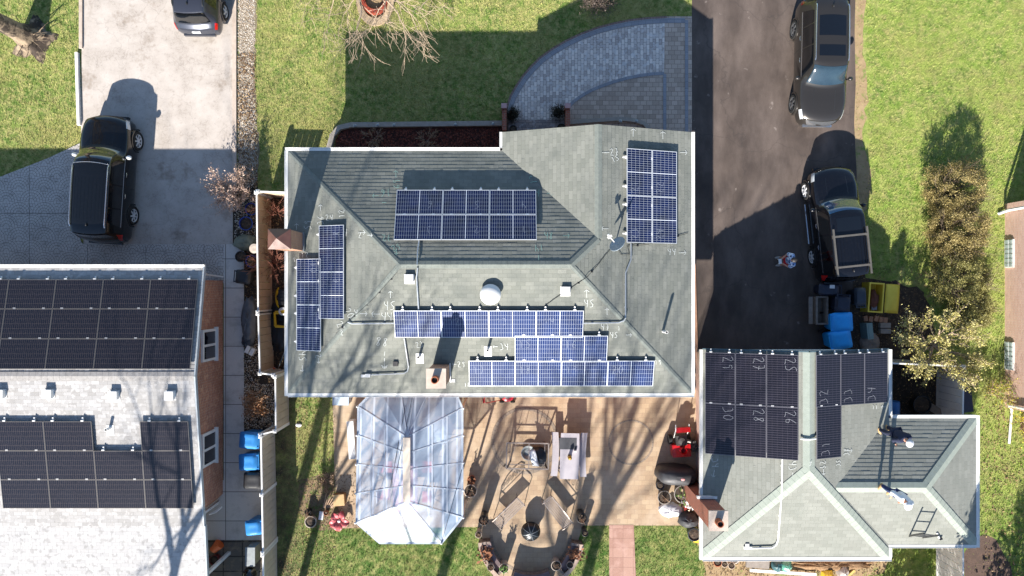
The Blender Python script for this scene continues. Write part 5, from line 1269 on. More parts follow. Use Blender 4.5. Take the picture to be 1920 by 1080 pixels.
for v in (V8[0], Nm, lerp(V8[1], V8[2], .5), Nn, V8[3]): bar(v, r0, 'rafter', .024)
for v in (V8[4], V8[5], V8[7]): bar(v, r1, 'rafter', .028)
for k in (1, 2, 3):
    bar(lerp(V8[0], V8[7], k / 4), lerp(r0, r1, k / 4), 'rafter', .024); bar(lerp(V8[3], V8[4], k / 4), lerp(r0, r1, k / 4), 'rafter', .024)
for i in range(8): bar(V8[i], V8[(i + 1) % 8], 'eave_beam', .045)
for f_ in (.28, .55):
    for side in ((V8[0], V8[7]), (V8[3], V8[4])): bar(lerp(side[0], r0, f_), lerp(side[1], r1, f_), 'purlin', .03)
mb = MB(); mb.beam(r0 + ups * 2.4, r1 + ups * 2.4, .27, .05); mb.build('ridge_beam', M_BEIGE, gz_)
for v in V8: mb = MB(); mb.beam((v.x, v.y, 0), (v.x, v.y, v.z - .03), .08, .08); mb.build('post', M_BEIGE, gz_)
sl_ = thing('string_lights', 'black string of small white bulbs zigzagging under the clear pavilion roof', 'string lights', tuple(P(765, 880, 0)))
mb = MB(); bulbs = []
for a, b, s in ((V8[0], V8[7], -1), (V8[3], V8[4], 1)):
    q = []
    for k in range(9):
        e = lerp(a, b, k / 8); m_ = lerp(r0, r1, k / 8); p = e if k % 2 == 0 else lerp(e, m_, .55)
        q.append(p - ups * 2); 
        if k % 2 == 0: bulbs.append(e + Vector((s * .04, 0, .05)))
    qq = []
    for i in range(len(q) - 1):
        for f in (0, .33, .66): qq.append(lerp(q[i], q[i + 1], f) - Vector((0, 0, .12 * math.sin(math.pi * f))))
    mb.tube(qq + [q[-1]], .012, 5)
for a, b in (((773, 745), (722, 985)), ((760, 760), (716, 1000)), ((866, 880), (830, 1010))): mb.tube([P(*a, 2.6), P((a[0] + b[0]) / 2, (a[1] + b[1]) / 2, 2.78), P(*b, 2.35)], .008, 4)
mb.build('cable', M_BLACK, sl_)
for b in bulbs + [V8[5] + Vector((0, 0, .06))]: mb = MB(); mb.ell(b, (.045, .045, .05), 8, 6); mb.build('bulb', M_WWHITE, sl_, smooth=True)
M_WTAB = mat('white_table', '#d9d7d6', '#cfcccb', 3, .4); M_REDC = mat('red_cushion', '#b86a64', '#a85c57', 6, .8); M_PINK = mat('faded_pink_cloth', '#d8b9bd', '#cfaab0', 3, .85)
x, y = at(765, 905); o = thing('table', 'long white table under the clear pavilion roof', 'table', (x, y, 0))
mb = MB(); mb.box((x, y, .73), (1.0, 2.0, .05)); mb.build('tabletop', M_PINK, o)
for sx in (-1, 1):
    for sy in (-1, 1): mb = MB(); mb.beam((x + sx * .42, y + sy * .9, 0), (x + sx * .42, y + sy * .9, .705), .05, .05); mb.build('leg', M_WTAB, o)
for i, (px, py, rz, lb) in enumerate(((728, 870, 90, 'red cushioned chair left of the long table under the clear roof'), (805, 870, -90, 'red cushioned chair right of the long table under the clear roof'), (725, 920, 90, 'red cushioned chair lower left under the clear roof'), (805, 925, -90, 'red cushioned chair lower right under the clear roof'))):
    x, y = at(px, py); o = thing('chair', lb, 'chair', (x, y, 0), R(-rz), 'chairs under the clear roof')
    mb = MB(); mb.box((0, 0, .44), (.46, .46, .08)); mb.build('seat', M_REDC, o, world=False)
    mb = MB(); mb.box((0, -.23, .72), (.46, .05, .5)); mb.build('backrest', M_WTAB, o, world=False)
    for sx in (-1, 1):
        for sy in (-1, 1): mb = MB(); mb.beam((sx * .2, sy * .2, 0), (sx * .2, sy * .2, .4), .03, .03); mb.build('leg', M_WTAB, o, world=False)
x, y = at(745, 800); mb = MB(); mb.box((x, y, .4), (1.4, .6, .8)); mb.box((x, y, .82), (1.5, .7, .05)); tag(mb.build('sideboard', mat('wood_brown', '#7c5b44', '#684a37', 6, .7)), 'brown wooden sideboard under the upper end of the clear pavilion roof', 'sideboard')
x, y = at(830, 800); mb = MB(); mb.ell((x, y, .5), (.5, .6, .5), 14, 9, jit=.08); tag(mb.build('covered_chair', M_WTAB, smooth=True), 'chair under a white dust cover at the upper right under the clear roof', 'covered chair')
mb = MB(); a = P(662, 822, .3); mb.box((a.x, a.y, .3), (.24, 1.5, .6), R(4)); mb.box((a.x, a.y, .62), (.28, 1.54, .04), R(4)); tag(mb.build('storage_box', M_WWHITE), 'narrow white storage box against the left side of the clear pavilion', 'storage box')
mb = MB(); a = P(640, 746, .5); mb.box((a.x, a.y, .3), (.6, .5, .55)); mb.box((a.x, a.y, .6), (.66, .56, .06)); tag(mb.build('cool_box', mat('pale_blue_plastic', '#b9c9d6', '#a9bccb', 3, .5)), 'pale blue cool box peeking out below the gutter left of the pavilion', 'cool box')

# ------------------------------------------------------------------ patio furniture
M_ALU = mat('weathered_metal', '#a0948b', '#877b72', 7, .45, .35); M_RESIN = mat('grey_resin', '#a9a3a6', '#9b959a', 3, .55); M_BRONZE = mat('dark_bronze', '#4a3d33', '#392f28', 6, .5, .4); M_GOLD = mat('brass', '#a8893c', rough=.3, metal=.7)
def bench(label, cx, cy, ang, L=1.34):
    """local x along the seat, +y the front"""
    x, y = at(cx, cy, .42); o = thing('garden_bench', label, 'bench', (x, y, 0), R(ang), 'metal benches by the fire bowl')
    mb = MB()
    for k in range(6): mb.box((0, -.19 + k * .077, .42), (L, .045, .025))
    mb.build('seat', M_ALU, o, world=False)
    mb = MB(); mb.tube([(-L / 2, -.22, .42), (-L / 2, -.29, .72), (-L * .3, -.31, .84), (0, -.32, .88), (L * .3, -.31, .84), (L / 2, -.29, .72), (L / 2, -.22, .42)], .02, 6)
    mb.tube([(-L / 2, -.25, .55), (L / 2, -.25, .55)], .014, 5)
    for k in range(-2, 3):
        c = (k * L * .19, -.285, .69); mb.tube([(c[0] + .10 * math.cos(R(t)), c[1], c[2] + .10 * math.sin(R(t))) for t in range(0, 361, 40)], .011, 4)
        mb.tube([(c[0] + .045 * math.cos(R(t)), c[1], c[2] + .045 * math.sin(R(t))) for t in range(0, 361, 60)], .010, 4)
    mb.build('backrest', M_ALU, o, world=False)
    for s in (-1, 1):
        mb = MB(); mb.tube([(s * L / 2, .22, .42), (s * L / 2, .24, .60), (s * L / 2, .12, .64), (s * L / 2, -.26, .62)], .018, 6); mb.beam((s * L / 2, -.2, .42), (s * L / 2, .22, .42), .03, .03); mb.build('armrest', M_ALU, o, world=False)
        for f in (-1, 1): mb = MB(); mb.tube([(s * L / 2, f * .21, .42), (s * L / 2, f * .25, 0)], .018, 6); mb.build('leg', M_ALU, o, world=False)
bench('slatted metal bench left of the black fire bowl, turned towards it', 955, 961, 45 + 180); bench('slatted metal bench right of the black fire bowl, under the grey picnic table', 1044, 960, -52 + 180)
x, y = at(1068, 855, .7); o = thing('picnic_table', 'pale grey picnic table with two bowed benches on the patio', 'picnic table', (x, y, 0), R(-1.5))
def slab(name, cx_, wd, L, z, bow, th=.05):
    mb = MB(); pl = []
    for k in range(13): t = -1 + k / 6; pl.append((cx_ + wd / 2 + bow * (1 - t * t) * (1 if cx_ >= 0 else -1) * (cx_ != 0) + (.02 * (1 - t * t) if cx_ == 0 else 0), t * L / 2))
    for k in range(13): t = 1 - k / 6; pl.append((cx_ - wd / 2 + bow * (1 - t * t) * (1 if cx_ >= 0 else -1) * (cx_ != 0) - (.02 * (1 - t * t) if cx_ == 0 else 0), t * L / 2))
    mb.prism(pl, z - th, z, bottom=True); return mb.build(name, M_RESIN, o, world=False)
slab('tabletop', 0, .74, 1.86, .74, 0); slab('bench_seat', -.60, .27, 1.8, .45, -.05); slab('bench_seat', .60, .27, 1.8, .45, -.05)
for s in (-1, 1):
    mb = MB(); mb.beam((-.6, s * .6, .36), (.6, s * .6, .36), .06, .06); mb.build('cross_brace', M_BRONZE, o, world=False)
    for q in (-1, 1): mb = MB(); mb.beam((q * .28, s * .6, .69), (q * .42, s * .62, 0), .06, .06); mb.build('leg', M_BRONZE, o, world=False)
mb = MB(); a = P(1065, 832, .745); mb.box(a, (.7, .46, .01), R(-1)); tag(mb.build('table_rectangle', mat('slate_grey', '#45464a', '#3b3c40', 5, .8)), 'flat dark grey rectangle on the picnic table', 'mat')  # thin dark grey box laid on the tabletop
x, y = at(1068, 857, .8); o = thing('lantern', 'small brass lantern standing on the picnic table', 'lantern', (x, y, .742))
mb = MB(); mb.lathe([(.085, 0), (.085, .04), (.06, .05), (.06, .22), (.08, .24), (.03, .30), (0, .31)], (0, 0, 0), 14); mb.build('lantern_body', M_GOLD, o, smooth=True, world=False)
mb = MB(); mb.lathe([(.066, .07), (.066, .2)], (0, 0, 0), 12); mb.build('glass', M_DGLASS, o, world=False)
mb = MB(); a = P(1078, 846, .745); mb.box((a.x, a.y, .80), (.09, .07, .1)); tag(mb.build('candle_jar', M_WWHITE), 'tiny white jar beside the brass lantern', 'jar')
x, y = at(989, 855, .75); o = thing('frame_table', 'open metal table frame without its top, a black bag showing through', 'table frame', (x, y, 0), R(-1))
mb = MB(); a, b = .85, .52
for z, k, wd in ((.74, 1, .05), (.40, .84, .03)):
    for p, q in (((-a, -b), (a, -b)), ((a, -b), (a, b)), ((a, b), (-a, b)), ((-a, b), (-a, -b))): mb.beam((p[0] * k, p[1] * k, z), (q[0] * k, q[1] * k, z), wd, wd)
mb.beam((.06, -b, .74), (.06, b, .74), .04, .04); mb.build('frame', M_ALU, o, world=False)
mb = MB()
for k in (-.55, -.28, .3, .55): mb.beam((k, b, .70), (k, b * .8, .42), .02, .02)
mb.beam((-.8, .1, .70), (-.7, .1, .4), .02, .02); mb.beam((-a * .96, -b * .9, .7), (-.42, b * .95, .42), .025, .025); mb.build('strut', M_ALU, o, world=False)
for sx in (-1, 1):
    for sy in (-1, 1): mb = MB(); mb.beam((sx * a * .96, sy * b * .94, .72), (sx * a * .80, sy * b * .78, 0), .05, .05); mb.build('leg', M_BRONZE, o, world=False)
x, y = at(1010, 856, .3); mb = MB(); mb.ell((x, y, .26), (.34, .42, .27), 14, 9, jit=.13); tag(mb.build('black_bag', mat('black_sack', '#15161a', '#1d1e23', 9, .4), smooth=True), 'crumpled black bag under the open metal table frame', 'bag')
x, y = at(1001, 856, .5); mb = MB(); mb.grid([[(x - .24 + .09 * i + .03 * j, y + .3 - .11 * j + random.uniform(-.02, .02), .57 + random.uniform(-.05, .06) + .04 * math.sin(i * 2 + j)) for j in range(7)] for i in range(4)]); o_ = mb.build('white_cloth', mat('white_cloth', '#e3e3e4', '#cfd2d6', 6, .8), smooth=True); o_.modifiers.new('s', 'SOLIDIFY').thickness = .02; tag(o_, 'rumpled white cloth draped over the black bag under the table frame', 'cloth')
x, y = at(991, 850, .2); mb = MB(); mb.lathe([(0, .0), (.16, .0), (.3, .14), (.31, .15), (.28, .15), (.15, .03), (0, .03)], (x, y, .02), 20); tag(mb.build('metal_bowl', M_LEAD, smooth=True), 'grey metal bowl under the middle bar of the table frame', 'bowl')
x, y = at(995, 995, .3); o = thing('fire_bowl', 'round black fire bowl with a domed spark screen in the middle of the stone circle', 'fire bowl', (x, y, 0))
mb = MB(); mb.lathe([(0, .16), (.2, .17), (.33, .25), (.38, .36), (.40, .37), (.40, .39), (.36, .38)], (0, 0, 0), 26); mb.build('bowl', M_BLK, o, smooth=True, world=False)
mb = MB(); mb.lathe([(.38, .39), (.36, .5), (.28, .60), (.15, .67), (0, .69)], (0, 0, 0), 24); mb.build('screen', mat('spark_mesh', '#101113', '#1b1c1e', 30, .35), o, smooth=True, world=False)
mb = MB()
for k in range(4): a = math.pi * k / 4 + .3; mb.tube([(.385 * math.cos(t) * math.cos(a), .385 * math.cos(t) * math.sin(a), .395 + .30 * math.sin(t)) for t in np.linspace(0, math.pi, 13)], .01, 5)
mb.tube([(-.03, 0, .70), (0, 0, .75), (.03, 0, .70)], .012, 5); mb.build('screen_ribs', M_LEAD, o, world=False)
for k in range(3): a = 2 * math.pi * k / 3; mb = MB(); mb.beam((.25 * math.cos(a), .25 * math.sin(a), .25), (.36 * math.cos(a), .36 * math.sin(a), 0), .04, .04); mb.build('leg', M_BLK, o, world=False)
M_STN = brickmat('wall_stone', '#8e7d72', '#79695f', '#5a4f47', .3, .12, .01, gamt=.4, third='#a2948a'); M_SCAP = mat('wall_capstone', '#b39c8b', '#9d8878', 5, .85, bump=.3); M_PCAP = mat('purple_capstone', '#7d6a69', '#6c5b5b', 5, .8, bump=.3)
def arcwall(parent, name, r0_, r1_, a0, a1, z0, z1, mt, c=(995, 1000), n=16):
    pl = [(c[0] + r1_ * math.cos(R(a0 + (a1 - a0) * i / n)), c[1] - r1_ * math.sin(R(a0 + (a1 - a0) * i / n))) for i in range(n + 1)] + [(c[0] + r0_ * math.cos(R(a1 - (a1 - a0) * i / n)), c[1] - r0_ * math.sin(R(a1 - (a1 - a0) * i / n))) for i in range(n + 1)]
    mb = MB(); mb.prism([(P(*p).x, P(*p).y) for p in pl], z0, z1); return mb.build(name, mt, parent)
def drystuff(parent, pts, n, s=.12, mt=None, z=.42):
    mb = MB()
    for k in range(n):
        p = P(*random.choice(pts), 0); p = Vector((p.x + random.gauss(0, .13), p.y + random.gauss(0, .13), z + random.uniform(0, .12))); v1 = Vector((random.uniform(-1, 1), random.uniform(-1, 1), random.uniform(-.6, .6))) * s * random.uniform(.3, .7); v2 = Vector((-v1.y, v1.x, random.uniform(-s, s) * .5)) * .5
        mb.face([p - v1, p + v2, p + v1, p - v2])
    return mb.build('dry_plant', mt or M_RUST, parent)
for lb, a0, a1, pts in (('curved stone planter wall left of the fire bowl with rusty dead plants', 186, 230, [(909, 1026), (911, 1035)]), ('curved stone planter wall right of the fire bowl with rusty dead plants', 310, 352, [(1075, 1030), (1082, 1033)])):
    o = thing('stone_planter', lb, 'planter', tuple(P(995, 1000)))
    arcwall(o, 'outer_wall', 92, 97, a0, a1, 0, .42, M_STN); arcwall(o, 'inner_wall', 76, 81, a0, a1, 0, .36, M_STN); arcwall(o, 'capstones', 91.2, 98.2, a0, a1, .42, .48, M_SCAP); arcwall(o, 'inner_capstones', 75, 81.5, a0, a1, .36, .41, M_PCAP); arcwall(o, 'soil', 81.6, 91, a0, a1, 0, .33, M_PCAP); arcwall(o, 'end_wall', 76, 97, a0, a0 + 3, 0, .46, M_STN); arcwall(o, 'end_wall', 76, 97, a1 - 3, a1, 0, .46, M_STN); drystuff(o, pts, 90, .16)
o = thing('stone_bench', 'curved stone seat with purplish capstones at the bottom edge, below the fire bowl', 'stone bench', tuple(P(995, 1000)))
arcwall(o, 'base', 72, 96, 246, 296, 0, .40, M_STN, n=14); arcwall(o, 'seat', 70, 97, 245, 297, .40, .46, M_PCAP, n=14); arcwall(o, 'backrest', 90, 98, 245, 297, .46, .8, M_STN, n=14)

# ------------------------------------------------------------------ machines and clutter
M_RED_ = mat('red_paint', '#b5161c', '#9c1218', 8, .3, coat=.6); M_DIRTY = mat('engine_grey', '#6b6763', '#3d3a38', 20, .5, .4); M_YEL = mat('yellow_paint', '#e0b41c', '#d1a318', 5, .4)
x, y = at(1271, 825); o = thing('snow_blower', 'red snow blower standing by the garage wall', 'snow blower', (x, y, 0), R(4))
mb = MB(); mb.tube([(-.36, -.32, .28), (.36, -.32, .28)], .27, 14); mb.box((0, -.32, .42), (.74, .5, .3)); mb.build('auger_housing', M_RED_, o, world=False)
mb = MB(); mb.box((0, .12, .5), (.42, .4, .35)); mb.lathe([(.15, .0), (.14, .12), (0, .14)], (-.02, .12, .67), 12); mb.tube([(.2, .1, .6), (.38, .05, .65)], .07, 8); mb.build('engine', M_DIRTY, o, world=False)
mb = MB(); mb.lathe([(.11, 0), (.10, .25), (.13, .4)], (.0, -.25, .55), 10); mb.build('chute', M_RED_, o, world=False)
mb = MB(); mb.box((.02, .62, .92), (.56, .2, .16)); mb.build('control_box', M_RED_, o, world=False)
mb = MB(); mb.tube([(-.25, .2, .4), (-.27, .6, .9), (-.27, .85, 1.0)], .018, 6); mb.tube([(.25, .2, .4), (.27, .6, .9), (.27, .85, 1.0)], .018, 6); mb.build('handlebar', M_WWHITE, o, world=False)
for s in (-1, 1): mb = MB(); mb.tube([(s * .30, .1, .2), (s * .44, .1, .2)], .2, 16); mb.build('wheel', M_RUBBER, o, world=False, smooth=True)
x, y = at(1297, 833); mb = MB()
for k in range(7): mb.tube([(x - .2 + random.uniform(0, .4), y - .2 + random.uniform(0, .4), .1), (x - .2 + random.uniform(0, .4), y - .2 + random.uniform(0, .4), .5)], .04, 6)
mb.box((x, y, .25), (.3, .4, .3), .3); tag(mb.build('engine_parts', M_DIRTY), 'jumble of grey engine parts right of the red snow blower', 'engine parts')
x, y = at(938, 739); o = thing('lawn_mower', 'red lawn mower half hidden under the gutter of the house', 'lawn mower', (x, y, 0), R(90))
mb = MB(); mb.lathe([(.28, .1), (.28, .24), (.22, .29), (0, .3)], (0, -.3, 0), 16); mb.build('deck', M_RED_, o, world=False, smooth=True)
mb = MB(); mb.lathe([(.13, .3), (.13, .42), (0, .45)], (0, -.3, 0), 12); mb.box((0, -.05, .36), (.22, .2, .14)); mb.build('engine', M_DIRTY, o, world=False)
mb = MB(); mb.tube([(-.22, 0, .2), (-.24, .55, .75), (-.2, .62, .8), (.2, .62, .8), (.24, .55, .75), (.22, 0, .2)], .016, 6); mb.tube([(-.24, .66, .8), (-.06, .68, .8)], .03, 6); mb.build('handlebar', M_RED_, o, world=False)
for sx in (-1, 1):
    for sy in (-.52, -.06): mb = MB(); mb.tube([(sx * .27, sy, .1), (sx * .33, sy, .1)], .1, 12); mb.build('wheel', M_RUBBER, o, world=False)
M_COVER = mat('black_grill_cover', '#2b2b2e', '#3a3a3d', 6, .55, bump=.6, bscale=5)
x, y = at(1268, 890, .5); o = thing('covered_grill', 'barbecue under a black fabric cover with a small round badge, beside the garage', 'grill', (x, y, 0), R(-3))
mb = MB(); rows = []
for z, k, zz in ((0, 1.0, 0), (.45, .98, 0), (.80, .95, 0), (.95, .82, 0), (1.08, .55, 0), (1.12, .2, 0)):
    rows.append([(.80 * k * math.copysign(abs(math.cos(a)) ** .6, math.cos(a)) * random.uniform(.96, 1.04), .36 * k * math.copysign(abs(math.sin(a)) ** .7, math.sin(a)) * random.uniform(.94, 1.06), z) for a in np.linspace(0, 2 * math.pi, 25)[:-1]])
mb.grid(rows, cv=True); mb.face(rows[-1]); mb.build('cover', M_COVER, o, smooth=True, world=False, angle=60)
mb = MB(); mb.ell((.12, -.02, 1.11), (.09, .06, .03), 12, 6); mb.build('badge', mat('pink_badge', '#c08a88', rough=.7), o, world=False)
M_SACK = mat('white_sack', '#dddcdc', '#c9c9cc', 5, .6, bump=.5, bscale=8)
x, y = at(1258, 957, .2); mb = MB(); mb.ell((x, y, .15), (.52, .30, .2), 18, 9, jit=.16); tag(mb.build('white_sack', M_SACK, smooth=True), 'crumpled white plastic sack on the patio beside the garage pots', 'sack')
x, y = at(1291, 975, .5); mb = MB(); mb.ell((x, y, .4), (.42, .34, .4), 16, 9, jit=.1); tag(mb.build('dark_sack', M_COVER, smooth=True), 'dark grey stuffed sack at the foot of the garage chimney', 'sack')
x, y = at(1290, 940, .62); mb = MB()
for k in range(60): p = Vector((x + random.gauss(0, .25), y + random.gauss(0, .2), .55 + random.uniform(0, .2))); v1 = Vector((random.uniform(-1, 1), random.uniform(-1, 1), random.uniform(-.5, .5))) * random.uniform(.04, .11); v2 = Vector((-v1.y, v1.x, .02)) * .6; mb.face([p - v1, p + v2, p + v1, p - v2])
tag(mb.build('torn_paper', island_mat('rag_colours', ['#e3ded6', '#d2cdc4', '#b4473c', '#e8e6e0', '#c2ad8b', '#7d8f4a', '#e0ddd8'])), 'heap of torn white paper and rags on the big grey planter', 'paper scraps')
x, y = at(1310, 1010, .3); mb = MB(); mb.ell((x, y, .14), (.28, .22, .16), 12, 7, jit=.15); tag(mb.build('yellow_bag', M_YEL, smooth=True), 'small yellow bag under the corner of the garage roof', 'bag')
x, y = at(1316, 945, .9); mb = MB(); mb.box((x - .1, y, .55), (.28, .7, 1.1), .2); tag(mb.build('wooden_cabinet', M_RBRICK), 'reddish brick pier leaning out beside the garage wall, next to the chimney', 'pier')
x, y = at(529, 560, .5); o = thing('garden_tiller', 'yellow garden machine with a black grille between the fence and the house', 'garden machine', (x, y, 0), R(0))
mb = MB(); mb.grid([[(-.02 + .16 * math.cos(a) * k - .12, .42 * math.sin(a) * k + .05, .45 + .25 * (1 - k)) for a in np.linspace(R(90), R(270), 12)] for k in (1, .8, .55, .3)]); mb.build('cover', M_YEL, o, world=False, smooth=True)
mb = MB(); mb.box((.1, .05, .4), (.5, .62, .3))
for k in range(4): mb.box((.1, -.15 + k * .14, .57), (.42, .07, .04))
mb.build('engine', M_BLACK, o, world=False)
mb = MB(); mb.lathe([(.13, .4), (.17, .42), (.17, .5), (.1, .52), (.09, .44), (0, .43)], (.02, -.52, 0), 18); mb.build('pulley', M_WWHITE, o, world=False)
for s in (-1, 1): mb = MB(); mb.tube([(.1 + s * .2, -.3, .2), (.1 + s * .3, -.3, .2)], .2, 14); mb.build('wheel', M_RUBBER, o, world=False)
x, y = at(530, 600, .4); o = thing('yellow_cart', 'yellow tubular cart frame just below the yellow garden machine', 'cart', (x, y, 0))
mb = MB(); mb.tube([(-.3, -.25, .4), (-.32, .28, .42), (.3, .34, .4), (.32, -.3, .4), (-.3, -.25, .4)], .06, 8); mb.beam((-.3, .3, .42), (.3, .36, .42), .14, .05); mb.build('frame', M_YEL, o, world=False)
mb = MB(); mb.grid([[(-.26, -.22, .38), (.28, -.26, .38)], [(-.2, 0, .15), (.2, 0, .15)], [(-.27, .25, .38), (.27, .3, .38)]]); mb.build('tray', M_BLACK, o, world=False)
for s in (-1, 1): mb = MB(); mb.tube([(s * .22, 0, .16), (s * .28, 0, .16)], .16, 14); mb.build('wheel', M_RUBBER, o, world=False)
M_TARP = mat('grey_tarpaulin', '#63666b', '#4d5056', 4, .5, bump=.8, bscale=6); M_TARP2 = mat('black_tarpaulin', '#121316', '#1c1d21', 4, .5, bump=.8, bscale=6)
def heap(name, label, cat, px, py, rx, ry, h, mt, jit=.14, rz=0):
    x, y = at(px, py); mb = MB(); rows = []; n = 26
    for i in range(9):
        k = i / 8; rows.append([(x + rx * (1 - k ** 2 * .9) * math.cos(a) * (1 + random.uniform(-jit, jit)), y + ry * (1 - k ** 2 * .9) * math.sin(a) * (1 + random.uniform(-jit, jit)), h * (1 - (1 - k) ** 2) * random.uniform(.85, 1.1)) for a in np.linspace(0, 2 * math.pi, n + 1)[:-1]])
    mb.grid(rows, cv=True); mb.face(rows[-1]); return tag(mb.build(name, mt, smooth=True, angle=70), label, cat)
heap('tarpaulin', 'crumpled grey tarpaulin lying in the gravel left of the tan fence', 'tarpaulin', 470, 600, .32, 1.0, .4, M_TARP)
heap('black_tarpaulin', 'black tarpaulin heaped between the fence and the house below the yellow cart', 'tarpaulin', 520, 612, .5, 1.0, .22, M_TARP2)
heap('dark_sack', 'dark folded sack at the lower end of the grey tarpaulin', 'sack', 466, 638, .25, .35, .25, mat('dark_blue_grey', '#3a414a', '#2c323a', 5, .6))
heap('stone_pile', 'pale green grey boulder with broken stones above the black pots', 'boulder', 462, 455, .5, .32, .3, mat('mossy_stone', '#8d917c', '#75796a', 4, .9, bump=.6), .2)
heap('fallen_branches', 'heap of dry tan brush under the garage gutter', 'brush heap', 1560, 1056, 1.5, .28, .3, mat('dry_brush', '#8c6f50', '#6a5139', 12, .95, bump=1, bscale=14), .25)
x, y = at(466, 655, .1); mb = MB(); mb.box((x, y, .12), (.16, .3, .2), -.5); mb.box((x + .18, y - .1, .12), (.16, .3, .2), -.5); tag(mb.build('paver_blocks', M_WWHITE), 'two pale paver blocks in the gravel below the grey tarpaulin', 'blocks')
x, y = at(476, 466, 1.5); mb = MB(); mb.lathe([(0, 0), (.17, .0), (.19, .03), (.1, .04), (0, .03)], (x, y, 1.45), 20); mb.beam((x, y, 0), (x, y, 1.44), .05, .05); tag(mb.build('bird_bath', M_CPOT), 'pale round bird bath on a post against the tan fence', 'bird bath')
mb = MB(); a = P(524, 700, .2); mb.ell((a.x - .28, a.y + .12, .2), (.13, .13, .13), 14, 9); tag(mb.build('orange_ball', mat('orange_plastic', '#d4622a', '#c5561f', 4, .5), smooth=True), 'orange ball behind the short fence return', 'ball')
for i, (a, b) in enumerate((((522, 690), (541, 640)), ((531, 692), (545, 652)))): mb = MB(); mb.tube([P(*a, .1), P(*b, 1.2)], .02, 6); tag(mb.build('garden_stake', M_LEAD), ['long thin grey stake leaning on the house, nearer the fence', 'shorter thin grey stake leaning on the house, nearer the wall'][i], 'stake', 'stakes by the orange ball')
x, y = at(402, 1028, .3); mb = MB(); mb.tube([(x + .18, y + .16, .22), (x - .1, y - .12, .2)], [.21, .15], 16); tag(mb.build('orange_bucket', mat('orange_plastic', '#d4622a'), smooth=True), 'orange bucket lying on its side by the left house', 'bucket')
x, y = at(402, 1050, .3); pot('dark red pot below the orange bucket', x, y, .2, .35, mat('oxblood_glaze', '#6a2024', '#5a1a1e', 5, .4), 'soil', None)
x, y = at(469, 1076, .6); o = thing('kettle_grill', 'round black kettle barbecue cut by the bottom edge beside the fence', 'grill', (x, y, 0))
mb = MB(); mb.lathe([(0, .4), (.2, .45), (.29, .62), (.29, .66), (.24, .82), (.12, .9), (0, .92)], (0, 0, 0), 24); mb.build('bowl', mat('black_enamel', '#0c0c0e', rough=.15, coat=1), o, smooth=True, world=False)
mb = MB(); mb.box((0, 0, .95), (.12, .04, .03)); mb.build('handle', M_WWHITE, o, world=False)
for k in range(3): a = 2.1 * k; mb = MB(); mb.beam((.18 * math.cos(a), .18 * math.sin(a), .5), (.3 * math.cos(a), .3 * math.sin(a), 0), .03, .03); mb.build('leg', M_LEAD, o, world=False)
x, y = at(473, 1040, .5); mb = MB(); mb.box((x, y, .35), (.35, .7, .7)); mb.box((x, y, .72), (.4, .76, .05)); tag(mb.build('side_table', M_LEAD), 'grey metal side table between the lone blue bin and the kettle barbecue', 'table')
# left clutter of the lawn
x, y = at(635, 938, .4); o = thing('wooden_box', 'square tan wooden box on the worn lawn left of the pavilion', 'wooden box', (x, y, 0), R(4)); mb = MB(); mb.box((0, 0, .2), (.42, .42, .38)); mb.build('box_body', mat('box_side', '#9a7148', '#855f3b', 6, .8), o, world=False); mb = MB(); mb.box((0, 0, .405), (.46, .46, .03)); mb.build('lid', mat('tan_plywood', '#d0ad7c', '#bf9a68', 5, .7), o, world=False)
o = thing('garden_pinwheel', 'fallen red metal flower ornament with curled petals near the pavilion', 'garden ornament', tuple(P(638, 974)))
for k, a in enumerate((70, 200, 265, 350, 130)):
    mb = MB(); ca, sa = math.cos(R(a)), math.sin(R(a)); rows = []
    for i in range(7):
        t = i / 6; wd = .05 + .13 * math.sin(math.pi * t); r_ = .06 + .36 * t; rows.append([(r_ * ca - s * wd * sa, r_ * sa + s * wd * ca, .10 + .14 * math.sin(math.pi * t * .9) + abs(s) * .07) for s in (-1, -.5, 0, .5, 1)])
    mb.grid(rows); q = mb.build('petal', mat('faded_red', '#b05a5c', '#9c3f44', 4, .5), o, world=False, smooth=True); q.modifiers.new('s', 'SOLIDIFY').thickness = .012
mb = MB(); mb.ell((0, 0, .2), (.07, .07, .06), 12, 7); mb.build('hub', M_WWHITE, o, world=False, smooth=True)
x, y = at(603, 966); mb = MB(); mb.box((x, y, .05), (.18, .34, .06), -.15); tag(mb.build('paper_bag', M_SACK), 'white folded paper bag on the worn lawn', 'paper bag')
mb = MB()
for k in range(7): a = P(606 + k * 2.5, 952, .05); b = P(612 + k * 4, 925 + 3 * k, .12); mb.tube([a, b], .022, 5)
tag(mb.build('stick_bundle', M_TWIG), 'bundle of pale sticks between the paper bag and the wooden box', 'sticks')
mb = MB(); a = P(560, 797, .02); mb.ell((a.x, a.y, .04), (.14, .08, .04), 9, 5, jit=.2); tag(mb.build('paper_scrap', M_SACK), 'scrap of white paper on the lawn right of the fence corner', 'litter')
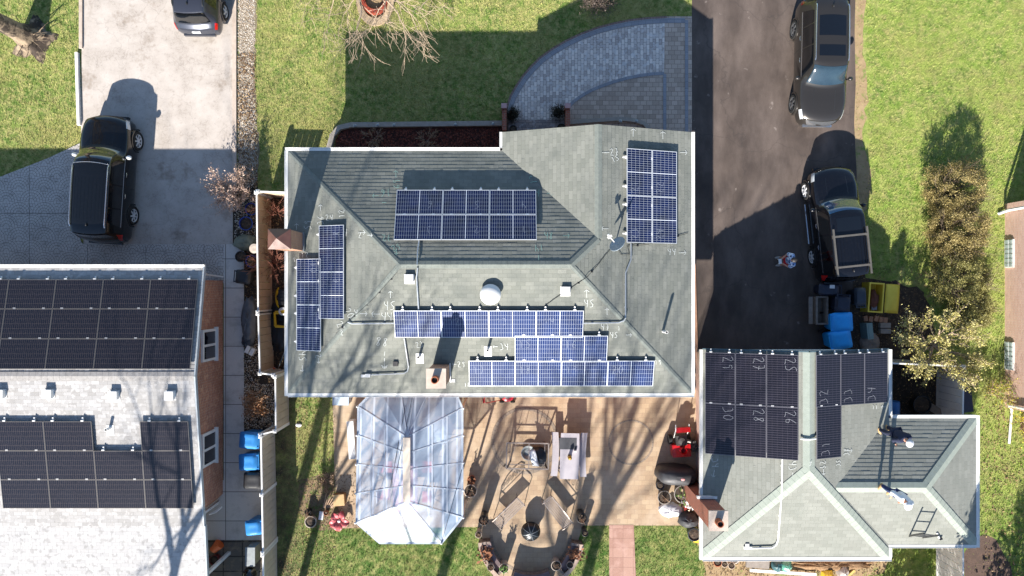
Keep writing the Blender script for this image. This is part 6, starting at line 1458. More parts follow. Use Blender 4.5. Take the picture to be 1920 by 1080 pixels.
# driveway end clutter
M_WOODG = mat('weathered_wood', '#8b8076', '#756b62', 7, .8)
x, y = at(1537, 582, .5); o = thing('wooden_planter_bench', 'grey weathered wooden bench box left of the bins', 'bench', (x, y, 0))
mb = MB(); mb.box((-.34, 0, .42), (.16, 1.12, .04)); mb.build('seat_board', M_WOODG, o, world=False)
mb = MB(); 
for c, s in (((-.13, 0, .5), (.07, 1.16, .08)), ((.30, 0, .5), (.07, 1.16, .08)), ((.09, .55, .5), (.36, .07, .08)), ((.09, -.55, .5), (.36, .07, .08))): mb.box(c, s)
mb.build('rim', M_WOODG, o, world=False)
mb = MB()
for c, s in (((-.13, 0, .23), (.05, 1.1, .46)), ((.30, 0, .23), (.05, 1.1, .46)), ((.09, .53, .23), (.36, .04, .46)), ((.09, -.53, .23), (.36, .04, .46)), ((.09, 0, .04), (.36, 1.0, .04))): mb.box(c, s)
mb.build('sides', M_WOODG, o, world=False)
M_GRIT = mat('yellow_plastic', '#e2c544', '#d6b638', 3, .5)
x, y = at(1640, 558, .5); o = thing('grit_box', 'open yellow plastic grit box full of brown rags, its lid laid back', 'storage box', (x, y, 0), R(-4))
def shell(w_, d_, h_, t_):
    mb = MB()
    for c, s in (((-w_ / 2 + t_ / 2, 0, h_ / 2), (t_, d_, h_)), ((w_ / 2 - t_ / 2, 0, h_ / 2), (t_, d_, h_)), ((0, d_ / 2 - t_ / 2, h_ / 2), (w_ - 2 * t_, t_, h_)), ((0, -d_ / 2 + t_ / 2, h_ / 2), (w_ - 2 * t_, t_, h_)), ((0, 0, .03), (w_ - 2 * t_, d_ - 2 * t_, .04))): mb.box(c, s)
    return mb
shell(.62, 1.22, .62, .06).build('box_body', M_GRIT, o, world=False)
mb = MB(); rows = [[(.36 + .54 * (i / 6), -.58 + 1.16 * j / 8, .60 + .10 * math.sin(math.pi * i / 6) * math.sin(math.pi * j / 8) - .0 * i) for j in range(9)] for i in range(7)]; mb.grid(rows); q = mb.build('lid', M_GRIT, o, world=False, smooth=True); q.modifiers.new('s', 'SOLIDIFY').thickness = .05
x, y = at(1640, 560, .5); mb = MB(); mb.ell((x, y - .05, .40), (.20, .42, .16), 14, 8, jit=.2); tag(mb.build('brown_rags', mat('brown_cloth', '#6b3a24', '#50291a', 8, .8), smooth=True), 'reddish brown rags inside the open yellow box', 'rags')
x, y = at(1640, 577, .5); mb = MB(); mb.box((x, y, .44), (.22, .2, .08)); tag(mb.build('brick', mat('grey_brick', '#7d7a80', '#6c6a70', 5, .8)), 'grey brick lying on the rags in the yellow box', 'brick')
x, y = at(1624, 620, .3); mb = MB(); mb.box((x, y, .3), (.2, .62, .56), R(6)); mb.box((x, y, .6), (.24, .66, .04), R(6)); mb.box((x + .01, y, .625), (.12, .5, .02), R(6)); tag(mb.build('green_tub', mat('sage_green', '#7f9490', '#6d827e', 4, .6)), 'narrow sage green tub right of the bright blue bins', 'tub')
for k, (px, py) in enumerate(((1621, 597), (1631, 598), (1641, 597), (1650, 599), (1658, 600))): x, y = at(px, py); mb = MB(); mb.box((x, y, .06), (.16, .22, .1), random.uniform(-.3, .3)); tag(mb.build('loose_brick', M_TBRICK), ['leftmost', 'second from left', 'middle', 'second from right', 'rightmost'][k] + ' of the loose tan bricks in a row below the yellow box', 'brick', 'loose bricks below the yellow box')
x, y = at(1656, 615); mb = MB(); mb.box((x, y + .12, .1), (.42, .2, .19)); tag(mb.build('concrete_block', mat('block_grey', '#9a928a', '#867e76', 6, .9)), 'upper of two grey concrete blocks beside the budding tree', 'block', 'concrete blocks by the budding tree')
mb = MB(); mb.box((x, y - .12, .1), (.42, .2, .19)); tag(mb.build('concrete_block', mat('block_grey', '#9a928a')), 'lower of two grey concrete blocks beside the budding tree', 'block', 'concrete blocks by the budding tree')
heap('sand_heap', 'low pale heap of sand just above the garage roof edge', 'sand heap', 1630, 642, .42, .42, .2, mat('pale_sand', '#8f857c', '#7d736a', 6, .95), .1)
# fenced yard, in shade
x, y = at(1727, 758, .4); pot('round dark planter in the shaded fenced yard', x, y, .36, .5, M_KPOT, 'soil', None)
x, y = at(1785, 740); mb = MB(); mb.box((x, y, .35), (.7, 1.2, .6), .1); mb.box((x, y, .67), (.74, 1.24, .05), .1); tag(mb.build('black_crate', M_NAVY), 'large dark crate against the slatted fence in the shaded yard', 'crate')
x, y = at(1747, 770); mb = MB(); mb.beam((x - .3, y + .3, .1), (x + .35, y - .2, .5), .3, .05); tag(mb.build('grey_board', M_WOODG), 'grey board leaning in the shaded fenced yard', 'board')
x, y = at(1772, 772); mb = MB(); mb.ell((x, y, .25), (.32, .24, .2), 12, 7, jit=.15); tag(mb.build('pale_sack', M_SACK, smooth=True), 'pale sack lying at the lower right of the shaded yard', 'sack')
x, y = at(1674, 770, 1.0); mb = MB(); mb.tube([(x - .05, y - .32, 1.0), (x - .05, y + .38, 1.0)], .3, 18); mb.tube([(x - .05, y - .3, 0), (x - .05, y - .3, .8)], .05, 6); mb.tube([(x - .05, y + .3, 0), (x - .05, y + .3, .8)], .05, 6); tag(mb.build('blue_barrel', mat('barrel_blue', '#2f6fb0', '#295f9a', 4, .4), smooth=True), 'blue barrel on posts beside the garage corner', 'barrel')
# below the garage
mb = MB(); mb.beam(P(1406, 1069, .12), P(1530, 1077, .12), .12, .08); tag(mb.build('white_plank', M_WHITE), 'long white plank on the ground below the garage gutter', 'plank')
mb = MB(); mb.beam(P(1590, 1080, .12), P(1602, 1069, .12), .1, .08); tag(mb.build('yellow_plank', mat('pine', '#c9b06a', '#b89c58', 5, .7)), 'short yellow plank at the right end of the brush heap', 'plank')
mb = MB(); mb.box(P(1420, 1057, .1), (.95, .32, .14), -.08); tag(mb.build('grey_slab', M_GPOT), 'flat grey patterned slab above the white plank', 'slab')
for k, (px, py, c, lb) in enumerate(((1453, 1056, '#2c4f55', 'dark teal crumpled sack left of the green sack'), (1470, 1057, '#4f8a78', 'shiny green crumpled sack below the garage gutter'), (1548, 1075, '#cfae35', 'yellow sack below the brush heap'), (1575, 1068, '#9b938c', 'grey sack right of the yellow sack'))):
    x, y = at(px, py); mb = MB(); mb.ell((x, y, .2), (.24, .26, .22), 12, 8, jit=.18); tag(mb.build('crumpled_sack', mat('sack_%s' % ['teal', 'green', 'yellow', 'grey'][k], c, rough=.35), smooth=True), lb, 'sack', 'sacks below the garage')
# roof things
x_, y_ = 1152, 462
c = pE.px(x_, y_, 0); o = thing('satellite_dish', 'grey satellite dish on a short mast at the roof junction', 'satellite dish', tuple(c))
mb = MB(); mb.tube([(0, 0, 0), (0, 0, .55)], .025, 7); mb.face([(-.1, -.1, .02), (.1, -.1, .02), (.1, .1, .05), (-.1, .1, .05)]); mb.build('mast', M_LEAD, o, world=False)
mb = MB(); D = Vector((-.62, .55, .55)).normalized(); U = D.cross(Vector((0, 0, 1))).normalized(); Wv = U.cross(D); rows = []
for i in range(7):
    rr = .30 * i / 6; rows.append([tuple(Vector((.03, .02, .62)) + U * rr * math.cos(a) + Wv * rr * 1.05 * math.sin(a) + D * (rr * rr * .9 - .02)) for a in np.linspace(0, 2 * math.pi, 25)[:-1]])
mb.grid(rows, cv=True); q = mb.build('dish', mat('dish_grey', '#8f9aa3', '#828d96', 4, .4), o, smooth=True, world=False); q.modifiers.new('s', 'SOLIDIFY').thickness = .015
mb = MB(); e = Vector((.03, .02, .45)) + D * .48; mb.tube([(.03, .02, .42), tuple(e)], .016, 6); mb.box(e + Vector((0, 0, .02)), (.16, .08, .07), .6); mb.ell(e + Vector((-.05, .06, .05)), (.05, .05, .05), 8, 6); mb.build('feed_arm', M_WWHITE, o, world=False)
o = thing('ladder', 'dark extension ladder leaning on the lower right gutter, its top above the roof', 'ladder', (16.1, -11.2, 0))
a0, a1 = Vector((15.7, -10.55, 0)), P(1722, 976, 3.55); b0, b1 = Vector((16.18, -10.62, 0)), P(1754, 981, 3.55)
a1 = Vector((15.02, -8.95, 3.5)); b1 = Vector((15.55, -9.02, 3.5)); a0 = Vector((14.95, -10.6, 0)); b0 = Vector((15.45, -10.6, 0))
for p, q in ((a0, a1), (b0, b1)): mb = MB(); mb.beam(p, q, .045, .07); mb.build('rail', mat('ladder_grey', '#4e4e4c', '#424240', 6, .5), o)
for k in range(12): f = .05 + k * .083; mb = MB(); mb.beam(lerp(a0, a1, f), lerp(b0, b1, f), .035, .035); mb.build('rung', mat('ladder_grey', '#4e4e4c', '#424240', 6, .5), o)
c = wS.px(1758, 1003, 0); o = thing('cordless_drill', 'small black and white cordless drill lying on the roof right of the ladder', 'drill', tuple(c))
mb = MB(); mb.tube([(-.06, .1, .06), (.02, -.1, .07)], .035, 8); mb.build('drill_body', M_WWHITE, o, world=False); mb = MB(); mb.beam((.0, -.05, .05), (.1, -.12, .03), .04, .04); mb.box((.1, -.13, .04), (.1, .07, .06), .4); mb.build('handle', M_BLACK, o, world=False)
# entry piers, urns
for lb, px, x0, x1 in (('left', 946, 941, 951), ('right', 1062, 1057, 1067)):
    o = thing('brick_pier', lb + ' red brick wing wall with a pinkish pillar cap at the front steps', 'brick wall', tuple(P(px, 230)), 0, 'wing walls at the front steps')
    a, b = P(x0 + 1, 214, .0), P(x1 - 1, 252, .0); mb = MB(); mb.prism([(a.x, a.y), (b.x, a.y), (b.x, b.y), (a.x, b.y)], 0, .75); mb.build('wall', M_RBRICK, o)
    a, b = P(x0, 205, 0), P(x1 - 1, 213, 0); mb = MB(); mb.prism([(a.x, a.y), (b.x, a.y), (b.x, b.y), (a.x, b.y)], 0, .85); mb.build('pillar', M_RBRICK, o)
    a, b = P(x0 - .5, 204.5, 0), P(x1 - .5, 213.5, 0); mb = MB(); mb.prism([(a.x, a.y), (b.x, a.y), (b.x, b.y), (a.x, b.y)], .85, .92); mb.build('cap', mat('pink_stone', '#c09a98', '#b08a88', 5, .8), o)
for px, py, lb in ((962, 243, 'black urn on the left of the front steps'), (1052, 240, 'black urn on the right of the front steps')): x, y = at(px, py, .6); o = pot(lb, x, y, .16, .7, M_KPOT, 'soil', 'urns on the front steps')

# ------------------------------------------------------------------ people
def skin_obj(name, vs, es, mt, parent, root=0, sub=1):
    me = bpy.data.meshes.new(name + '_cage'); me.from_pydata([v[0] for v in vs], es, []); ob = bpy.data.objects.new(name + '_cage', me); COL.objects.link(ob)
    m = ob.modifiers.new('Skin', 'SKIN'); m.use_smooth_shade = True
    for i, v in enumerate(vs):
        r = v[1]; me.skin_vertices[0].data[i].radius = (r, r) if not isinstance(r, tuple) else r
    me.skin_vertices[0].data[root].use_root = True
    s = ob.modifiers.new('Sub', 'SUBSURF'); s.levels = sub; s.render_levels = sub
    dg = bpy.context.evaluated_depsgraph_get(); ev = ob.evaluated_get(dg); m2 = bpy.data.meshes.new_from_object(ev); m2.name = name
    bpy.data.objects.remove(ob, do_unlink=True); m2.materials.clear(); m2.materials.append(mt)
    o = bpy.data.objects.new(name, m2); COL.objects.link(o); o.parent = parent
    return o
M_SKIN = mat('skin', '#c08f74', '#b5836a', 9, .5)
def person(label, loc, yaw, arms, shirt, trousers, shoe, hair, lean=0, hat=None, spread=.11, short=False):
    """local +y is where the person faces; arms: (elbow, wrist) for right (+x) and left (-x)"""
    o = thing('person', label, 'person', loc, R(yaw))
    def Ln(p):   # lean forward from the pelvis
        x, y, z = p; d = max(0, z - .95); return (x, y + d * math.sin(R(lean)), .95 * (z > .95) + d * math.cos(R(lean)) if z > .95 else z)
    J = [(Ln((0, 0, .95)), .12), (Ln((0, 0, 1.12)), .115), (Ln((0, 0, 1.34)), .13), (Ln((0, .01, 1.50)), .052), (Ln((0, .02, 1.58)), .072), (Ln((0, .035, 1.67)), .095), (Ln((0, .02, 1.755)), .06), (Ln((0, .135, 1.655)), .014)]
    E = [(0, 1), (1, 2), (2, 3), (3, 4), (4, 5), (5, 6), (5, 7)]
    sh_v = [(Ln((0, 0, .90)), .19), (Ln((0, 0, 1.12)), .185), (Ln((0, 0, 1.34)), .20), (Ln((0, .005, 1.475)), .085)]; sh_e = [(0, 1), (1, 2), (2, 3)]
    tr_v = [((0, 0, .97), .165)]; tr_e = []
    for s, (el, wr) in ((1, arms[0]), (-1, arms[1])):
        i = len(J); shd = Ln((s * .19, 0, 1.43)); el = Ln((s * el[0], el[1], el[2])); wr = Ln((s * wr[0], wr[1], wr[2]))
        d = (Vector(wr) - Vector(el)).normalized(); pm = Vector(wr) + d * .07
        J += [(shd, .06), (el, .042), (wr, .028), (tuple(pm), (.038, .022))]; E += [(2, i), (i, i + 1), (i + 1, i + 2), (i + 2, i + 3)]
        side = d.cross(Vector((0, 0, 1))); side = side.normalized() if side.length > .1 else Vector((1, 0, 0)); dn = d.cross(side)
        for k, (off, ln) in enumerate(((-.03, .075), (-.01, .088), (.01, .082), (.03, .064))):
            j = len(J); a = pm + side * off + d * .03; b = a + d * ln * .5 + dn * .01; c_ = b + d * ln * .35 + dn * .03
            J += [(tuple(a), .0095), (tuple(b), .009), (tuple(c_), .008)]; E += [(i + 3, j), (j, j + 1), (j + 1, j + 2)]
        j = len(J); a = Vector(wr) + d * .03 - side * s * .035; b = a + d * .03 - side * s * .02; J += [(tuple(a), .011), (tuple(b), .010)]; E += [(i + 3, j), (j, j + 1)]
        k = len(sh_v); mid = tuple(Vector(el).lerp(Vector(wr), .85)); sh_v += [(shd, .105), (el, .08)]; sh_e += [(2, k), (k, k + 1)]
        if not short: sh_v.append((mid, .058)); sh_e.append((k + 1, k + 2))
        i = len(J); hip, kn, an, to = (s * .09, 0, .90), (s * (.05 + spread * .6), .04, .50), (s * spread, 0, .09), (s * (spread + .02), .15, .04)
        J += [(hip, .085), (kn, .055), (an, .038), (to, .032)]; E += [(0, i), (i, i + 1), (i + 1, i + 2), (i + 2, i + 3)]
        k = len(tr_v); tr_v += [((s * .10, 0, .88), .125), (kn, .092)]; tr_e += [(0, k), (k, k + 1)]
        if trousers[1]: tr_v.append(((s * spread, .0, .10), .075)); tr_e.append((k + 1, k + 2))
        mb = MB(); mb.ell((s * (spread + .01), .07, .055), (.055, .155, .055), 12, 8); mb.build('shoe', shoe, o, smooth=True, world=False)
        mb = MB(); c = Vector(Ln((s * .035, .118, 1.685))); mb.ell(c, (.012, .008, .009), 8, 6); mb.build('eye', M_BLACK, o, world=False)
        mb = MB(); c = Vector(Ln((s * .092, .02, 1.66))); mb.ell(c, (.012, .025, .035), 8, 6); mb.build('ear', M_SKIN, o, world=False, smooth=True)
    skin_obj('body', J, E, M_SKIN, o, sub=2)
    skin_obj('shirt', sh_v, sh_e, shirt, o, sub=2); skin_obj('trousers', tr_v, tr_e, trousers[0], o, sub=2)
    c = Vector(Ln((0, .015, 1.70))); mb = MB(); rows = []
    for i in range(7):
        a = R(-8 + 98 * i / 6); rows.append([(c.x + .107 * math.cos(a) * math.cos(b), c.y + .122 * math.cos(a) * math.sin(b), c.z + .088 * math.sin(a)) for b in np.linspace(0, 2 * math.pi, 19)[:-1]])
    mb.grid(rows, cv=True); hr = mb.build('hat' if hat else 'hair', hat or hair, o, smooth=True, world=False)
    if hat: mb = MB(); mb.lathe([(.10, -.01), (.14, -.02), (.145, -.012), (.10, .005)], (c.x, c.y + .035, c.z), 20); mb.build('brim', hat, hr, world=False)
    mb = MB(); c = Vector(Ln((0, .118, 1.615))); mb.ell(c, (.024, .008, .007), 8, 5); mb.build('mouth', mat('lips', '#8d4b44', rough=.5), o, world=False)
    return o
def patt(name, cols, sc=18):
    t = NT(name); v = t.n('ShaderNodeTexVoronoi'); v.inputs['Scale'].default_value = sc; t.l(t.obj(), v.inputs['Vector']); r = t.n('ShaderNodeValToRGB'); r.color_ramp.interpolation = 'CONSTANT'
    while len(r.color_ramp.elements) < len(cols): r.color_ramp.elements.new(.5)
    for i, c in enumerate(cols): r.color_ramp.elements[i].position = i / len(cols); r.color_ramp.elements[i].color = (*C(c), 1)
    sp = t.n('ShaderNodeSeparateColor'); t.l(v.outputs['Color'], sp.inputs[0]); t.l(sp.outputs[0], r.inputs[0]); t.color(r.outputs[0]); t.set(Roughness=.85); return t.m
M_PATS = patt('patterned_shirt', ['#c9d6ec', '#5f78a0', '#e6ecf6', '#8aa2c8', '#3c4c6a']); M_REDS = mat('red_shorts', '#c4202c', '#b01b26', 6, .8); M_GSHOE = mat('grey_shoe', '#8e8a86', rough=.7); M_TANB = mat('tan_boot', '#c9a574', '#b8935f', 8, .8)
M_JEAN = mat('blue_jeans', '#2b3a68', '#22305a', 12, .85); M_NAVYC = mat('navy_cloth', '#232a44', '#1c2238', 12, .85); M_WSH = mat('white_hoodie', '#e6e6e8', '#d8d8dc', 8, .85); M_HAIR = mat('dark_hair', '#1d1714', rough=.6); M_LSH = mat('light_grey_cloth', '#c3c4c8', '#b4b5ba', 8, .85)
person('person in a patterned blue shirt and red shorts holding a controller on the shaded driveway', tuple(P(1462, 490, .02)), 96, (((.26, .10, 1.16), (.10, .34, 1.18)), ((.26, .10, 1.16), (.10, .34, 1.18))), M_PATS, (M_REDS, False), M_GSHOE, M_HAIR, lean=6, spread=.15, short=True)
o = thing('drone_controller', 'small white controller held by the person on the driveway', 'controller', tuple(P(1462, 490, .02)), R(96)); mb = MB(); mb.box((0, .47, 1.20), (.2, .13, .04)); mb.box((0, .54, 1.24), (.18, .02, .10)); mb.build('controller_body', M_WWHITE, o, world=False); mb = MB(); mb.box((0, .552, 1.245), (.15, .006, .08)); mb.build('screen', M_DGLASS, o, world=False)
p = Vector((13.68, -7.30, 0)); p.z = wS.z(p.x, p.y) + .02
person('person in a white hoodie, blue jeans and tan boots standing on the roof ridge', tuple(p), 150, (((.40, -.02, 1.14), (.26, .18, 1.00)), ((.40, -.04, 1.14), (.22, .16, 1.00))), M_WSH, (M_JEAN, True), M_TANB, M_HAIR, lean=12, spread=.17, hat=M_WSH)
p = Vector((13.98, -5.28, 0)); p.z = rE.z(p.x, p.y) + .01
person('person in dark navy clothes and a light grey cap near the roof gutter', tuple(p), 200, (((.28, .06, 1.14), (.2, .3, 1.05)), ((.28, .06, 1.14), (.2, .28, 1.08))), M_NAVYC, (M_NAVYC, True), M_TANB, M_HAIR, lean=14, spread=.15, hat=M_LSH)
# ------------------------------------------------------------------ trees and shrubs
def branches(mb, p, d, L, r, depth, rnd, droop=0, split=(2, 4), spread=.6, segs=4, tips=None, minr=.006, curl=.25):
    pts = [p]; q = p.copy(); dd = d.copy(); rs = [r]
    for i in range(segs):
        dd = (dd + Vector((rnd.gauss(0, curl), rnd.gauss(0, curl), rnd.gauss(0, curl) - droop)) * .35).normalized()
        q = q + dd * (L / segs); pts.append(q.copy()); rs.append(max(minr * .7, r * (1 - .45 * (i + 1) / segs)))
    mb.tube(pts, rs, 8 if r > .08 else (5 if r > .02 else 3), cap=False)
    if tips is not None and depth <= 1: tips += pts[1:]
    if depth <= 0: return
    n = rnd.randint(*split)
    for k in range(n + 1):
        f = rnd.uniform(.35, 1) if k < n else 1.0
        i = min(len(pts) - 2, int(f * (len(pts) - 1))); b = pts[i].lerp(pts[i + 1], f * (len(pts) - 1) - i)
        s = spread if k < n else spread * .4
        nd = (dd + Vector((rnd.gauss(0, s), rnd.gauss(0, s), rnd.gauss(0, s * .7)))).normalized()
        branches(mb, b, nd, L * rnd.uniform(.55, .8), max(minr, rs[i] * rnd.uniform(.45, .62)), depth - 1, rnd, droop, split, spread, segs, tips, minr, curl)
M_BARK = mat('grey_bark', '#6f6052', '#54483d', 9, .95, bump=.8, bscale=14); M_PBARK = mat('pale_twig_bark', '#a8957f', '#8d7a68', 7, .9); M_BBARK = mat('brown_bark', '#7a6a58', '#5c4e40', 8, .95, bump=.8, bscale=18)
def leafcloud(parent, name, pts, n, jit, smin, smax, mt, flat=.6):
    q = np.array([tuple(p) for p in pts]); idx = RNG.integers(0, len(q), n); c = q[idx] + RNG.normal(0, 1, (n, 3)) * np.array(jit)
    a = RNG.normal(0, 1, (n, 3)); a /= np.linalg.norm(a, axis=1)[:, None]; b = np.cross(a, RNG.normal(0, 1, (n, 3))); b /= np.linalg.norm(b, axis=1)[:, None]
    s = RNG.uniform(smin, smax, n)[:, None]; a = a * s; b = b * s * flat
    c[:, 2] = np.maximum(c[:, 2], .03)
    V = np.stack([c - a, c + b, c + a, c - b], axis=1)
    return tri_mesh(name, V, mt, parent, 4)
def leafmat(name, cols):
    t = NT(name); gi = t.n('ShaderNodeNewGeometry').outputs['Random Per Island']; r = t.n('ShaderNodeValToRGB')
    while len(r.color_ramp.elements) < len(cols): r.color_ramp.elements.new(.5)
    for i, c in enumerate(cols): r.color_ramp.elements[i].position = i / (len(cols) - 1); r.color_ramp.elements[i].color = (*C(c), 1)
    t.l(gi, r.inputs[0]); n = t.noise(t.pos(), 2.5, 4); t.color(t.mix(t.math('MULTIPLY', t.ramp(n, .45, .7), .5), r.outputs[0], C(cols[-1]))); t.set(Roughness=.6)
    tr = t.n('ShaderNodeBsdfTranslucent'); t.l(r.outputs[0], tr.inputs[0]); mx = t.n('ShaderNodeMixShader'); mx.inputs[0].default_value = .2; t.l(t.b.outputs[0], mx.inputs[1]); t.l(tr.outputs[0], mx.inputs[2]); t.l(mx.outputs[0], t.out.inputs[0]); return t.m
# weeping bare tree at the top
rnd = random.Random(9); b = P(703, -4); o = thing('weeping_tree', 'bare weeping tree with pale branches hanging over the front lawn', 'tree', tuple(b))
mb = MB(); mb.tube([b, b + Vector((.05, -.03, .9)), b + Vector((0, .02, 1.7)), b + Vector((.05, 0, 2.3))], [.14, .11, .10, .09], 10); mb.build('trunk', M_BARK, o, smooth=True)
mb = MB(); top = b + Vector((.05, 0, 2.2))
for k in range(14):
    a = 2 * math.pi * k / 14 + rnd.uniform(-.12, .12)
    if abs(math.degrees(a) - 270) < 24: continue
    branches(mb, top - Vector((0, 0, rnd.uniform(0, .5))), Vector((math.cos(a), math.sin(a), .22)).normalized(), rnd.uniform(1.7, 2.2), .05, 3, rnd, .08, (2, 4), .55, 6, None, .008, .5)
mb.build('branches', M_PBARK, o)
o = thing('tree_ring', 'round tree bed, red brick ring inside a tan stone ring, on the front lawn', 'tree ring', tuple(P(704, 4)))
def ring(parent, name, cx, cy, r0_, r1_, z, mt, z0=0, sy=1):
    mb = MB(); n = 40; A = [(P(cx + r1_ * math.cos(2 * math.pi * i / n), cy + sy * r1_ * math.sin(2 * math.pi * i / n)), P(cx + r0_ * math.cos(2 * math.pi * i / n), cy + sy * r0_ * math.sin(2 * math.pi * i / n))) for i in range(n)]
    mb.grid([[(q[0].x, q[0].y, z0), (q[0].x, q[0].y, z), (q[1].x, q[1].y, z), (q[1].x, q[1].y, z0)] for q in A], cu=True); return mb.build(name, mt, parent)
ring(o, 'stone_ring', 704, 4, 24, 35, .10, mat('tan_ring_stone', '#b7a386', '#9c8769', 6, .9, bump=.5), sy=1.3); ring(o, 'brick_ring', 704, 0, 18, 25, .24, brickmat('ring_bricks', '#a3442c', '#8a3522', '#6a3a2c', .2, .2, .01), sy=1.18)
ring(o, 'soil', 704, 0, .5, 19, .06, M_SAND, sy=1.18)
# big trunk, upper left
rnd = random.Random(8); b = P(62, 74); o = thing('bare_tree', 'thick trunked bare tree leaning out of the upper left corner', 'tree', tuple(b))
mb = MB(); rows = []
for z, r_ in ((0, .85), (.06, .66), (.2, .46), (.8, .36), (1.8, .33), (3.2, .30), (4.5, .27)):
    rows.append([(b.x - .05 * z + r_ * (1 + (.22 * math.sin(5 * a + 1) + .1 * math.sin(9 * a)) * (1 if z < .4 else .2)) * math.cos(a), b.y + .02 * z + r_ * (1 + (.22 * math.sin(5 * a + 1) + .1 * math.sin(9 * a)) * (1 if z < .4 else .2)) * math.sin(a), z) for a in np.linspace(0, 2 * math.pi, 33)[:-1]])
mb.grid(rows, cv=True); mb.build('trunk', mat('cream_bark', '#9c8a73', '#5d4f42', 5, .95, bump=1, bscale=9, stain='#362d26', sscale=1.4, slo=.46, shi=.54), o, smooth=True, angle=80)
mb = MB(); top = Vector((b.x - .22, b.y + .09, 4.4))
for k in range(6): a = k * 1.05; branches(mb, top, Vector((math.cos(a) * .7 - .2, math.sin(a) * .7 + .2, .9)).normalized(), 2.6, .16, 4, rnd, -.05, (2, 3), .5)
for k in range(9): a = rnd.uniform(0, 6.28); branches(mb, Vector((b.x + .4 * math.cos(a), b.y + .4 * math.sin(a), rnd.uniform(.1, .6))), Vector((math.cos(a), math.sin(a), .7)).normalized(), .5, .02, 1, rnd, .1, (1, 2), .4)
mb.build('branches', M_BBARK, o)
# bare trees south of the picture, whose shadows cross the roofs and lawn
for lb, bx, by, h, r_, seed in (('tall bare tree beyond the left house', -15.3, -19.6, 8.5, .19, 21), ('tall bare tree behind the back lawn', -12.6, -21.5, 11.0, .25, 22), ('slim bare tree behind the lower fence', -10.6, -18.5, 6.5, .17, 23), ('bare tree far behind the pavilion', -7.2, -27.0, 10.0, .26, 26), ('bare tree behind the brick path', -1.2, -27.0, 10.5, .26, 24), ('bare tree farthest behind the brick path', -3.6, -32.0, 12.0, .26, 25)):
    rnd = random.Random(seed); o = thing('bare_tree', lb, 'tree', (bx, by, 0), 0, 'bare trees behind the gardens'); b = Vector((bx, by, 0))
    mb = MB(); mb.tube([b, b + Vector((.05, 0, h * .4)), b + Vector((-.05, .1, h))], [r_ * 1.25, r_, r_ * .8], 10); mb.build('trunk', M_BARK, o, smooth=True)
    mb = MB()
    for k in range(6): a = k * 1.05 + rnd.uniform(-.3, .3); branches(mb, b + Vector((-.05, .1, h - rnd.uniform(0, 1.2))), Vector((math.cos(a) * .55, math.sin(a) * .55, 1)).normalized(), rnd.uniform(3.2, 4.2), r_ * .5, 3, rnd, -.06, (2, 3), .42, 4, None, .014)
    mb.build('branches', M_BARK, o)
rnd = random.Random(31); b = Vector((16.1, -14.2, 0)); o = thing('evergreen_tree', 'evergreen tree behind the lower right roof', 'tree', tuple(b))
mb = MB(); mb.tube([b, b + Vector((0, 0, 6.2))], [.16, .03], 8); mb.build('trunk', M_BARK, o)
pts = []
for k in range(300): z = rnd.uniform(.6, 6.3); rr = (6.5 - z) * .24 * math.sqrt(rnd.random()); a = rnd.uniform(0, 6.28); pts.append((b.x + rr * math.cos(a), b.y + rr * math.sin(a), z))
M_EVG = leafmat('evergreen_leaves', ['#26361c', '#36482a', '#4a5a34']); leafcloud(o, 'crown', pts, 9000, (.16, .16, .14), .04, .10, M_EVG)
rnd = random.Random(33); b = Vector((20.3, -15.6, 0)); o = thing('evergreen_tree', 'broad evergreen tree beyond the lower right lawn', 'tree', tuple(b))
mb = MB(); mb.tube([b, b + Vector((0, 0, 6.8))], [.18, .03], 8); mb.build('trunk', M_BARK, o); pts = []
for k in range(380): z = rnd.uniform(.5, 7); rr = (7.4 - z) * .30 * math.sqrt(rnd.random()); a = rnd.uniform(0, 6.28); pts.append((b.x + rr * math.cos(a), b.y + rr * math.sin(a), z))
leafcloud(o, 'crown', pts, 9000, (.2, .2, .16), .05, .12, M_EVG)
# overgrown yews on the right lawn
M_YEWL = leafmat('bronzed_yew_leaves', ['#7a6d42', '#8c7d4b', '#988854', '#a3925d']); M_YEWD = leafmat('green_yew_leaves', ['#757040', '#85804a', '#918b50', '#9d9658'])
for i, (px, py, rx, ry, h, mt, lb) in enumerate(((1765, 362, 1.15, 1.25, 1.75, M_YEWL, 'bronzed bushy yew at the upper end of the hedge on the right lawn'), (1768, 442, 1.2, 1.35, 1.8, M_YEWL, 'bronzed bushy yew in the middle of the hedge on the right lawn'), (1770, 520, 1.1, 1.1, 1.7, M_YEWD, 'greenish yew at the lower end of the hedge on the right lawn'), (1800, 578, .85, .85, 1.2, M_YEWD, 'low yellow green yew between the hedge and the budding tree'))):
    rnd = random.Random(40 + i); b = P(px, py); o = thing('yew_shrub', lb, 'shrub', tuple(b), 0, 'yews on the right lawn'); mb = MB(); tips = []
    for k in range(14): a = rnd.uniform(0, 6.28); branches(mb, b + Vector((.1 * math.cos(a), .1 * math.sin(a), 0)), Vector((math.cos(a) * .6, math.sin(a) * .6, 1)).normalized(), h * .6, .03, 2, rnd, 0, (2, 3), .4, 3)
    mb.build('stems', M_BBARK, o); pts = []
    for k in range(170):
        u = rnd.uniform(-1, 1); a = rnd.uniform(0, 6.28); s = math.sqrt(1 - u * u); f = rnd.uniform(.72, 1.0); lump = 1 + .10 * math.sin(3 * a + i) + .07 * math.sin(7 * a + u * 5)
        z = h * .5 + h * .52 * u * f * (1 + .1 * math.sin(4 * a)); pts.append((b.x + rx * s * f * lump * math.cos(a), b.y + ry * s * f * lump * math.sin(a), max(.1, z)))
    leafcloud(o, 'foliage', pts, 26000, (.085, .085, .075), .012, .034, mt)
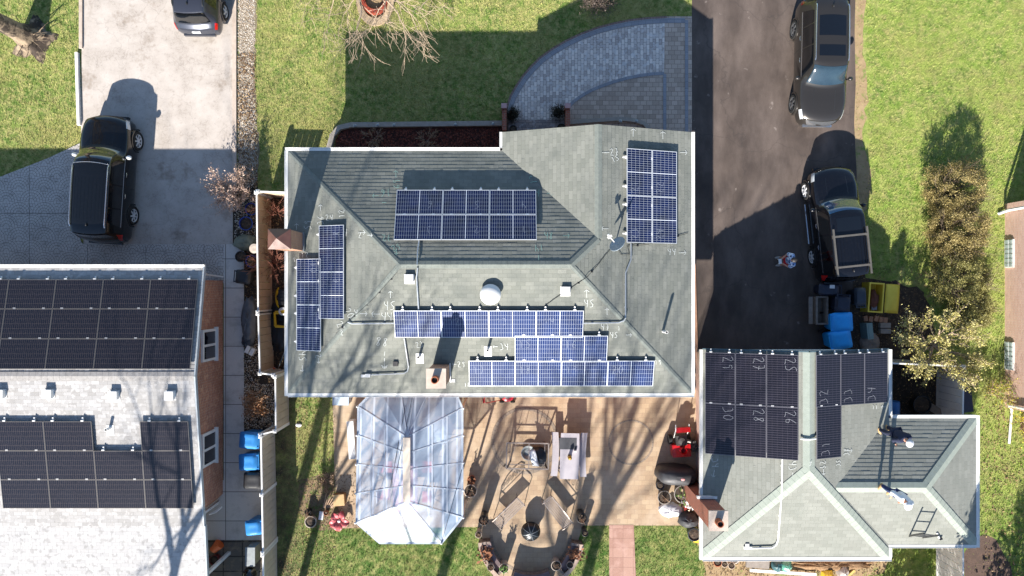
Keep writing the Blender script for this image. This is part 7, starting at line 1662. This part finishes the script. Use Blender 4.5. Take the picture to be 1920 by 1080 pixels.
# budding tree by the garage
rnd = random.Random(51); b = P(1722, 640); o = thing('budding_tree', 'budding tree with yellow green leaf tufts over the fence by the garage', 'tree', tuple(b)); mb = MB(); tips = []
mb.tube([b, b + Vector((.05, -.1, 1.0))], [.09, .07], 8)
for k in range(11): a = k * .58 + rnd.uniform(-.2, .2); branches(mb, b + Vector((.05, -.1, rnd.uniform(.7, 1.0))), Vector((math.cos(a) * 1.0 - .12, math.sin(a) * .62 - .04, .75)).normalized(), rnd.uniform(.85, 1.1), .045, 3, rnd, 0, (2, 3), .55, 4, tips, .008)
mb.build('branches', M_PBARK, o); leafcloud(o, 'crown', [t for t in tips if t.x - b.x < 1.6 or rnd.random() < .25], 9500, (.055, .055, .055), .018, .048, leafmat('bud_leaves', ['#86803c', '#a59b4c', '#bbb16a', '#968d48', '#c9c08c']))
# hydrangea by the fence corner and other shrubs
def twig_shrub(label, px, py, r, h, n, seed, stem, tipmat=None, nt=0, name='bare_shrub', grp=None, ts=(.015, .04), lean=(0, 0)):
    rnd = random.Random(seed); b = P(px, py); o = thing(name, label, 'shrub', tuple(b), 0, grp); mb = MB(); tips = []
    for k in range(n): a = rnd.uniform(0, 6.28); branches(mb, b + Vector((rnd.uniform(-.12, .12), rnd.uniform(-.12, .12), 0)), Vector((math.cos(a) * r / h * .9 + lean[0], math.sin(a) * r / h * .9 + lean[1], 1)).normalized(), h * .75, .014, 2, rnd, .05, (2, 3), .45, 3, tips, .006)
    mb.build('stems', stem, o)
    if tipmat: leafcloud(o, 'flower_heads', tips, nt, (.05, .05, .05), ts[0], ts[1], tipmat)
    return o
M_PINKH = leafmat('dried_flower_heads', ['#b08f7c', '#c9ab98', '#d8bfae', '#9c7c69'])
twig_shrub('bare hydrangea with dried pinkish flower heads at the fence corner', 458, 358, .72, 1.0, 20, 61, M_PBARK, M_PINKH, 4200, ts=(.018, .045), lean=(-.35, 0))
twig_shrub('dry reddish shrub between the tan fence and the house, above the chimney', 520, 395, .45, .9, 14, 62, mat('red_stems', '#8d5a48', '#74483a', 6, .9), None); twig_shrub('dry reddish shrub between the tan fence and the house, below the chimney', 517, 492, .55, 1.0, 18, 63, mat('red_stems', '#8d5a48'), None)
twig_shrub('bare greyish brown shrub at the top edge in the shade of the house', 1120, 2, .7, .9, 40, 64, mat('grey_brown_twigs', '#6b5d55', '#55493f', 6, .9), leafmat('dry_buds', ['#5d5048', '#75675c', '#4a3f38']), 1500)  # greyish brown is the twigs' own colour
twig_shrub('dry orange brown shrub against the fence above the blue bins', 487, 752, .4, .6, 16, 65, M_TWIG, leafmat('orange_dry_leaves', ['#8c5e34', '#a9764a', '#6d4626']), 1200)
twig_shrub('small dry twiggy plant on the worn lawn above the cream pot', 612, 903, .35, .35, 14, 66, M_TWIG, M_LEAF, 300)
twig_shrub('wispy green and yellow shrub beside the right house', 1858, 735, .5, .7, 16, 67, M_TWIG, leafmat('forsythia', ['#a69b2c', '#c9bd38', '#6f8436', '#54702c']), 1300)
twig_shrub('yellow flowering shrub at the right edge by the downspout', 1915, 800, .5, .8, 16, 68, M_TWIG, leafmat('forsythia_bright', ['#d1c22e', '#e0d13c', '#8a8f30']), 1200)
for px, py, lb in ((961, 218, 'left'), (1046, 214, 'right')):
    b = P(px, py); o = thing('clipped_shrub', f'{lb} of the two small dark round shrubs beside the front steps', 'shrub', tuple(b), 0, 'round shrubs by the front steps'); rnd = random.Random(px); mb = MB()
    for k in range(8): a = rnd.uniform(0, 6.28); branches(mb, b.copy(), Vector((math.cos(a) * .5, math.sin(a) * .5, 1)).normalized(), .4, .012, 1, rnd)
    mb.build('stems', M_BBARK, o); leafcloud(o, 'foliage', [(b.x + rnd.gauss(0, .12), b.y + rnd.gauss(0, .12), .3 + rnd.gauss(0, .1)) for k in range(60)], 1800, (.07, .07, .07), .015, .035, leafmat('dark_box_leaves', ['#1f1c16', '#2b2a1a', '#3a3424']))
twig_shrub('dry perennial stems in the red mulch bed, nearest the curved rim', 700, 258, .5, .35, 18, 71, M_TWIG, M_LEAF, 250, 'dry_perennial', 'dry stems in the mulch bed'); twig_shrub('dry perennial stems in the middle of the red mulch bed', 800, 262, .6, .35, 18, 72, M_TWIG, M_LEAF, 250, 'dry_perennial', 'dry stems in the mulch bed')
for i, (px, py) in enumerate(((670, 240), (712, 239), (742, 239), (855, 238), (925, 237), (1160, 232), (1190, 232))):
    x, y = at(px, py); o = thing('path_light', ['leftmost solar stake light on the mulch bed rim', 'second solar stake light from the left on the mulch bed rim', 'third solar stake light from the left on the mulch bed rim', 'fourth solar stake light from the left on the mulch bed rim', 'solar stake light on the mulch bed rim nearest the brick wing wall', 'left solar stake light on the curved rim beside the tan pavers', 'right solar stake light on the curved rim beside the tan pavers'][i], 'garden light', (x, y, 0), 0, 'stake lights along the bed rims')
    mb = MB(); mb.tube([(0, 0, 0), (0, 0, .42)], .012, 6); mb.build('stake', M_BLACK, o, world=False); mb = MB(); mb.lathe([(.05, .36), (.055, .44), (.07, .45), (.02, .49), (0, .49)], (0, 0, 0), 12); mb.build('lamp_head', M_LEAD, o, world=False, smooth=True)
